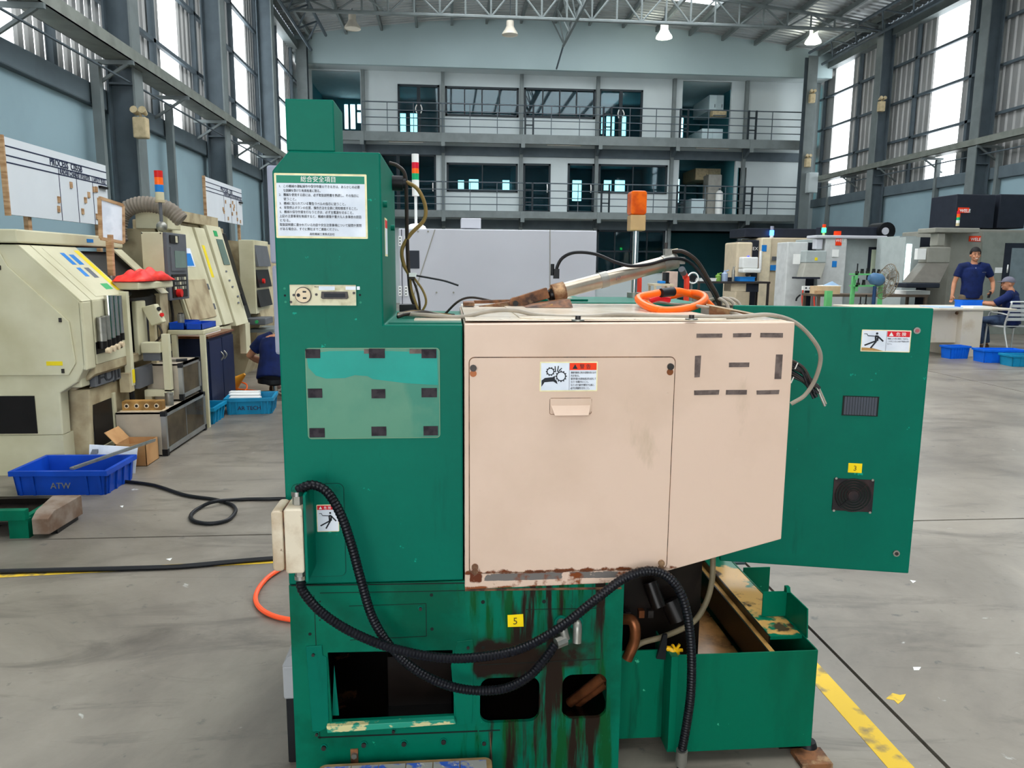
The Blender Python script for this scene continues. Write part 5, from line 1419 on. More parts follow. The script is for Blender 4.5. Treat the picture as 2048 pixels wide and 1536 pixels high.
# tank window below
plate_y = MB().box(-2.43, -2.425, 5.24, 5.55, 0.13, 0.44).build('lower_window', m_inside, L1)
MB().box(-2.425, -2.41, 5.22, 5.57, 0.10, 0.13).build('window_rail', m_ivory, L1)
MB().box(-2.425, -2.412, 5.53, 5.57, 0.10, 0.47).build('window_rail', m_ivory, L1)
# tubes on the front
for k, (y, z0, z1) in enumerate(((5.235, 0.875, 1.035), (5.30, 0.88, 1.040), (5.37, 0.885, 1.175), (5.44, 0.895, 1.172), (5.51, 0.905, 1.168))):
    r = 0.028
    x = FX + 0.042
    MB().cyl((x, y, z0), (x, y, z1), r, 14).build('sight_tube', m_chrome if k > 1 else m_galv, L1)
    MB().cyl((x, y, z0 - 0.05), (x, y, z0), r * 1.05, 12).build('tube_foot', m_inside, L1)
    if k < 4: MB().cyl((x + 0.02, y, z0 - 0.062), (x + 0.05, y, z0 - 0.064), 0.020, 12).build('tube_knob', m_socket, L1)
MB().box(FX + 0.012, FX + 0.016, 5.20, 5.60, 0.79, 0.87).build('tube_bracket', m_inside, L1)
# yellow cable gland box with cable
MB().box(-2.40, -2.33, 5.62, 5.70, 0.46, 0.60).build('outlet_box', m_ivory2, L1)
MB().tube(spline([(-2.36, 5.72, 0.46), (-2.37, 5.74, 0.3), (-2.40, 5.72, 0.15), (-2.50, 5.55, 0.03), (-2.52, 5.1, 0.02)], 8), 0.02, 8).build('supply_cable', m_black, L1)
# control stand post, shelf and pendant
MB().box(-2.375, -2.325, 5.66, 5.71, 0.50, 1.19).build('stand_post', m_ivory, L1, bev=0.004)
MB().box(-2.325, -2.322, 5.665, 5.705, 0.52, 0.62).build('yellow_sticker', m_yellow, L1)
MB().box(-2.34, -2.30, 5.72, 6.02, 0.47, 0.62).build('cable_box', m_greypanel, L1)
MB().prism([(-2.46, 1.20), (-2.27, 1.20), (-2.27, 1.255), (-2.46, 1.255)], 'y', 5.75, 6.45).build('shelf', m_ivory, L1, bev=0.01)
MB().tube(spline([(-2.50, 5.72, 1.27), (-2.46, 5.70, 1.20), (-2.40, 5.70, 1.165), (-2.36, 5.80, 1.175)], 6), 0.022, 10).build('shelf_pipe', m_inside, L1)

pd = thing('control_pendant', 'tall grey and cream control pendant with a signal light above the near lathe', 'control panel', (-2.46, 6.8, 0), 'machine control pendants')
MB().box(-2.56, -2.385, 6.60, 7.06, 1.085, 1.65).build('cabinet', m_ivory, pd, bev=0.006)
MB().box(-2.385, -2.355, 6.60, 7.08, 1.08, 1.65).build('front_frame', m_greypanel, pd, bev=0.006)
MB().box(-2.355, -2.345, 6.66, 7.03, 1.33, 1.53).build('monitor', m_greypanel, pd)
MB().box(-2.345, -2.342, 6.74, 7.01, 1.355, 1.50).build('screen', m_screen, pd)
MB().box(-2.355, -2.348, 6.66, 7.02, 1.10, 1.30).build('key_field', m_inside, pd)
for i in range(5):
    for j in range(3):
        MB().box(-2.348, -2.342, 6.70 + i * 0.06, 6.735 + i * 0.06, 1.17 + j * 0.04, 1.195 + j * 0.04).build('key', m_galv if (i + j) % 3 else m_ivory, pd)
MB().cyl((-2.348, 6.76, 1.14), (-2.31, 6.76, 1.14), 0.035, 14).build('stop_button', m_redpl, pd)
MB().box(-2.352, -2.345, 6.66, 6.86, 1.565, 1.63).build('display', m_inside, pd)
MB().box(-2.346, -2.343, 6.78, 6.83, 1.57, 1.625).build('label', m_ivory, pd)
for x, z in ((-2.55, 1.64), (-2.40, 1.64), (-2.55, 1.22), (-2.40, 1.22)):
    MB().cyl((x, 6.60, z), (x, 6.595, z), 0.006, 8).build('screw', m_screw, pd)
MB().cyl((-2.47, 6.60, 1.165), (-2.47, 6.592, 1.165), 0.014, 12).build('key_lock', m_screw, pd)
MB().cyl((-2.50, 6.8, 0.0), (-2.50, 6.8, 1.09), 0.035, 10).build('pole', m_ivory2, pd)
for y_ in (6.72, 6.9):
    MB().tube(spline([(-2.46, y_, 1.09), (-2.45, y_, 0.9), (-2.48, y_ - 0.03, 0.7), (-2.52, y_, 0.5)], 5), 0.012, 7).build('pendant_cable', m_cable, pd)
MB().ball((-2.43, 6.72, 1.70), 0.045, 12, 8).build('swivel_ball', m_galv, pd)
MB().cyl((-2.43, 6.72, 1.70), (-2.43, 6.72, 1.90), 0.014, 10).build('light_pole', m_greypanel, pd)
for z0, z1, mt in ((1.90, 1.92, m_ivory2), (1.92, 1.985, m_ivory), (1.985, 2.045, m_bluest), (2.045, 2.105, m_orange), (2.105, 2.16, m_redpl)):
    MB().cyl((-2.43, 6.72, z0), (-2.43, 6.72, z1), 0.034 if z0 > 1.91 else 0.04, 16).build('signal_segment', mt, pd)

# red cloth on the shelf
random.seed(11)
def cloth(name, cx, cy, zb, L, W, H, mat, label, cat):
    nx, ny = 22, 12
    vs, fs = [], []
    for j in range(ny + 1):
        for i in range(nx + 1):
            a, b = i / nx * 2 - 1, j / ny * 2 - 1
            h = max(0, 1 - a * a) ** 0.6 * max(0, 1 - b * b) ** 0.5
            w = 0.35 * math.sin(a * 7 + b * 3) * math.cos(b * 5 - a * 2)
            vs.append((cx + b * W * (0.7 + 0.3 * abs(math.sin(a * 3))), cy + a * L, zb + 0.004 + h * H * (0.75 + w)))
    for j in range(ny):
        for i in range(nx):
            fs.append((j * (nx + 1) + i, j * (nx + 1) + i + 1, (j + 1) * (nx + 1) + i + 1, (j + 1) * (nx + 1) + i))
    m = MB().add(vs, fs); m.smooth = True
    o = m.build(name, mat, None, label=label, cat=cat)
    s = o.modifiers.new('thickness', 'SOLIDIFY'); s.thickness = 0.004
    return o
cloth('red_cloth', -2.36, 6.12, 1.255, 0.40, 0.11, 0.10, M('red_cloth', rgb(244, 66, 52), 0.5, col2=rgb(214, 40, 36), scale=12), 'crumpled red cloth on the shelf of the near lathe', 'cloth')
# small framed board on its wooden post
t = thing('framed_notice_board', 'narrow wood-framed notice board on a post in front of the near lathe', 'notice board', (-2.5, 5.9, 0.0))
MB().hexa([(-2.545, 5.82, 1.58), (-2.535, 5.82, 1.58), (-2.525, 5.82, 1.855), (-2.535, 5.82, 1.855)], [(-2.455, 5.98, 1.555), (-2.445, 5.98, 1.555), (-2.43, 5.98, 1.815), (-2.44, 5.98, 1.815)]).build('board', m_signwhite, t)
for p, q in (((-2.54, 5.82, 1.57), (-2.53, 5.82, 1.86)), ((-2.45, 5.98, 1.545), (-2.435, 5.98, 1.82)), ((-2.53, 5.82, 1.86), (-2.435, 5.98, 1.82)), ((-2.54, 5.82, 1.57), (-2.45, 5.98, 1.545))):
    MB().bar(p, q, 0.022, 0.022).build('frame_strip', m_wood, t)
MB().bar((-2.51, 5.88, 1.27), (-2.505, 5.88, 1.60), 0.04, 0.04).build('post', m_wood, t)
MB().cyl((-2.51, 5.88, 1.25), (-2.51, 5.88, 1.30), 0.03, 10).build('clamp', m_galv, t)
# ribbed exhaust duct
path = even(spline([(-2.90, 7.0, 1.58), (-2.90, 7.0, 1.70), (-2.84, 7.0, 1.84), (-2.68, 7.0, 1.905), (-2.48, 7.01, 1.87), (-2.36, 7.02, 1.77)], 12), 0.014)
MB().tube(path, [0.072 if i % 2 else 0.064 for i in range(len(path))], 14).build('exhaust_duct', M('duct_grey', rgb(132, 122, 110), 0.7, var=0.15, scale=10), None, label='ribbed grey exhaust duct arching over the near lathe', cat='duct')

# hand pendant and stand things between the lathes
t = thing('hand_control', 'small cream hand control box tilted on a post beside the near lathe', 'control box', (-2.27, 6.0, 0.6))
MB().hexa([(-2.355, 5.98, 1.06), (-2.255, 5.98, 1.085), (-2.245, 6.04, 1.085), (-2.345, 6.04, 1.06)][::-1], [(-2.29, 5.98, 0.915), (-2.20, 5.98, 0.945), (-2.19, 6.04, 0.945), (-2.28, 6.04, 0.915)][::-1]).build('case', m_ivory, t, bev=0.008)
MB().cyl((-2.215, 6.0, 1.0), (-2.205, 5.99, 1.003), 0.016, 12).build('red_button', m_redpl, t)
MB().cyl((-2.235, 6.0, 1.045), (-2.225, 5.99, 1.048), 0.016, 12).build('black_button', m_black, t)
MB().box(-2.32, -2.28, 6.02, 6.07, 0.60, 0.96).build('post', m_ivory2, t)
MB().tube(spline([(-2.24, 6.0, 0.92), (-2.22, 6.0, 0.86), (-2.26, 6.0, 0.80), (-2.34, 6.02, 0.76)], 5), 0.008, 7).build('lead', m_cable, t)
t = thing('pendant_frame_post', 'cream steel post frame with a hanging control box between the lathes', 'post', (-2.2, 5.92, 0.329))
MB().box(-2.19, -2.14, 5.90, 5.95, 0.42, 0.86).build('upright', m_ivory, t)
MB().box(-2.34, -2.14, 5.90, 5.95, 0.38, 0.43).build('cross_bar', m_ivory, t)
MB().box(-2.34, -2.29, 5.90, 5.95, 0.329, 0.38).build('leg', m_ivory2, t)
MB().box(-2.33, -2.19, 5.86, 5.95, 0.72, 0.80).build('control_box', m_ivory, t, bev=0.006)
MB().box(-2.32, -2.20, 5.87, 5.945, 0.66, 0.72).build('connector', m_greypanel, t)
t = thing('tray_stand', 'cream stand with blue trays beside the pendant pole', 'stand', (-2.2, 6.7, 0))
MB().box(-2.36, -2.06, 6.5, 6.95, 0.80, 0.84).build('shelf', m_ivory, t, bev=0.008)
for x in (-2.33, -2.10):
    MB().box(x, x + 0.04, 6.50, 6.54, 0.0, 0.80).build('leg', m_ivory, t)
def bin_box(x0, x1, y0, y1, z0, z1, mat, label, cat='tray', name='blue_tray', group=None):
    t = thing(name, label, cat, ((x0 + x1) / 2, (y0 + y1) / 2, z0), group)
    e = 0.006
    MB().box(x0, x1, y0, y1, z0, z0 + e).build('bottom', mat, t)
    MB().box(x0, x1, y0, y0 + e, z0, z1).build('side', mat, t)
    MB().box(x0, x1, y1 - e, y1, z0, z1).build('side', mat, t)
    MB().box(x0, x0 + e, y0, y1, z0, z1).build('side', mat, t)
    MB().box(x1 - e, x1, y0, y1, z0, z1).build('side', mat, t)
    return t
bin_box(-2.35, -2.22, 6.51, 6.9, 0.84, 0.90, m_bluecrate, 'small blue tray on the tray stand, nearer the pole', group='blue trays on the stand')
bin_box(-2.21, -2.08, 6.51, 6.9, 0.84, 0.89, m_bluecrate, 'small blue tray on the tray stand, nearer the aisle', group='blue trays on the stand')
t = thing('measuring_block', 'steel gauge block standing in the blue tray', 'gauge', (-2.24, 6.56, 0.846))
MB().cyl((-2.27, 6.58, 0.846), (-2.27, 6.58, 0.97), 0.028, 14).build('cylinder', m_galv, t)
MB().cyl((-2.27, 6.58, 0.97), (-2.27, 6.58, 0.98), 0.02, 14).build('rim', m_screw, t)

# aluminium framed cabinets
def alu_cabinet(x0, x1, y0, y1, z0, z1, label, name, post=0.035):
    t = thing(name, label, 'cabinet', ((x0 + x1) / 2, (y0 + y1) / 2, z0), 'aluminium framed cabinets')
    MB().box(x0, x1 - 0.01, y0 + 0.004, y1, z0 + 0.02, z1 - 0.01).build('carcass', m_ivory2, t)
    MB().box(x0, x1 - post, y0, y0 + 0.01, z0 + 0.01, z1).build('near_panel', M('laminate_grey', rgb(176, 164, 146), 0.6), t)
    MB().box(x0, x1, y0, y1, z1 - 0.012, z1).build('top_panel', M('laminate_grey', rgb(176, 164, 146), 0.6), t)
    for y in (y0, y1 - post):
        MB().box(x1 - post, x1, y, y + post, z0, z1).build('corner_profile', m_alu, t)
        MB().box(x1 - post - 0.002, x1 + 0.002, y - 0.002, y + post, z1 - 0.03, z1 + 0.004).build('corner_cap', m_black, t)
        MB().box(x1 - post - 0.002, x1 + 0.002, y - 0.002, y + post, z0, z0 + 0.05).build('corner_cap', m_black, t)
    for z in (z0 + 0.02, z1 - post):
        MB().box(x1 - post, x1, y0 + post, y1 - post, z, z + post).build('edge_profile', m_alu, t)
    n = 2 if y1 - y0 > 0.7 else 1
    for i in range(n):
        a = y0 + post + (y1 - y0 - 2 * post) * i / n
        b = y0 + post + (y1 - y0 - 2 * post) * (i + 1) / n
        MB().box(x1 - 0.012, x1 - 0.008, a, b, z0 + 0.05, z1 - 0.03).build('window_pane', glass_mat('acrylic_smoke', (0.55, 0.5, 0.42, 1)), t)
        MB().box(x1 - 0.010, x1 - 0.006, b - 0.004, b + 0.004, z0 + 0.05, z1 - 0.03).build('pane_joint', m_alu, t)
    return t
alu_cabinet(-2.405, -2.06, 5.53, 6.43, 0.0, 0.325, 'low aluminium framed cabinet on the floor behind the cardboard box', 'framed_cabinet')
alu_cabinet(-2.345, -2.08, 5.98, 6.42, 0.332, 0.62, 'upper aluminium framed cabinet stacked on the low one', 'framed_cabinet', 0.03)
t = thing('tube_tray', 'tan tray with four round holes on the low cabinet', 'tray', (-2.25, 5.68, 0.325))
MB().box(-2.38, -2.10, 5.58, 5.66, 0.33, 0.40).build('block', m_tan, t, bev=0.006)
MB().box(-2.39, -2.09, 5.57, 5.69, 0.325, 0.333).build('base', m_socket, t)
for k in range(4):
    x = -2.345 + k * 0.07
    MB().cyl((x, 5.581, 0.366), (x, 5.576, 0.366), 0.017, 14).build('hole_rim', m_socket, t)
    MB().cyl((x, 5.577, 0.366), (x, 5.5745, 0.366), 0.010, 12).build('hole', m_inside, t)
t = thing('steel_cup', 'steel cup standing on the low cabinet beside the tan tray', 'cup', (-2.13, 5.82, 0.327))
MB().tube([(-2.13, 5.82, 0.327), (-2.13, 5.82, 0.42)], 0.03, 16).build('wall', m_galv, t)
MB().ring((-2.13, 5.82, 0.42), 'z', 0.03, 0.003, 16, 6).build('rim', m_chrome, t)
t = thing('toolbox_rod', 'steel rods and pliers lying on the upper cabinet', 'tool', (-2.2, 6.2, 0.622))
MB().cyl((-2.30, 6.1, 0.634), (-2.16, 6.1, 0.634), 0.01, 8).build('rod', m_galv, t)
MB().cyl((-2.16, 6.1, 0.634), (-2.09, 6.14, 0.634), 0.012, 8).build('grip', m_black, t)
# open cardboard box and white sheet
t = thing('cardboard_box', 'open cardboard box on the floor in front of the low cabinet', 'box', (-2.2, 5.35, 0))
x0, x1, y0, y1, h = -2.30, -2.10, 5.25, 5.47, 0.16
MB().box(x0, x1, y0, y1, 0, 0.004).build('bottom', m_card, t)
MB().box(x0, x1, y0, y0 + 0.004, 0, h).build('side', m_card, t)
MB().box(x0, x1, y1 - 0.004, y1, 0, h).build('side', m_card, t)
MB().box(x1 - 0.004, x1, y0, y1, 0, h).build('side', m_card, t)
MB().box(x0, x0 + 0.004, y0, y1, 0, h).build('side', m_card, t)
MB().hexa([(x0, y0, h), (x0, y1, h), (x0 + 0.004, y1, h), (x0 + 0.004, y0, h)], [(x0 - 0.07, y0, h + 0.08), (x0 - 0.07, y1, h + 0.08), (x0 - 0.066, y1, h + 0.082), (x0 - 0.066, y0, h + 0.082)]).build('flap', m_card, t)
t = thing('white_panel', 'white sheet leaning behind the dark blue crate', 'panel', (-2.25, 5.13, 0))
MB().hexa([(-2.42, 5.09, 0.0), (-2.11, 5.07, 0.0), (-2.11, 5.076, 0.0), (-2.42, 5.096, 0.0)], [(-2.42, 5.14, 0.185), (-2.105, 5.13, 0.165), (-2.105, 5.136, 0.165), (-2.42, 5.146, 0.185)]).build('sheet', m_signwhite, t)
MB().hexa([(-2.40, 5.10, 0.13), (-2.36, 5.10, 0.13), (-2.36, 5.126, 0.13), (-2.40, 5.126, 0.13)], [(-2.40, 5.131, 0.155), (-2.36, 5.130, 0.155), (-2.36, 5.136, 0.155), (-2.40, 5.138, 0.155)]).build('smudge', m_signgrey, t)

# ribbed plastic crates
def crate(name, cx, cy, L, W, H, rz, mat, label, group, txt=None, tmat=None, z=0.0):
    t = thing(name, label, 'crate', (cx, cy, z), group, rz)
    org = ORG[t.name]; ORG[t.name] = Vector((0, 0, 0))
    e, tp = 0.010, 0.014
    def wall(sx, sy, nm):
        if sy:
            a = [(-L / 2 + tp, sy * (W / 2 - tp), 0), (L / 2 - tp, sy * (W / 2 - tp), 0), (L / 2 - tp, sy * (W / 2 - tp - e), 0), (-L / 2 + tp, sy * (W / 2 - tp - e), 0)]
            b = [(-L / 2, sy * W / 2, H), (L / 2, sy * W / 2, H), (L / 2, sy * (W / 2 - e), H), (-L / 2, sy * (W / 2 - e), H)]
        else:
            a = [(sx * (L / 2 - tp), -W / 2 + tp, 0), (sx * (L / 2 - tp), W / 2 - tp, 0), (sx * (L / 2 - tp - e), W / 2 - tp, 0), (sx * (L / 2 - tp - e), -W / 2 + tp, 0)]
            b = [(sx * L / 2, -W / 2, H), (sx * L / 2, W / 2, H), (sx * (L / 2 - e), W / 2, H), (sx * (L / 2 - e), -W / 2, H)]
        MB().hexa(a, b).build(nm, mat, t)
    wall(0, -1, 'side_wall'); wall(0, 1, 'side_wall'); wall(-1, 0, 'end_wall'); wall(1, 0, 'end_wall')
    MB().box(-L / 2 + tp, L / 2 - tp, -W / 2 + tp, W / 2 - tp, 0, 0.012).build('bottom', mat, t)
    r = 0.014
    for y in (-W / 2 - r / 2, W / 2 + r / 2): MB().box(-L / 2 - r, L / 2 + r, y - r / 2, y + r / 2, H - 0.03, H).build('rim', mat, t)
    for x in (-L / 2 - r / 2, L / 2 + r / 2): MB().box(x - r / 2, x + r / 2, -W / 2, W / 2, H - 0.03, H).build('rim', mat, t)
    n = 6
    for i in range(n + 1):
        x = -L / 2 + 0.04 + (L - 0.08) * i / n
        if txt and abs(x) < L * 0.2: continue
        MB().hexa([(x - 0.008, -W / 2 + tp - 0.008, 0.0), (x + 0.008, -W / 2 + tp - 0.008, 0.0), (x + 0.008, -W / 2 + tp, 0), (x - 0.008, -W / 2 + tp, 0)],
                  [(x - 0.008, -W / 2 - 0.010, H - 0.03), (x + 0.008, -W / 2 - 0.010, H - 0.03), (x + 0.008, -W / 2, H - 0.03), (x - 0.008, -W / 2, H - 0.03)]).build('rib', mat, t)
    for i in range(4):
        y = -W / 2 + 0.05 + (W - 0.1) * i / 3
        MB().hexa([(L / 2 - tp, y - 0.008, 0.0), (L / 2 - tp + 0.008, y - 0.008, 0.0), (L / 2 - tp + 0.008, y + 0.008, 0), (L / 2 - tp, y + 0.008, 0)],
                  [(L / 2, y - 0.008, H - 0.03), (L / 2 + 0.010, y - 0.008, H - 0.03), (L / 2 + 0.010, y + 0.008, H - 0.03), (L / 2, y + 0.008, H - 0.03)]).build('rib', mat, t)
    if txt:
        text(txt, H * 0.33, (0, -W / 2 + tp * 0.6 - 0.003, H * 0.28), tmat or m_signgrey, t, rot=(math.radians(86), 0, 0), align='CENTER', depth=0.001, bold=0.015)
    ORG[t.name] = org
    return t
crate('plastic_crate', -2.345, 4.78, 0.55, 0.38, 0.155, math.radians(-2), m_bluecrate, 'dark blue plastic crate marked ATW on the floor at left', 'plastic crates', 'ATW', m_alu)
t = thing('metal_bar', 'flat steel bar resting in the dark blue crate', 'bar', (-2.2, 4.8, 0.14))
MB().bar((-2.28, 4.60, 0.165), (-2.01, 5.16, 0.205), 0.035, 0.012).build('bar', m_galv, t)
MB().bar((-2.265, 4.60, 0.172), (-1.997, 5.16, 0.212), 0.006, 0.010).build('bar_edge', m_steel2, t)
a = at(430, 848, Z=0); 
crate('plastic_crate', -2.19, 6.80, 0.26, 0.36, 0.15, 0, m_teal_crate, 'small turquoise crate at the foot of the navy cabinet', 'plastic crates')
crate('plastic_crate', -1.89, 7.25, 0.42, 0.36, 0.155, math.radians(6), m_teal_crate, 'turquoise crate of papers behind the crouching worker', 'plastic crates', 'AR TECH', m_navy)
for k, (x, y, rz, w) in enumerate(((-1.92, 7.18, 0.1, 'nearest'), (-1.95, 7.28, 0.05, 'middle'), (-1.97, 7.36, 0.12, 'farthest'))):
    o = MB().box(x - 0.15, x + 0.13, y - 0.04, y + 0.04, 0.13 + 0.012 * k, 0.15 + 0.012 * k).build('paper_stack', m_white, None, label='white paper bundle in the turquoise crate, %s of three' % w, cat='paper', group='papers in the crate')
# green channel and steel block at the left edge
t = thing('steel_block', 'grey brown steel block with a chamfered end on the floor at left', 'steel block', (-2.1, 4.0, 0))
mb_ = MB()
xs_ = [(-2.120, 3.84, -2.040), (-2.128, 3.90, -2.036), (-2.175, 4.16, -2.022)]
prof_ = [[(xa, y, z) for z in (0.025, h)] + [(xb, y, z) for z in (h, 0.025)] for (xa, y, xb), h in zip(xs_, (0.108, 0.134, 0.134))]
mb_.hexa(prof_[0], prof_[1]); mb_.v = []; mb_.f = []
V8 = [p for ring in prof_ for p in ring]
mb_.add(V8, [(0, 1, 2, 3), (11, 10, 9, 8)] + [(i * 4 + k, i * 4 + 4 + k, i * 4 + 4 + (k + 1) % 4, i * 4 + (k + 1) % 4) for i in range(2) for k in range(4)])
mb_.build('block', M('steel_block_grey', rgb(132, 118, 106), 0.6, col2=rgb(104, 82, 66), scale=8), t, bev=0.004)
MB().box(-2.14, -2.04, 3.92, 4.14, 0.0, 0.026).build('skid', m_inside, t)
t = thing('green_channel_frame', 'dark green steel frame base at the left edge of the floor', 'frame', (-2.5, 3.95, 0))
MB().box(-3.0, -2.15, 3.84, 3.88, 0.10, 0.155).build('front_rail', m_tank, t, bev=0.003)
MB().box(-3.0, -2.20, 4.20, 4.25, 0.05, 0.105).build('rear_rail', m_oil, t)
MB().box(-2.245, -2.15, 3.86, 3.90, 0.0, 0.10).build('front_leg', m_tank, t)
MB().box(-2.22, -2.19, 3.88, 4.20, 0.06, 0.09).build('side_rail', m_tank, t)
MB().box(-2.95, -2.22, 3.90, 4.20, 0.06, 0.075).build('pan', m_oil, t)
MB().box(-2.9, -2.4, 3.92, 4.2, 0.0, 0.06).build('plinth', m_inside, t)
# cables on the floor
fl = lambda u, v, z=0.012: at(u, v, Z=z)
MB().tube(spline([fl(236, 962), fl(262, 964), fl(310, 971), fl(370, 990), fl(430, 999), fl(462, 1009), fl(471, 1022), fl(455, 1040), fl(420, 1047), fl(388, 1042), fl(382, 1030), fl(400, 1015), fl(430, 1003, 0.03), fl(480, 999), fl(530, 998), fl(600, 999), Vector((-0.62, 4.2, 0.012)), Vector((-0.42, 3.6, 0.012)), Vector((-0.35, 2.95, 0.012))], 8), 0.011, 8).build('floor_cable', m_black, None, label='black cable with a loop running from the blue crate to the machine', cat='cable', group='black cables on the floor')
MB().tube(spline([fl(-120, 1146), fl(0, 1143), fl(120, 1140), fl(250, 1137), fl(360, 1133), fl(460, 1124), fl(545, 1117), fl(600, 1114), Vector((-0.5, 3.3, 0.012)), Vector((-0.38, 2.95, 0.012))], 8), 0.012, 8).build('floor_cable', m_black, None, label='straight black cable lying along the yellow floor line', cat='cable', group='black cables on the floor')
MB().tube(spline([Vector((-0.36, 3.0, 0.012)), Vector((-0.5, 3.3, 0.012)), fl(590, 1130), fl(548, 1146), fl(522, 1170), fl(511, 1195), fl(520, 1216), fl(548, 1232), fl(590, 1240), fl(640, 1240), Vector((-0.42, 2.88, 0.012))], 8), 0.010, 8).build('orange_floor_hose', M('hose_orange_red', rgb(255, 92, 50), 0.4), None, label='orange red hose curling out from behind the machine at left', cat='hose')

# second lathe
L2 = thing('cnc_lathe', 'cream lathe with a hinged hatch and blue notice behind the control pendant', 'machine', (-3.3, 8.4, 0), 'cream lathes')
FX2, TX2 = -2.36, -2.62
def sl2(z, o=0): return FX2 + (TX2 - FX2) * max(0, (z - 0.76)) / (1.78 - 0.76) + o
def panel2(y0, y1, z0, z1, name, mat, par, o0=-0.03, o1=0.0):
    a = [(sl2(z0, o0), y0, z0), (sl2(z0, o0), y1, z0), (sl2(z1, o0), y1, z1), (sl2(z1, o0), y0, z1)]
    b = [(sl2(z0, o1), y0, z0), (sl2(z0, o1), y1, z0), (sl2(z1, o1), y1, z1), (sl2(z1, o1), y0, z1)]
    return MB().hexa(a, b).build(name, mat, par, bev=0.004)
MB().prism([(-2.98, 0.0), (-2.75, 0.0), (-2.70, 0.6), (FX2 - 0.03, 0.76), (TX2 - 0.03, 1.70), (-2.98, 1.70)], 'y', 7.15, 9.26).build('body', m_ivory2, L2)
panel2(7.15, 8.05, 0.76, 1.76, 'side_guard', m_ivory, L2)
panel2(8.07, 8.38, 0.76, 1.76, 'guard_frame', m_ivory, L2, -0.03, 0.02)
panel2(8.12, 8.20, 1.25, 1.58, 'yellow_strip', m_yellow, L2, 0.02, 0.023)
dr = panel2(8.42, 8.92, 0.72, 1.80, 'sliding_door', m_ivory, L2, -0.03, 0.04)
panel2(8.62, 8.85, 1.38, 1.66, 'door_window', m_screen, dr, 0.04, 0.044)
panel2(8.60, 8.72, 1.69, 1.75, 'green_sticker', m_greenst, dr, 0.04, 0.044)
MB().tube([(sl2(1.05, 0.06), 8.86, 1.05), (sl2(0.92, 0.06), 8.86, 0.92)], 0.014, 8).build('door_handle', m_black, dr)
for z, yy2 in ((1.30, 8.6), (1.2, 8.62), (1.13, 8.66), (1.02, 8.75), (0.95, 8.7)):
    panel2(yy2, yy2 + 0.06, z, z + 0.018, 'control_label', m_signgrey, dr, 0.04, 0.043)
panel2(8.95, 9.25, 0.76, 1.74, 'opening_shade_panel', m_inside, L2, -0.03, -0.01)  # black sheet in place of an opening, its shade given by colour
hatch = panel2(7.18, 7.92, 0.86, 1.24, 'hatch', m_ivory2, L2, 0.0, 0.012)
for z in (0.96, 1.16):
    panel2(7.92, 7.97, z - 0.03, z + 0.03, 'hatch_hinge', m_greypanel, L2, 0.0, 0.014)
panel2(7.25, 7.78, 1.36, 1.54, 'notice_sleeve', m_signwhite, L2, 0.0, 0.004)
panel2(7.30, 7.74, 1.37, 1.49, 'blue_notice', m_bluest, L2, 0.004, 0.006)
MB().box(-2.98, -2.66, 7.5, 9.3, 1.70, 1.80).build('top_deck', m_ivory2, L2, bev=0.01)
MB().box(-2.80, -2.52, 7.12, 7.45, 1.70, 1.87).build('oil_mist_box', m_ivory, L2, bev=0.006)
MB().box(-2.76, -2.60, 7.62, 8.9, 1.80, 1.90).build('light_bracket', m_ivory2, L2)
lw = MB().box(-2.70, -2.36, 7.86, 8.36, 0.30, 0.74).build('lower_cover', m_ivory, L2, bev=0.006)
MB().box(-2.72, -2.50, 8.1, 8.5, 0.0, 0.30).build('lower_column', m_ivory2, L2)
MB().box(-2.45, -2.38, 9.0, 9.2, 0.35, 0.70).build('side_box', m_ivory, L2)
# third lathe further back
L3 = thing('cnc_lathe', 'farthest cream lathe with a tall dark control face next to the machine column', 'machine', (-3.2, 10.6, 0), 'cream lathes')
MB().prism([(-3.2, 0.0), (-2.6, 0.0), (-2.35, 0.7), (-2.52, 1.66), (-3.2, 1.72)], 'y', 9.65, 11.8).build('body', m_ivory2, L3)
for k, (z0, z1, mt) in enumerate(((1.36, 1.62, m_greypanel), (1.10, 1.32, m_inside), (0.86, 1.07, m_inside))):
    MB().hexa([(-2.36, 9.55, z0), (-2.36, 10.2, z0), (-2.33, 10.2, z0), (-2.33, 9.55, z0)], [(-2.40, 9.55, z1), (-2.40, 10.2, z1), (-2.37, 10.2, z1), (-2.37, 9.55, z1)]).build('control_field', mt, L3)
MB().box(-2.55, -2.37, 9.50, 10.25, 0.78, 1.68).build('control_cabinet', m_ivory, L3, bev=0.008)
MB().cyl((-2.33, 9.7, 1.18), (-2.30, 9.7, 1.18), 0.03, 12).build('stop_button', m_redpl, L3)
MB().box(-2.50, -2.22, 9.3, 9.7, 0.66, 0.74).build('switch_box', m_greypanel, L3, bev=0.01)
MB().cyl((-2.32, 9.30, 0.70), (-2.32, 9.28, 0.70), 0.02, 12).build('green_button', m_greenst, L3)
MB().box(-2.45, -2.15, 9.4, 10.0, 0.56, 0.60).build('side_shelf', m_steel2, L3)

# navy tool cabinet with papers on top
t = thing('tool_cabinet', 'navy two-door tool cabinet between the pendant and the second lathe', 'cabinet', (-2.25, 7.0, 0))
MB().box(-2.60, -2.20, 7.0, 7.8, 0.0, 0.72).build('carcass', m_navy, t, bev=0.004)
for a, b, h in ((7.02, 7.39, 7.35), (7.41, 7.78, 7.45)):
    d = MB().box(-2.20, -2.185, a, b, 0.03, 0.69).build('door', m_navy, t)
    MB().tube(spline([(-2.185, h, 0.48), (-2.16, h, 0.52), (-2.185, h, 0.56)], 4), 0.008, 6).build('handle', m_galv, d)
MB().box(-2.62, -2.18, 6.98, 7.82, 0.72, 0.74).build('wooden_top', m_copper, t)
o = MB().box(-2.55, -2.25, 7.1, 7.6, 0.74, 0.755).build('paper_stack', m_white, None, label='white papers on top of the navy tool cabinet', cat='paper')

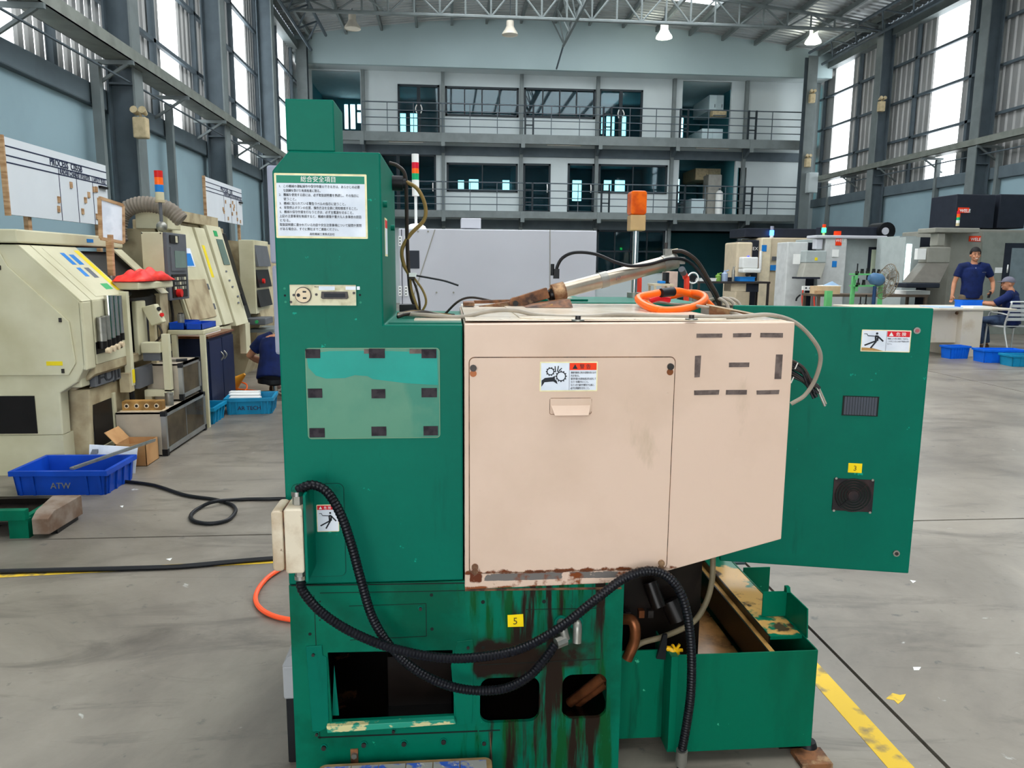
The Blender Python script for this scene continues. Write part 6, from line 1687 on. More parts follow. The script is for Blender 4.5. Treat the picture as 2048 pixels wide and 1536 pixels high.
# whiteboards along the wall
def whiteboard(X, y0, y1, z0, z1, title, cols, label, small, posts):
    t = thing('whiteboard', label, 'whiteboard', (X, (y0 + y1) / 2, 0), 'process whiteboards')
    MB().box(X - 0.03, X, y0, y1, z0, z1).build('board', M('board_white', rgb(214, 218, 222), 0.4, var=0.05, scale=1.5), t)
    H_, W_ = z1 - z0, y1 - y0
    MB().box(X - 0.035, X + 0.008, y0 - 0.02, y0, z0 - 0.01, z1 + 0.01).build('edge_strip', m_wood, t)
    for f in (0.115, 0.235, 0.325):
        MB().box(X, X + 0.002, y0, y1, z1 - f * H_ - 0.006, z1 - f * H_ + 0.006).build('ruled_line', m_navy, t)
    for f in cols:
        MB().box(X, X + 0.002, y0 + f * W_ - 0.005, y0 + f * W_ + 0.005, z0, z1 - 0.235 * H_).build('ruled_line', m_navy, t)
    R_ = (math.pi / 2, 0, math.pi / 2)
    text(title, 0.11 * H_ / 0.75, (X + 0.003, y0 + 0.38 * W_, z1 - 0.215 * H_), m_navy, t, rot=R_, width=0.33 * W_, bold=0.025)
    for s, f, w in (('RADAR CHART', cols[0], 0.19), ('SET UP SOLUTION', cols[1], 0.14), ('SAFETY RULE', cols[2], 0.15)):
        text(s, 0.075 * H_ / 0.75, (X + 0.003, y0 + (f + 0.012) * W_, z1 - 0.31 * H_), m_navy, t, rot=R_, width=w * W_, bold=0.02)
    random.seed(small)
    for k in range(12):
        yy3 = y0 + random.uniform(0.42, 0.97) * W_; zz3 = z0 + random.uniform(0.04, 0.6) * H_
        MB().box(X, X + 0.012, yy3 - 0.02, yy3 + 0.02, zz3 - 0.03, zz3 + 0.03).build('magnet', m_wood, t)
    MB().box(X, X + 0.03, y0 + 0.89 * W_, y0 + 0.98 * W_, z1 - 0.40 * H_, z1 - 0.36 * H_).build('eraser', m_inside, t)
    for y in posts:
        MB().box(X - 0.07, X - 0.03, y - 0.03, y + 0.03, 0, z0 + 0.2).build('post', m_wood, t)
whiteboard(-3.79, 6.99, 8.93, 1.80, 2.455, 'PROCESS  C055B', (0.46, 0.64, 0.82), 'large whiteboard headed PROCESS C055B above the near lathe', 5, [7.35, 8.75])
whiteboard(-3.79, 12.4, 14.5, 2.09, 2.73, 'PROCESS  C02', (0.46, 0.66, 0.82), 'farther whiteboard on posts above the second lathe', 9, [12.6, 14.4])

# orange cone, red box and hose behind the worker
t = thing('traffic_cone', 'orange yellow cone lying tilted on the floor beside the crouching worker', 'cone', (-2.35, 8.45, 0))
c0 = at(466, 778, Y=8.45); c1 = at(492, 747, Y=8.45)
MB().tube([(c0.x, 8.45, 0.07), ((c0.x + c1.x) / 2, 8.42, (0.07 + c1.z) / 2), (c1.x, 8.4, c1.z)], [0.075, 0.045, 0.015], 16).build('cone', M('cone_orange', rgb(226, 156, 48), 0.5, var=0.15), t)
MB().cyl((c0.x - 0.03, 8.45, 0.05), (c0.x, 8.45, 0.075), 0.09, 16).build('cone_base', MATS['cone_orange'], t)
t = thing('red_box', 'small red plastic box on the floor behind the orange cone', 'box', (-2.62, 8.7, 0))
MB().box(-2.72, -2.52, 8.62, 8.85, 0.0, 0.20).build('body', m_redpl, t, bev=0.01)
MB().box(-2.73, -2.51, 8.61, 8.86, 0.18, 0.21).build('rim', m_redpl, t)
MB().tube(spline([(-2.7, 8.3, 0.01), (-2.45, 8.25, 0.01), (-2.25, 8.3, 0.012), (-2.3, 8.6, 0.05), (-2.5, 8.65, 0.08), (-2.5, 8.45, 0.04), (-2.1, 8.35, 0.01)], 7), 0.008, 7).build('orange_hose', m_orange, None, label='thin orange hose curled around the tilted cone', cat='hose')

# ------------------------------------------------------------------ behind the machine and along the right wall
def PB(u0, v0, u1, v1, y, d, floor=False):
    a, b = at(u0, v0, Y=y), at(u1, v1, Y=y)
    return MB().box(a.x, b.x, y, y + d, 0.0 if floor else b.z, a.z)
m_wmach = M('enclosure_pale_grey', rgb(188, 188, 194), 0.45, var=0.06, scale=1.5)
m_cmach = M('enclosure_cream', rgb(206, 190, 162), 0.45, var=0.08)
m_gmach = M('enclosure_grey', rgb(166, 174, 172), 0.45, var=0.08)
m_gmach2 = M('enclosure_warm_grey', rgb(142, 140, 130), 0.5, var=0.08)
m_anth = M('anthracite', rgb(38, 42, 52), 0.5, var=0.15)

# pale machine directly behind
YW = 6.3
w = thing('milling_machine', 'large pale grey machine enclosure directly behind the green machine', 'machine', (0.45, 7.0, 0))
a, b = at(797, 457, Y=YW), at(1190, 620, Y=YW)
MB().box(a.x, b.x, YW, YW + 1.3, 0.05, a.z).build('enclosure', m_wmach, w, bev=0.008)
MB().box(a.x + 0.05, b.x - 0.05, YW + 0.05, YW + 1.2, 0, 0.05).build('plinth', m_anth, w)
def strip(u0, v0, u1, v1, wd, mat, nm, par, y):
    p, q = at(u0, v0, Y=y), at(u1, v1, Y=y)
    MB().bar((p.x, y - 0.002, p.z), (q.x, y - 0.002, q.z), wd, 0.006, up=(0, 1, 0)).build(nm, mat, par)
strip(870, 459, 823, 605, 0.008, m_gmach2, 'panel_seam', w, YW)
strip(1100, 459, 1100, 620, 0.006, m_gmach2, 'panel_seam', w, YW)
strip(803, 459, 805, 610, 0.006, m_anth, 'panel_seam', w, YW)
PB(819, 501, 839, 537, YW - 0.006, 0.008).build('window', m_anth, w)
for v in (472, 572):
    for u in (797, 809):
        p = PB(u, v, u + 7, v + 20, YW - 0.008, 0.008).build('hinge', m_white, w)
        for k in range(3):
            c = at(u + 3, v + 4 + k * 6, Y=YW - 0.008)
            MB().cyl((c.x, YW - 0.008, c.z), (c.x, YW - 0.012, c.z), 0.006, 8).build('hinge_screw', m_anth, p)
PB(922, 436, 962, 457, YW + 0.2, 0.3).build('top_box', m_wmach, w, bev=0.006)
for u, v in ((836, 463), (856, 463), (873, 585), (907, 585)):
    c = at(u, v, Y=YW)
    MB().cyl((c.x, YW, c.z), (c.x, YW - 0.008, c.z), 0.008, 8).build('screw', m_gmach2, w)
ys = YW + 0.3
c0 = at(832, 450, Y=ys)
MB().cyl((c0.x, ys, a.z), (c0.x, ys, at(826, 392, Y=ys).z), 0.012, 10).build('signal_pole', m_white, w)
MB().ball((c0.x, ys, a.z + 0.01), (0.09, 0.06, 0.05), 12, 6).build('signal_foot', m_white, w)
zz = [at(824, v, Y=ys).z for v in (392, 360, 347, 337, 325, 308)]
for k, mt in enumerate((m_white, M('signal_green', rgb(20, 170, 110), 0.4), m_orange, M('signal_red', rgb(210, 20, 50), 0.4), m_white)):
    MB().cyl((c0.x, ys, zz[k]), (c0.x, ys, zz[k + 1]), 0.030, 14).build('signal_segment', mt, w)
# hand truck with red handles
t = thing('hand_truck', 'red tubular hand truck with grey grips behind the machine', 'hand truck', (1.2, 4.25, 0))
m_redtube = M('red_tube', rgb(232, 66, 44), 0.4, var=0.1)
for u, lab in ((1276, 0), (1371, 1)):
    p0, p1, p2 = at(u + 1, 600, Y=4.2), at(u, 556, Y=4.2), at(u - 8, 546, Y=4.2)
    MB().tube(spline([(p0.x, 4.25, 0.12), (p0.x, 4.2, p0.z), (p1.x, 4.2, p1.z), (p2.x, 4.16, p2.z)], 6), 0.016, 10).build('side_tube', m_redtube, t)
    MB().tube([(p2.x, 4.16, p2.z), (p2.x - 0.022, 4.13, p2.z + 0.022)], 0.019, 10).build('grip', m_greypanel, t)
xa, xb = at(1276, 600, Y=4.2).x, at(1371, 600, Y=4.2).x
for z in (0.35, 0.7, 1.0):
    MB().tube([(xa, 4.23, z), (xb, 4.23, z)], 0.012, 8).build('cross_tube', m_redtube, t)
MB().box(xa - 0.03, xb + 0.03, 4.0, 4.26, 0.02, 0.03).build('toe_plate', m_redtube, t)
for x in (xa - 0.04, xb + 0.04):
    MB().cyl((x - 0.02, 4.36, 0.11), (x + 0.02, 4.36, 0.11), 0.11, 16).build('wheel', m_black, t)
MB().cyl((xa - 0.04, 4.36, 0.11), (xb + 0.04, 4.36, 0.11), 0.012, 8).build('axle', m_galv, t)

# far workbenches below the office
def table(u0, u1, v, y, z, d, label, mat, legs=True, name='workbench'):
    a, b = at(u0, v, Y=y).x, at(u1, v, Y=y).x
    t = thing(name, label, 'table', ((a + b) / 2, y + d / 2, 0), 'workbenches')
    MB().box(a, b, y, y + d, z - 0.05, z).build('top', mat, t)
    for x in (a + 0.04, b - 0.04):
        for yy_ in (y + 0.04, y + d - 0.04):
            MB().box(x - 0.025, x + 0.025, yy_ - 0.025, yy_ + 0.025, 0, z - 0.05).build('leg', mat, t)
    MB().box(a, b, y + 0.05, y + d - 0.05, 0.35, 0.38).build('lower_shelf', mat, t)
    return t
YT = 19.0
zt = at(1460, 563, Y=YT).z
m_dkmetal = M('dark_bench_metal', rgb(58, 54, 52), 0.5, var=0.2)
table(1396, 1541, 563, YT, zt, 0.8, 'dark metal workbench with cans and a blue tray below the office', m_dkmetal)
def prop_box(name, u0, v0, u1, v1, y, d, mat, label, cat, lid=None, group=None):
    a, b = at(u0, v0, Y=y), at(u1, v1, Y=y)
    t = thing(name, label, cat, ((a.x + b.x) / 2, y + d / 2, b.z), group)
    MB().box(a.x, b.x, y, y + d, b.z, a.z).build('body', mat, t, bev=0.01)
    if lid: MB().box(a.x - 0.008, b.x + 0.008, y - 0.008, y + d + 0.008, a.z, a.z + (a.z - b.z) * 0.18).build('lid', lid, t)
    return t
def on_bench(name, u, w_, h_, mat, label, cat, y=YT + 0.3, z=None, shape='can', mat2=None):
    x = at(u, 560, Y=y).x
    z = zt if z is None else z
    t = thing(name, label, cat, (x, y, z))
    if shape == 'can':
        MB().tube([(x, y, z), (x, y, z + h_ * 0.72), (x, y, z + h_ * 0.82), (x, y, z + h_)], [w_, w_, w_ * 0.45, w_ * 0.4], 14).build('bottle', mat, t)
        MB().tube([(x, y, z + h_ * 0.9), (x + w_ * 1.3, y, z + h_ * 1.02)], w_ * 0.22, 8).build('spout', mat2 or mat, t)
    else:
        MB().box(x - w_, x + w_, y - 0.2, y + 0.2, z, z + h_).build('body', mat, t, bev=0.01)
        MB().box(x - w_ * 1.05, x + w_ * 1.05, y - 0.21, y + 0.21, z + h_ * 0.85, z + h_).build('rim', mat2 or mat, t)
    return t
on_bench('spray_bottle', 1436, 0.07, 0.21, M('bottle_green', rgb(120, 160, 70), 0.4), 'green squeeze bottle on the dark workbench', 'bottle')
on_bench('oil_can', 1449, 0.08, 0.28, M('can_bluegrey', rgb(150, 165, 190), 0.4), 'pale blue oil can on the dark workbench', 'can')
on_bench('thermos_flask', 1466, 0.04, 0.38, m_galv, 'tall steel flask on the dark workbench', 'flask')
on_bench('blue_tray', 1489, 0.20, 0.12, m_bluest, 'bright blue tray on the dark workbench', 'tray', shape='box')
on_bench('black_case', 1452, 0.12, 0.10, m_anth, 'black case on the dark workbench', 'case', y=YT + 0.55, shape='box')
on_bench('paper_stack', 1411, 0.22, 0.08, m_white, 'stack of white papers at the left end of the dark workbench', 'paper', shape='box')
prop_box('parts_drawer', 1462, 566, 1492, 583, YT + 0.1, 0.5, m_cmach, 'cream drawer box under the dark workbench top', 'drawer', None)
prop_box('tool_chest', 1493, 565, 1517, 584, YT + 0.1, 0.5, m_anth, 'dark drawer box under the dark workbench top', 'drawer', None)
YT2 = 18.0
zt2 = at(1340, 577, Y=YT2).z
table(1308, 1348, 568, YT2, at(1330, 568, Y=YT2).z, 0.6, 'small cream cabinet table in front of the office windows', m_cmach, name='side_table')
PBx = at(1308, 568, Y=YT2)
prop_box('desk_phone', 1319, 562, 1331, 567, YT2 + 0.1, 0.2, m_bluest, 'blue box file on the small cream table', 'box file')
t = thing('computer_monitor', 'thin black monitor on the small cream table', 'monitor', (at(1335, 566, Y=YT2 + 0.3).x, YT2 + 0.3, at(1335, 568, Y=YT2).z))
PB(1332, 545, 1338, 566, YT2 + 0.3, 0.3).build('screen', m_black, t)
PB(1330, 565.5, 1340, 567.5, YT2 + 0.3, 0.2).build('stand', m_black, t)
prop_box('cream_locker', 1335, 528, 1353, 620, YT2 + 2.5, 0.5, M('locker_pink', rgb(206, 180, 164), 0.5), 'pinkish cream locker standing beside the dark opening', 'locker').location.z = 0
prop_box('grey_cabinet', 1388, 577, 1423, 640, YT2 + 0.4, 0.5, M('cabinet_taupe', rgb(128, 120, 110), 0.5), 'taupe cabinet standing left of the dark workbench', 'cabinet').location.z = 0
t = thing('floor_fan', 'round fan with a white ring guard left of the taupe cabinet', 'fan', (at(1385, 558, Y=17).x, 17, 0))
c = at(1386, 556, Y=17)
MB().ring((c.x, 17, c.z), 'y', 0.12, 0.018, 24, 6).build('guard_ring', m_white, t)
MB().cyl((c.x, 16.99, c.z), (c.x, 17.12, c.z), 0.07, 14).build('motor', m_black, t)
for k in range(4):
    an = k * math.pi / 2 + 0.4
    MB().bar((c.x, 17.0, c.z), (c.x + 0.1 * math.cos(an), 17.0, c.z + 0.1 * math.sin(an)), 0.05, 0.008, up=(0, 1, 0)).build('blade', m_anth, t)
MB().cyl((c.x, 17.08, 0.03), (c.x, 17.08, c.z), 0.025, 10).build('stand_pole', m_steel2, t)
MB().cyl((c.x, 17.08, 0), (c.x, 17.08, 0.03), 0.2, 16).build('foot', m_steel2, t)

# cream turning centre with black door, far right of the bench
YD = 21.0
d = thing('turning_center', 'cream machining centre with black door and blue signal lamp behind the workbench', 'machine', (at(1570, 550, Y=YD).x, 22, 0), 'machining centres')
PB(1475, 484, 1500, 600, YD, 1.0, True).build('left_pillar', m_cmach, d, bev=0.05)
PB(1497, 480, 1528, 600, YD + 0.15, 1.0, True).build('door', m_anth, d, bev=0.03)
PB(1526, 475, 1660, 590, YD - 0.1, 1.6, True).build('right_housing', m_cmach, d, bev=0.03)
PB(1490, 456, 1655, 476, YD + 0.3, 1.2).build('top_housing', m_anth, d, bev=0.02)
PB(1524, 476, 1537, 590, YD - 0.16, 0.1, True).build('front_trim', M('trim_ivory', rgb(224, 210, 180), 0.45), d, bev=0.02)
text('NEX 110', 0.13, (at(1498, 500, Y=YD + 0.14).x, YD + 0.13, at(1498, 500, Y=YD).z), m_white, d)
c = at(1497, 505, Y=YD)
MB().box(c.x - 0.03, c.x + 0.03, YD - 0.01, YD + 0.05, at(0, 516, Y=YD).z, at(0, 498, Y=YD).z).build('status_light', M('led_blue', rgb(50, 60, 255), 0.4, emit=3.0), d)
PB(1486, 514, 1516, 537, YD - 0.5, 0.3).build('control_head', m_white, d, bev=0.03)
PB(1487, 537, 1522, 546, YD - 0.55, 0.4).build('control_keys', m_white, d, bev=0.03)
p = at(1503, 545, Y=YD - 0.3)
MB().cyl((p.x, YD - 0.3, p.z), (p.x, YD + 0.2, p.z - 0.1), 0.06, 10).build('control_arm', m_anth, d)
MB().tube([at(1522, 502, Y=YD - 0.2), at(1520, 540, Y=YD - 0.2)], 0.04, 8).build('door_handle', m_white, d)
for q in ((1544, 513, 1555, 521, m_greypanel), (1541, 530, 1556, 541, m_bluest), (1524, 490, 1533, 503, m_bluest)):
    PB(q[0], q[1], q[2], q[3], YD - 0.175, 0.01).build('door_sticker', q[4], d)
p = at(1543, 475, Y=YD + 0.2)
MB().cyl((p.x, YD + 0.2, p.z), (p.x, YD + 0.2, p.z + 0.06), 0.05, 12).build('signal_base', m_white, d)
MB().cyl((p.x, YD + 0.2, p.z + 0.06), (p.x, YD + 0.2, p.z + 0.20), 0.06, 14).build('signal_blue', M('lamp_blue', rgb(60, 140, 255), 0.3, emit=6.0), d)
MB().cyl((p.x, YD + 0.2, p.z + 0.20), (p.x, YD + 0.2, p.z + 0.32), 0.05, 12).build('signal_cap', m_lilac, d)

# first grey milling centre with green rack before it
YG = 17.5
g = thing('milling_center', 'pale grey milling centre with hanging control head and green signal lamp', 'machine', (at(1720, 550, Y=YG).x, 18.5, 0), 'machining centres')
PB(1652, 476, 1830, 602, YG, 1.6, True).build('enclosure', m_gmach, g, bev=0.02)
PB(1652, 476, 1686, 602, YG - 0.25, 0.3, True).build('front_pillar', M('enclosure_white', rgb(200, 202, 200), 0.4), g, bev=0.03)
PB(1576, 484, 1609, 604, YG + 0.1, 0.6, True).build('electric_cabinet', M('enclosure_white', rgb(200, 202, 200), 0.4), g, bev=0.02)
PB(1608, 485, 1654, 602, YG + 0.45, 1.0, True).build('door_opening', m_anth, g)  # closed dark box; the doorway's shade is in its colour
PB(1633, 470, 1775, 478, YG - 0.3, 0.5).build('top_beam', m_wmach, g, bev=0.02)
PB(1633, 478, 1645, 499, YG - 0.25, 0.2).build('pendant_arm', m_wmach, g, bev=0.02)
a, b = at(1609, 501, Y=YG - 0.4), at(1648, 526, Y=YG - 0.4)
ph = MB().box(a.x, b.x, YG - 0.5, YG - 0.2, b.z, a.z).build('pendant_head', m_gmach, g, bev=0.02)
a2, b2 = at(1602, 556, Y=YG - 0.7), at(1640, 556, Y=YG - 0.7)
MB().hexa([(a2.x, YG - 0.75, a2.z), (b2.x, YG - 0.75, a2.z), (b2.x, YG - 0.45, a2.z), (a2.x, YG - 0.45, a2.z)], [(a.x, YG - 0.5, b.z), (b.x, YG - 0.5, b.z), (b.x, YG - 0.2, b.z), (a.x, YG - 0.2, b.z)]).build('pendant_desk', m_gmach2, g, bev=0.01)
PB(1596, 554, 1640, 558, YG - 0.9, 0.3).build('pendant_handle', m_anth, g)
PB(1630, 515, 1635, 521, YG - 0.51, 0.01).build('warning_triangle', m_yellow, g)
PB(1738, 494, 1775, 560, YG - 0.012, 0.02).build('window_frame', m_anth, g)
PB(1744, 499, 1772, 556, YG - 0.02, 0.02).build('window_pane', M('lit_window_pane', rgb(196, 206, 180), 0.3, var=0.2, scale=2), g)
for q, mt in (((1672, 477, 1683, 491), m_orangered), ((1665, 499, 1677, 514), m_white), ((1665, 522, 1673, 534), m_bluest), ((1587, 508, 1600, 528), m_white)):
    PB(q[0], q[1], q[2], q[3], YG - 0.27, 0.012).build('enclosure_sticker', mt, g)
text('WELE', 0.10, (at(1671, 483, Y=YG - 0.28).x, YG - 0.29, at(1671, 484, Y=YG - 0.28).z), m_white, g)
MB().tube(spline([at(1600, 590, Y=YG), at(1594, 596, Y=YG - 0.1), at(1592, 602, Y=YG - 0.1)], 5), 0.02, 6).build('loose_cord', m_black, g)
p = at(1647, 472, Y=YG - 0.1)
MB().cyl((p.x, YG - 0.1, p.z), (p.x, YG - 0.1, p.z + 0.08), 0.03, 10).build('signal_base', m_beige, g)
MB().cyl((p.x, YG - 0.1, p.z + 0.08), (p.x, YG - 0.1, p.z + 0.19), 0.05, 14).build('signal_green', M('lamp_green', rgb(40, 255, 110), 0.3, emit=6.0), g)
MB().cyl((p.x, YG - 0.1, p.z + 0.19), (p.x, YG - 0.1, p.z + 0.27), 0.04, 12).build('signal_cap', m_orangered, g)
PB(1672, 462, 1682, 471, YG - 0.05, 0.1).build('red_plate', m_orangered, g)
a, b = at(1525, 455, Y=YG + 0.8), at(1770, 475, Y=YG + 0.8)
MB().box(at(1655, 455, Y=YG + 0.8).x, b.x - 0.15, YG + 0.8, YG + 1.4, b.z, at(1690, 453, Y=YG + 0.8).z).build('roof_hood', m_anth, g, bev=0.02)
c = at(1765, 463, Y=YG + 0.9)
MB().cyl((c.x, YG + 0.7, c.z), (c.x, YG + 1.3, c.z), 0.22, 20).build('chip_drum', m_black, g)
MB().cyl((c.x - 0.05, YG + 0.68, c.z), (c.x - 0.05, YG + 0.70, c.z), 0.09, 14).build('drum_plate', m_wmach, g)
# long brown table with papers
YP = 14.75
zp = at(1740, 589, Y=YP).z
table(1636, 1858, 588, YP, zp, 0.7, 'long brown table before the grey milling centre', M('bench_brown', rgb(98, 84, 72), 0.6, var=0.2), name='long_table')
def flat(name, u0, u1, v, y, d, h, mat, label, cat):
    a, b = at(u0, v, Y=y).x, at(u1, v, Y=y).x
    o = MB().box(a, b, y, y + d, zp, zp + h).build(name, mat, None, label=label, cat=cat)
    return o
flat('document_tray', 1633, 1680, 588, YP + 0.1, 0.3, 0.16, M('tray_sand', rgb(206, 178, 140), 0.6), 'sand coloured document tray on the long brown table', 'tray')
t = thing('paper_stack', 'pale blue papers in the sand coloured document tray', 'paper', (at(1662, 575, Y=YP + 0.2).x, YP + 0.25, zp + 0.16))
x = at(1662, 575, Y=YP + 0.2).x
MB().prism([(x - 0.2, zp + 0.16), (x + 0.2, zp + 0.16), (x + 0.02, zp + 0.26)], 'y', YP + 0.2, YP + 0.215).build('sheet', M('paper_blue', rgb(170, 200, 232), 0.6), t)
MB().box(x - 0.2, x + 0.2, YP + 0.15, YP + 0.38, zp + 0.16, zp + 0.175).build('sheet', m_white, t)
flat('wooden_block', 1633, 1650, 588, YP - 0.02, 0.1, 0.07, m_wood, 'small wooden block on the edge of the long brown table', 'block')
flat('sheet_pile', 1812, 1860, 588, YP + 0.1, 0.4, 0.08, m_white, 'white sheets on the right end of the long brown table', 'paper')
# paper stand with holes at the left of the table
t = thing('socket_strip', 'white socket strip hanging in front of the pendant desk', 'socket strip', (at(1620, 576, Y=16.2).x, 16.2, 0))
PB(1607, 572, 1634, 581, 16.2, 0.08).build('strip', m_white, t)
for u in (1612, 1620, 1628):
    c = at(u, 576, Y=16.2)
    MB().cyl((c.x, 16.2, c.z), (c.x, 16.19, c.z), 0.02, 8).build('socket', m_anth, t)
PB(1624, 581, 1628, 640, 16.2, 0.04, True).build('post', m_alu, t)
for k, u in enumerate((1606, 1630, 1640)):
    MB().tube(spline([at(u, 580, Y=16.1), at(u - 2, 600, Y=16.1), at(u + 1, 630, Y=16.05), (at(u, 650, Y=16.1).x, 16.05, 0.02)], 5), 0.014, 6).build('red_cord', m_redtube, t)
# green tool rack
YK = 14.1
k_ = thing('tool_rack', 'light green tool holder rack in front of the grey milling centre', 'rack', (at(1730, 570, Y=YK).x, YK, 0))
m_rack = M('rack_green', rgb(104, 186, 116), 0.5, var=0.15)
for u in (1704, 1764):
    x = at(u, 570, Y=YK).x
    MB().bar((x, YK, 0.0), (x + (0.03 if u < 1730 else -0.03), YK, at(0, 546, Y=YK).z + 0.05), 0.07, 0.05).build('upright', m_rack, k_)
for v in (547, 570, 612):
    z = at(1730, v, Y=YK).z
    x0, x1 = at(1705, v, Y=YK).x, at(1764, v, Y=YK).x
    MB().box(x0, x1, YK - 0.12, YK + 0.12, z - 0.03, z).build('shelf', m_rack, k_)
    MB().box(x0, x0 + 0.05, YK - 0.12, YK - 0.1, z - 0.12, z).build('shelf_bracket', m_rack, k_)
MB().box(at(1694, 0, Y=YK).x, at(1706, 0, Y=YK).x, YK - 0.05, YK + 0.05, 0.0, at(0, 573, Y=YK).z).build('side_bin', m_rack, k_)
for k, (u, v, h, r) in enumerate(((1714, 547, 0.19, .012), (1724, 547, 0.09, .03), (1735, 547, 0.1, .028), (1747, 547, 0.09, .03), (1757, 547, 0.08, .026), (1716, 570, 0.13, .014), (1727, 570, 0.10, .028), (1720, 612, 0.18, .012), (1731, 612, 0.22, .012))):
    c = at(u, v, Y=YK)
    t = thing('tool_holder', 'dark tool holder on the green rack, %s shelf, %s from the left' % ({547: 'top', 570: 'middle', 612: 'bottom'}[v], WORDS[[0, 1, 2, 3, 4, 0, 1, 0, 1][k]]), 'tool holder', (c.x, YK, c.z), 'tool holders on the rack')
    MB().cyl((c.x, YK, c.z), (c.x, YK, c.z + 0.045), 0.034, 12).build('flange', m_screw, t)
    MB().cyl((c.x, YK, c.z + 0.045), (c.x, YK, c.z + h), r, 10).build('shank', m_black, t)
# pedestal fan seen from the side
YN = 12.6
f = thing('pedestal_fan', 'large wire cage pedestal fan seen edge-on by the green rack', 'fan', (at(1755, 600, Y=YN).x, YN, 0))
c = at(1772, 563, Y=YN)
m_cage = M('cage_wire_brown', rgb(120, 108, 90), 0.5, var=0.2)
R = 0.31
tilt = Matrix.Rotation(math.radians(12), 3, 'Y')
def fp(a_, r_, o_): return Vector(c) + tilt @ Vector((o_, r_ * math.cos(a_) * 0.9, r_ * math.sin(a_)))
for k in range(28):
    an = 2 * math.pi * k / 28
    MB().tube([fp(an, 0.04, 0.11), fp(an, R * 0.7, 0.10), fp(an, R, 0.0), fp(an, R * 0.7, -0.07), fp(an, 0.06, -0.08)], 0.0035, 4).build('cage_wire', m_cage, f)
for rr, oo in ((R, 0.0), (R * 0.72, 0.10), (R * 0.72, -0.07)):
    MB().tube([fp(2 * math.pi * k / 24, rr, oo) for k in range(25)], 0.007, 5).build('cage_ring', m_cage, f)
for k in range(3):
    an = 2.1 * k + 0.3
    MB().hexa([fp(an - 0.3, 0.05, -0.02), fp(an + 0.3, 0.05, 0.03), fp(an + 0.3, 0.05, 0.035), fp(an - 0.3, 0.05, -0.015)], [fp(an - 0.35, R * 0.85, -0.02), fp(an + 0.35, R * 0.85, 0.03), fp(an + 0.35, R * 0.85, 0.035), fp(an - 0.35, R * 0.85, -0.015)]).build('blade', m_galv, f)
m_fanblue = M('fan_blue', rgb(70, 106, 140), 0.4, var=0.15)
MB().tube([fp(0, 0, -0.06), fp(0, 0, -0.12), fp(0, 0, -0.26), fp(0, 0, -0.32)], [0.07, 0.11, 0.10, 0.05], 16).build('motor', m_fanblue, f)
px = fp(0, 0, -0.2).x
MB().cyl((px, c.y, 0.04), (px, c.y, c.z - 0.08), 0.03, 12).build('pole', M('fan_pole_navy', rgb(30, 60, 96), 0.4), f)
MB().cyl((px, c.y, 0), (px, c.y, 0.04), 0.26, 18).build('foot', MATS['fan_pole_navy'], f)
# second milling centre, far right
YV = 15.4
v_ = thing('milling_center', 'warm grey milling centre with black roof cabinets behind the standing man', 'machine', (at(1950, 550, Y=YV).x, 16.5, 0), 'machining centres')
PB(1905, 458, 2110, 640, YV, 1.8, True).build('enclosure', m_gmach2, v_, bev=0.02)
PB(1968, 464, 2110, 640, YV - 0.04, 0.06, True).build('front_panel', M('enclosure_grey_green', rgb(132, 136, 128), 0.5), v_)
PB(1812, 474, 1908, 640, YV + 0.7, 1.0, True).build('opening', m_anth, v_)  # solid box, coloured dark for the shade inside the opening
PB(1812, 474, 1826, 640, YV + 0.2, 0.9, True).build('left_frame', m_gmach, v_)
PB(1800, 472, 1818, 640, YV + 0.9, 0.9, True).build('left_housing', m_gmach, v_)
PB(1871, 455, 1960, 466, YV - 0.35, 0.6).build('top_beam', m_gmach2, v_, bev=0.02)
PB(1876, 466, 1889, 492, YV - 0.3, 0.25).build('pendant_arm', m_gmach2, v_, bev=0.02)
a, b = at(1850, 494, Y=YV - 0.3), at(1893, 526, Y=YV - 0.3)
MB().box(a.x, b.x, YV - 0.4, YV - 0.1, b.z, a.z).build('pendant_head', m_gmach2, v_, bev=0.02)
PB(1836, 497, 1851, 519, YV - 0.41, 0.1).build('pendant_notice', m_white, v_)
a2, b2 = at(1815, 565, Y=YV - 0.6), at(1874, 565, Y=YV - 0.6)
MB().hexa([(a2.x, YV - 0.7, a2.z), (b2.x, YV - 0.7, a2.z), (b2.x, YV - 0.4, a2.z), (a2.x, YV - 0.4, a2.z)], [(a.x, YV - 0.4, b.z), (b.x, YV - 0.4, b.z), (b.x, YV - 0.1, b.z), (a.x, YV - 0.1, b.z)]).build('pendant_desk', M('panel_taupe', rgb(110, 106, 98), 0.5), v_, bev=0.01)
PB(1812, 566, 1880, 576, YV - 0.8, 0.4).build('control_keys', m_anth, v_, bev=0.02)
PB(1814, 488, 1818, 560, YV + 0.19, 0.02).build('work_light', M('work_light', rgb(220, 245, 245), 0.4, emit=2.5), v_)
PB(1897, 487, 1908, 570, YV + 0.68, 0.03).build('inner_pane', M('inner_pane', rgb(130, 170, 190), 0.2, var=0.3, scale=3), v_)
PB(2012, 486, 2110, 640, YV - 0.06, 0.04).build('door_frame', m_anth, v_)
PB(2025, 496, 2110, 640, YV - 0.075, 0.03).build('door_pane', M('door_pane_grey', rgb(120, 132, 136), 0.25), v_)
MB().tube(spline([at(2014, 545, Y=YV - 0.1), at(2015, 538, Y=YV - 0.16), at(2016, 530, Y=YV - 0.1)], 4), 0.014, 8).build('door_handle', m_white, v_)
PB(1915, 388, 1986, 457, YV + 0.5, 0.9).build('roof_cabinet', m_anth, v_, bev=0.02)
PB(1988, 392, 2000, 457, YV + 0.8, 0.6).build('roof_link', m_anth, v_)
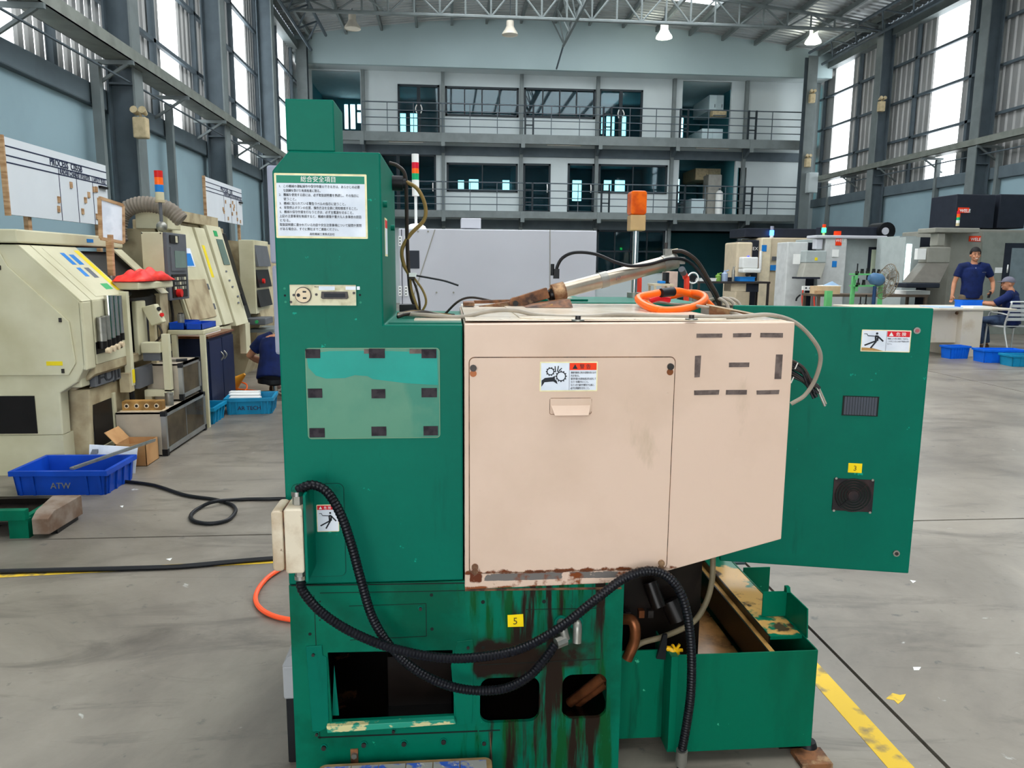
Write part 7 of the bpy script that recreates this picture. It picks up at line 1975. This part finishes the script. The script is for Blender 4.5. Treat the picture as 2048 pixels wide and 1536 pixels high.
PB(2001, 388, 2048, 457, YV + 0.6, 0.9).build('roof_cabinet', m_anth, v_, bev=0.02)
lg = PB(1917, 415, 1938, 426, YV + 0.485, 0.02).build('logo_plate', m_orangered, v_)
p = at(1919, 424.5, Y=YV + 0.48)
text('WELE', 0.10, (p.x, YV + 0.48, p.z), m_white, lg, bold=0.02)
lg = PB(1939, 472, 1961, 483, YV - 0.012, 0.012).build('logo_plate', m_orangered, v_)
p = at(1941, 481.5, Y=YV - 0.015)
text('WELE', 0.09, (p.x, YV - 0.016, p.z), m_white, lg, bold=0.02)
PB(1991, 535, 2004, 546, YV - 0.05, 0.01).build('notice', m_white, v_)
p = at(1915, 452, Y=YV + 0.1)
for k, (z0, z1, mt) in enumerate(((0, .06, m_beige), (.06, .12, m_white), (.12, .18, MATS['signal_green']), (.18, .25, m_orange), (.25, .31, MATS['signal_red']))):
    MB().cyl((p.x, YV + 0.1, p.z + z0), (p.x, YV + 0.1, p.z + z1), 0.035, 12).build('signal_segment', mt, v_)
MB().prism([(at(1868, 457, Y=YV + 0.6).x, at(0, 457, Y=YV + .6).z), (at(1905, 457, Y=YV + .6).x, at(0, 457, Y=YV + .6).z), (at(1905, 446, Y=YV + .6).x, at(0, 446, Y=YV + .6).z), (at(1890, 445, Y=YV + .6).x, at(0, 445, Y=YV + .6).z)], 'y', YV + 0.6, YV + 1.2).build('roof_hood', m_lilac, v_)

# office desk with papers and box, chair, crates
YK2 = 11.35
ds_ = thing('office_desk', 'cream office desk with side panel at the right by the seated man', 'desk', (8.2, 11.9, 0))
m_desk = M('desk_cream', rgb(202, 192, 174), 0.55, col2=rgb(176, 156, 128), scale=3, lo=0.55, hi=0.8)
zd = 0.745
MB().box(6.6, 9.05, YK2 - 0.02, YK2 + 1.15, zd, zd + 0.03).build('desk_top', m_desk, ds_, bev=0.004)
MB().box(8.16, 8.50, YK2, YK2 + 0.8, 0.0, zd).build('pedestal', m_desk, ds_, bev=0.004)
MB().box(6.7, 8.16, YK2 + 0.12, YK2 + 0.14, 0.22, zd).build('modesty_panel', m_desk, ds_)
MB().box(6.62, 6.66, YK2 + 0.02, YK2 + 0.8, 0.0, zd).build('side_panel', m_desk, ds_)
c = at(1923, 627, Y=YK2)
MB().cyl((c.x, YK2 + 0.12, c.z), (c.x, YK2 + 0.105, c.z), 0.025, 14).build('cable_grommet', m_rust, ds_)
bx_ = thing('blue_box', 'bright blue box standing on the cream desk', 'box', (8.3, YK2 + 0.45, zd + 0.03))
a, b = at(1926, 600, Y=YK2 + 0.4), at(1964, 617, Y=YK2 + 0.4)
MB().box(a.x, b.x, YK2 + 0.4, YK2 + 0.6, zd + 0.03, a.z).build('body', m_bluecrate2, bx_, bev=0.006)
MB().box(a.x - 0.006, b.x + 0.006, YK2 + 0.394, YK2 + 0.606, a.z - 0.025, a.z).build('rim', m_bluecrate2, bx_)
o = MB().box(at(1870, 612, Y=YK2 + 0.2).x, at(1918, 612, Y=YK2 + 0.2).x, YK2 + 0.1, YK2 + 0.6, zd + 0.03, zd + 0.045).build('drawing_sheet', M('paper_bluegrey', rgb(176, 196, 220), 0.6), None, label='pale blue drawing lying on the cream desk', cat='paper')
o = MB().box(at(1942, 617, Y=YK2 + 0.1).x, at(1980, 617, Y=YK2 + 0.1).x, YK2 + 0.05, YK2 + 0.35, zd + 0.03, zd + 0.06).build('paper_stack', m_white, None, label='white papers on the desk edge before the seated man', cat='paper')
crate('plastic_crate', 7.98, 11.20, 0.34, 0.22, 0.20, 0.1, m_bluecrate2, 'bright blue crate under the cream desk', 'plastic crates')
crate('plastic_crate', 8.35, 10.72, 0.62, 0.30, 0.20, -0.1, m_bluecrate2, 'bright blue crate on the floor in front of the desk pedestal', 'plastic crates')
crate('plastic_crate', 8.45, 10.28, 0.62, 0.30, 0.17, -0.08, m_teal_crate, 'turquoise crate in front of the bright blue one by the desk', 'plastic crates')
# tubular chair
m_chairalu = M('chair_aluminium', rgb(214, 214, 212), 0.35, metal=0.35, var=0.08)
cx_, cy_ = 9.60, 12.10
ch = thing('aluminium_chair', 'silver tube chair with slatted back under the seated man', 'chair', (cx_, cy_, 0))
for s in (-1, 1):
    x = cx_ + s * 0.25
    MB().tube(spline([(x, cy_ - 0.30, 0.0), (x, cy_ - 0.16, 0.40), (x, cy_ - 0.20, 0.62), (x, cy_ - 0.26, 0.82), (x, cy_ - 0.24, 0.86)], 5), 0.014, 8).build('rear_leg', m_chairalu, ch)
    MB().tube(spline([(x, cy_ - 0.2, 0.64), (x, cy_ + 0.1, 0.66), (x, cy_ + 0.24, 0.60), (x, cy_ + 0.28, 0.0)], 5), 0.014, 8).build('front_leg', m_chairalu, ch)
    MB().tube([(x, cy_ - 0.16, 0.43), (x, cy_ + 0.26, 0.43)], 0.012, 8).build('seat_rail', m_chairalu, ch)
MB().tube([(cx_ - 0.25, cy_ - 0.25, 0.86), (cx_ + 0.25, cy_ - 0.25, 0.86)], 0.014, 8).build('top_rail', m_chairalu, ch)
for k in range(4):
    z = 0.54 + k * 0.075
    y = cy_ - 0.18 - k * 0.018
    MB().box(cx_ - 0.24, cx_ + 0.24, y - 0.006, y + 0.006, z, z + 0.05).build('back_slat', m_chairalu, ch)
for k in range(6):
    y = cy_ - 0.14 + k * 0.068
    MB().box(cx_ - 0.25, cx_ + 0.25, y, y + 0.05, 0.435, 0.447).build('seat_slat', m_chairalu, ch)

# ------------------------------------------------------------------ people
m_skin = M('skin', rgb(186, 130, 100), 0.55, var=0.1, scale=10)
m_shirt = M('shirt_navy', rgb(18, 34, 84), 0.8, col2=rgb(12, 26, 66), scale=8)
m_jeans = M('jeans_blue_grey', rgb(58, 74, 100), 0.85, col2=rgb(40, 52, 76), scale=10)
m_hair = M('hair_black', rgb(22, 18, 18), 0.6, var=0.2)
m_capg = M('cap_grey', rgb(108, 106, 118), 0.8, var=0.1)
m_shoe = M('shoe_brown', rgb(84, 58, 44), 0.6, var=0.2)
m_trouser = M('trousers_khaki', rgb(112, 98, 80), 0.85, var=0.15)
m_eye = M('eye_dark', rgb(30, 20, 18), 0.3, var=0)
m_lip = M('lips', rgb(150, 84, 74), 0.5, var=0.05)
m_teeth = M('teeth', rgb(236, 230, 220), 0.4, var=0)

def remesh(o, vox, smooth=4):
    r = o.modifiers.new('remesh', 'REMESH'); r.mode = 'VOXEL'; r.voxel_size = vox; r.use_smooth_shade = True
    s = o.modifiers.new('smooth', 'SMOOTH'); s.factor = 0.5; s.iterations = smooth
    return o

def person(label, loc, rz, J, trousers=m_trouser, cap=False, head_turn=0.0, head_tilt=0.0, sleeve=0.62):
    """J: joint positions in the figure's own frame, which faces -y; one continuous body, clothes as children"""
    t = thing('person', label, 'person', loc, None, rz)
    org = ORG[t.name]; ORG[t.name] = Vector((0, 0, 0))
    V = {k: Vector(v) for k, v in J.items()}
    hd = V['head']
    HM = Matrix.Rotation(head_turn, 3, 'Z') @ Matrix.Rotation(head_tilt, 3, 'X')
    def hp(x, y, z): return hd + HM @ Vector((x, y, z))
    b = MB()
    def hball(c, r, n=14, m=10):
        mm = MB().ball((0, 0, 0), r, n, m)
        b.add([hp(*(Vector(c) + Vector(q))) for q in mm.v], mm.f)
    hball((0, 0.012, 0.02), (0.076, 0.094, 0.098))
    hball((0, -0.018, -0.045), (0.060, 0.068, 0.072))
    hball((0, -0.045, -0.085), (0.034, 0.034, 0.026))
    hball((0, -0.092, -0.022), (0.013, 0.018, 0.016), 8, 6)
    hball((0, -0.086, 0.0), (0.009, 0.012, 0.028), 8, 6)
    for s in (-1, 1):
        hball((s * 0.078, 0.012, -0.012), (0.012, 0.022, 0.032), 8, 6)
        hball((s * 0.036, -0.062, -0.034), (0.022, 0.022, 0.022), 8, 6)
    b.tube([hp(0, 0.015, -0.05), V['neck'] + Vector((0, 0, 0.02)), V['neck'] - Vector((0, 0, 0.05))], [0.052, 0.054, 0.066], 12)
    b.tube([V['neck'] - Vector((0, 0, 0.05)), V['chest'], V['pelvis']], [0.08, 0.12, 0.11], 12)
    for s in 'LR':
        S, E, W = V['sh' + s], V['el' + s], V['wr' + s]
        b.tube([V['chest'] + Vector((0, 0, 0.10)), S], [0.07, 0.055], 10)
        b.tube([S, S.lerp(E, 0.5), E, E.lerp(W, 0.35), W], [0.052, 0.046, 0.038, 0.039, 0.027], 12)
        # hand: palm, four fingers, thumb
        d = V['hd' + s].normalized()
        side = Vector(J['pl' + s]).normalized()
        nrm = d.cross(side).normalized()
        pc = W + d * 0.045
        b.tube([W, W + d * 0.03, W + d * 0.085], [0.026, 0.033, 0.030], 10)
        for k in range(4):
            r0 = W + d * 0.080 + side * (0.027 - 0.018 * k)
            ln = (0.068, 0.078, 0.073, 0.058)[k]
            b.tube([r0, r0 + d * ln * 0.5 + nrm * 0.008, r0 + d * ln * 0.85 + nrm * 0.030], [0.0095, 0.009, 0.0075], 7)
        r0 = W + d * 0.03 + side * 0.026
        b.tube([r0, r0 + side * 0.026 + d * 0.02 + nrm * 0.008, r0 + side * 0.032 + d * 0.052 + nrm * 0.018], [0.013, 0.011, 0.008], 7)
        Hh, K, A = V['hip' + s], V['kn' + s], V['an' + s]
        b.tube([V['pelvis'], Hh, Hh.lerp(K, 0.5), K, K.lerp(A, 0.35), A], [0.09, 0.085, 0.072, 0.055, 0.052, 0.038], 12)
    body = remesh(b.build('body', m_skin, t), 0.009, 3)
    # shirt
    sm = MB()
    C_, P_, N_ = V['chest'], V['pelvis'], V['neck']
    ax = (V['shL'] - V['shR']); wid = ax.length / 2; ax.normalize()
    up = (N_ - P_).normalized(); fr = ax.cross(up)
    def ring_loft(levels):
        n = 20
        vs, fs = [], []
        for c, rx_, ry_ in levels:
            for k in range(n):
                a = 2 * math.pi * k / n
                vs.append(c + ax * (rx_ * math.cos(a)) + fr * (ry_ * math.sin(a)))
        for i in range(len(levels) - 1):
            for k in range(n):
                fs.append((i * n + k, i * n + (k + 1) % n, (i + 1) * n + (k + 1) % n, (i + 1) * n + k))
        fs.append(tuple(range(n - 1, -1, -1))); fs.append(tuple((len(levels) - 1) * n + k for k in range(n)))
        sm.add(vs, fs)
    ring_loft([(P_ - up * 0.10, 0.175, 0.125), (P_ + up * 0.02, 0.178, 0.130), (P_.lerp(C_, 0.5), 0.172, 0.128), (C_, wid * 0.98, 0.132), (C_ + up * 0.10, wid * 0.97, 0.118), (N_ - up * 0.075, wid * 0.72, 0.092), (N_ - up * 0.02, 0.078, 0.078)])
    for s in 'LR':
        S, E = V['sh' + s], V['el' + s]
        sm.tube([C_ + up * 0.09 + (S - C_) * 0.4, S, S.lerp(E, 0.35), S.lerp(E, sleeve)], [0.085, 0.072, 0.068, 0.066], 14)
    shirt = remesh(sm.build('polo_shirt', m_shirt, t), 0.011, 5)
    # collar and placket
    if not cap:
        cl = MB()
        for s in (-1, 1):
            cl.tube([N_ + ax * (-s * 0.066) + Vector((0, 0.03, 0.0)), N_ + ax * (-s * 0.064) - fr * 0.02 + Vector((0, -0.02, -0.012)), N_ + ax * (-s * 0.022) + Vector((0, -0.085, -0.055))], [0.014, 0.014, 0.009], 8)
        cl.build('collar', m_shirt, t)
        q = C_ + ax * 0.10 + Vector((0, -0.135, 0.03))
        text('ATW', 0.028, q, m_galv, shirt, name='shirt_logo')
        MB().ball(N_ + Vector((0, -0.105, -0.085)), 0.006, 8, 6).build('button', m_white, shirt)
    # trousers
    tr = MB()
    tr.ball(P_ - up * 0.03, (0.172, 0.128, 0.13), 16, 10)
    for s in 'LR':
        Hh, K, A = V['hip' + s], V['kn' + s], V['an' + s]
        tr.tube([P_.lerp(Hh, 0.6), Hh, Hh.lerp(K, 0.5), K, K.lerp(A, 0.5), A + Vector((0, 0, 0.02))], [0.10, 0.098, 0.086, 0.072, 0.066, 0.064], 14)
    remesh(tr.build('trousers', trousers, t), 0.012, 4)
    for s in 'LR':
        A = V['an' + s]
        f = Vector(J.get('ft' + s, (0, -1, 0)))
        sh = MB()
        sh.ball((A.x, A.y, A.z - 0.03), (0.045, 0.05, 0.05), 12, 8)
        sh.tube([A + f * -0.05 + Vector((0, 0, -0.05)), A + f * 0.06 + Vector((0, 0, -0.05)), A + f * 0.15 + Vector((0, 0, -0.058))], [0.038, 0.042, 0.03], 12)
        remesh(sh.build('shoe', m_shoe, t), 0.012, 3)
    # hair or cap
    hr = MB()
    mm = MB().ball((0, 0, 0), (1, 1, 1), 20, 14)
    pts = []
    for q in mm.v:
        x, y, z = q
        if cap:
            lo = 0.02 + (0.0 if y > 0 else 0.012)
            z2 = max(z, -0.1 if y > -0.2 else 0.05)
            pts.append(hp(x * 0.090, 0.012 + y * 0.106, 0.028 + z2 * 0.094))
        else:
            # short hair: open over the face, down to the nape behind
            lim = 0.22 if y < -0.45 else (-0.25 if y < 0.2 else -0.6)
            z2 = max(z, lim)
            pts.append(hp(x * 0.0875, 0.016 + y * 0.108, 0.034 + z2 * 0.112))
    hr.add(pts, mm.f); hr.smooth = True
    hr.build('cap' if cap else 'hair', m_capg if cap else m_hair, t)
    if cap:
        br = MB().ball((0, 0, 0), (0.075, 0.06, 0.008), 14, 6)
        MB().add([hp(*(Vector((0, -0.115, 0.028)) + Vector(q))) for q in br.v], br.f).build('cap_brim', m_capg, t)
    # face
    for s in (-1, 1):
        e = MB(); e.ball(hp(s * 0.031, -0.0835, 0.002), (0.0105, 0.006, 0.0055), 8, 6); e.build('eye', m_eye, body)
        MB().tube([hp(s * 0.014, -0.090, 0.024), hp(s * 0.032, -0.089, 0.029), hp(s * 0.050, -0.078, 0.024)], 0.0042, 6).build('eyebrow', m_hair, body)
    MB().tube([hp(-0.027, -0.078, -0.056), hp(0, -0.0865, -0.066), hp(0.027, -0.078, -0.056)], 0.006, 6).build('mouth', m_lip, body)
    MB().tube([hp(-0.020, -0.083, -0.057), hp(0, -0.0905, -0.064), hp(0.020, -0.083, -0.057)], 0.004, 6).build('teeth', m_teeth, body)
    ORG[t.name] = org
    return t

# standing man behind the desk
mp = at(1945, 560, Y=12.85)
man = person('smiling man in a navy polo shirt standing behind the cream desk', (mp.x, 12.85, 0), math.radians(-18), {
    'head': (0.0, -0.02, 1.645), 'neck': (0, 0, 1.50), 'chest': (0, 0, 1.30), 'pelvis': (0, 0, 0.97),
    'shR': (-0.205, 0.0, 1.435), 'elR': (-0.285, 0.02, 1.15), 'wrR': (-0.325, -0.07, 0.935), 'hdR': (-0.05, -0.1, -0.9), 'plR': (0.6, -0.8, 0),
    'shL': (0.205, 0.0, 1.435), 'elL': (0.35, 0.06, 1.17), 'wrL': (0.30, -0.13, 1.02), 'hdL': (-0.5, -0.5, -0.45), 'plL': (-0.4, -0.6, 0.6),
    'hipR': (-0.10, 0, 0.90), 'knR': (-0.12, -0.02, 0.50), 'anR': (-0.13, 0.02, 0.085), 'hipL': (0.10, 0, 0.90), 'knL': (0.12, -0.02, 0.50), 'anL': (0.13, 0.02, 0.085)}, head_turn=math.radians(-2))
ph_ = thing('handheld_phone', 'black handheld device in the left hand of the standing man', 'phone', (mp.x + 0.19, 12.6, 0.90))
R3 = Matrix.Rotation(math.radians(-18), 3, 'Z')
hp0 = Vector((mp.x, 12.85, 0)) + R3 @ Vector((0.225, -0.20, 0.945))
MB().bar(hp0 + Vector((-0.02, -0.01, -0.05)), hp0 + Vector((0.01, -0.01, 0.06)), 0.055, 0.016).build('body', m_black, ph_, bev=0.004)
MB().bar(hp0 + Vector((-0.017, -0.022, -0.04)), hp0 + Vector((0.007, -0.022, 0.05)), 0.045, 0.002).build('screen', m_anth, ph_)
# seated man with cap, back to the viewer
st_ = person('man in a grey cap and navy shirt seated on the silver chair', (9.60, 12.14, 0), math.radians(-140), {
    'head': (0.0, -0.10, 1.155), 'neck': (0, -0.04, 1.02), 'chest': (0, -0.02, 0.83), 'pelvis': (0, 0.02, 0.555),
    'shR': (-0.195, -0.02, 0.955), 'elR': (-0.27, -0.20, 0.80), 'wrR': (-0.22, -0.42, 0.815), 'hdR': (0.2, -1, -0.1), 'plR': (0.8, 0.2, 0.3),
    'shL': (0.195, -0.02, 0.955), 'elL': (0.25, -0.22, 0.80), 'wrL': (0.10, -0.42, 0.815), 'hdL': (-0.4, -1, -0.1), 'plL': (-0.8, 0.3, 0.3),
    'hipR': (-0.10, -0.04, 0.53), 'knR': (-0.13, -0.42, 0.52), 'anR': (-0.13, -0.36, 0.085), 'hipL': (0.10, -0.04, 0.53), 'knL': (0.13, -0.42, 0.52), 'anL': (0.13, -0.40, 0.085)}, trousers=m_jeans, cap=True, head_turn=math.radians(35), sleeve=0.9)
# crouching worker on a low stool
sx_, sy_ = -1.83, 7.95
stl = thing('low_stool', 'low black wheeled stool under the crouching worker', 'stool', (sx_, sy_, 0))
MB().cyl((sx_, sy_, 0.17), (sx_, sy_, 0.215), 0.17, 20).build('seat', m_black, stl)
MB().cyl((sx_, sy_, 0.06), (sx_, sy_, 0.17), 0.025, 10).build('column', m_chrome, stl)
for k in range(5):
    an = 2 * math.pi * k / 5 + 0.3
    MB().bar((sx_, sy_, 0.07), (sx_ + 0.2 * math.cos(an), sy_ + 0.2 * math.sin(an), 0.055), 0.03, 0.022).build('foot_arm', m_chrome, stl)
    MB().cyl((sx_ + 0.2 * math.cos(an) - 0.01, sy_ + 0.2 * math.sin(an), 0.025), (sx_ + 0.2 * math.cos(an) + 0.01, sy_ + 0.2 * math.sin(an), 0.025), 0.025, 10).build('castor', m_black, stl)
wk = person('worker in a navy shirt crouching on a low stool seen from behind', (sx_, sy_, 0), math.radians(172), {
    'head': (0.0, -0.34, 0.735), 'neck': (0, -0.22, 0.635), 'chest': (0, -0.12, 0.50), 'pelvis': (0, 0.0, 0.285),
    'shR': (-0.20, -0.20, 0.575), 'elR': (-0.34, -0.26, 0.40), 'wrR': (-0.20, -0.42, 0.33), 'hdR': (0.5, -0.8, -0.2), 'plR': (0.5, 0.3, 0.7),
    'shL': (0.20, -0.20, 0.575), 'elL': (0.34, -0.20, 0.42), 'wrL': (0.24, -0.40, 0.30), 'hdL': (-0.4, -0.9, -0.2), 'plL': (-0.5, 0.3, 0.7),
    'hipR': (-0.10, -0.06, 0.28), 'knR': (-0.20, -0.36, 0.42), 'anR': (-0.16, -0.38, 0.085), 'hipL': (0.10, -0.06, 0.28), 'knL': (0.20, -0.36, 0.42), 'anL': (0.16, -0.38, 0.085)}, trousers=M('trousers_black', rgb(24, 24, 30), 0.8), head_tilt=0.3)
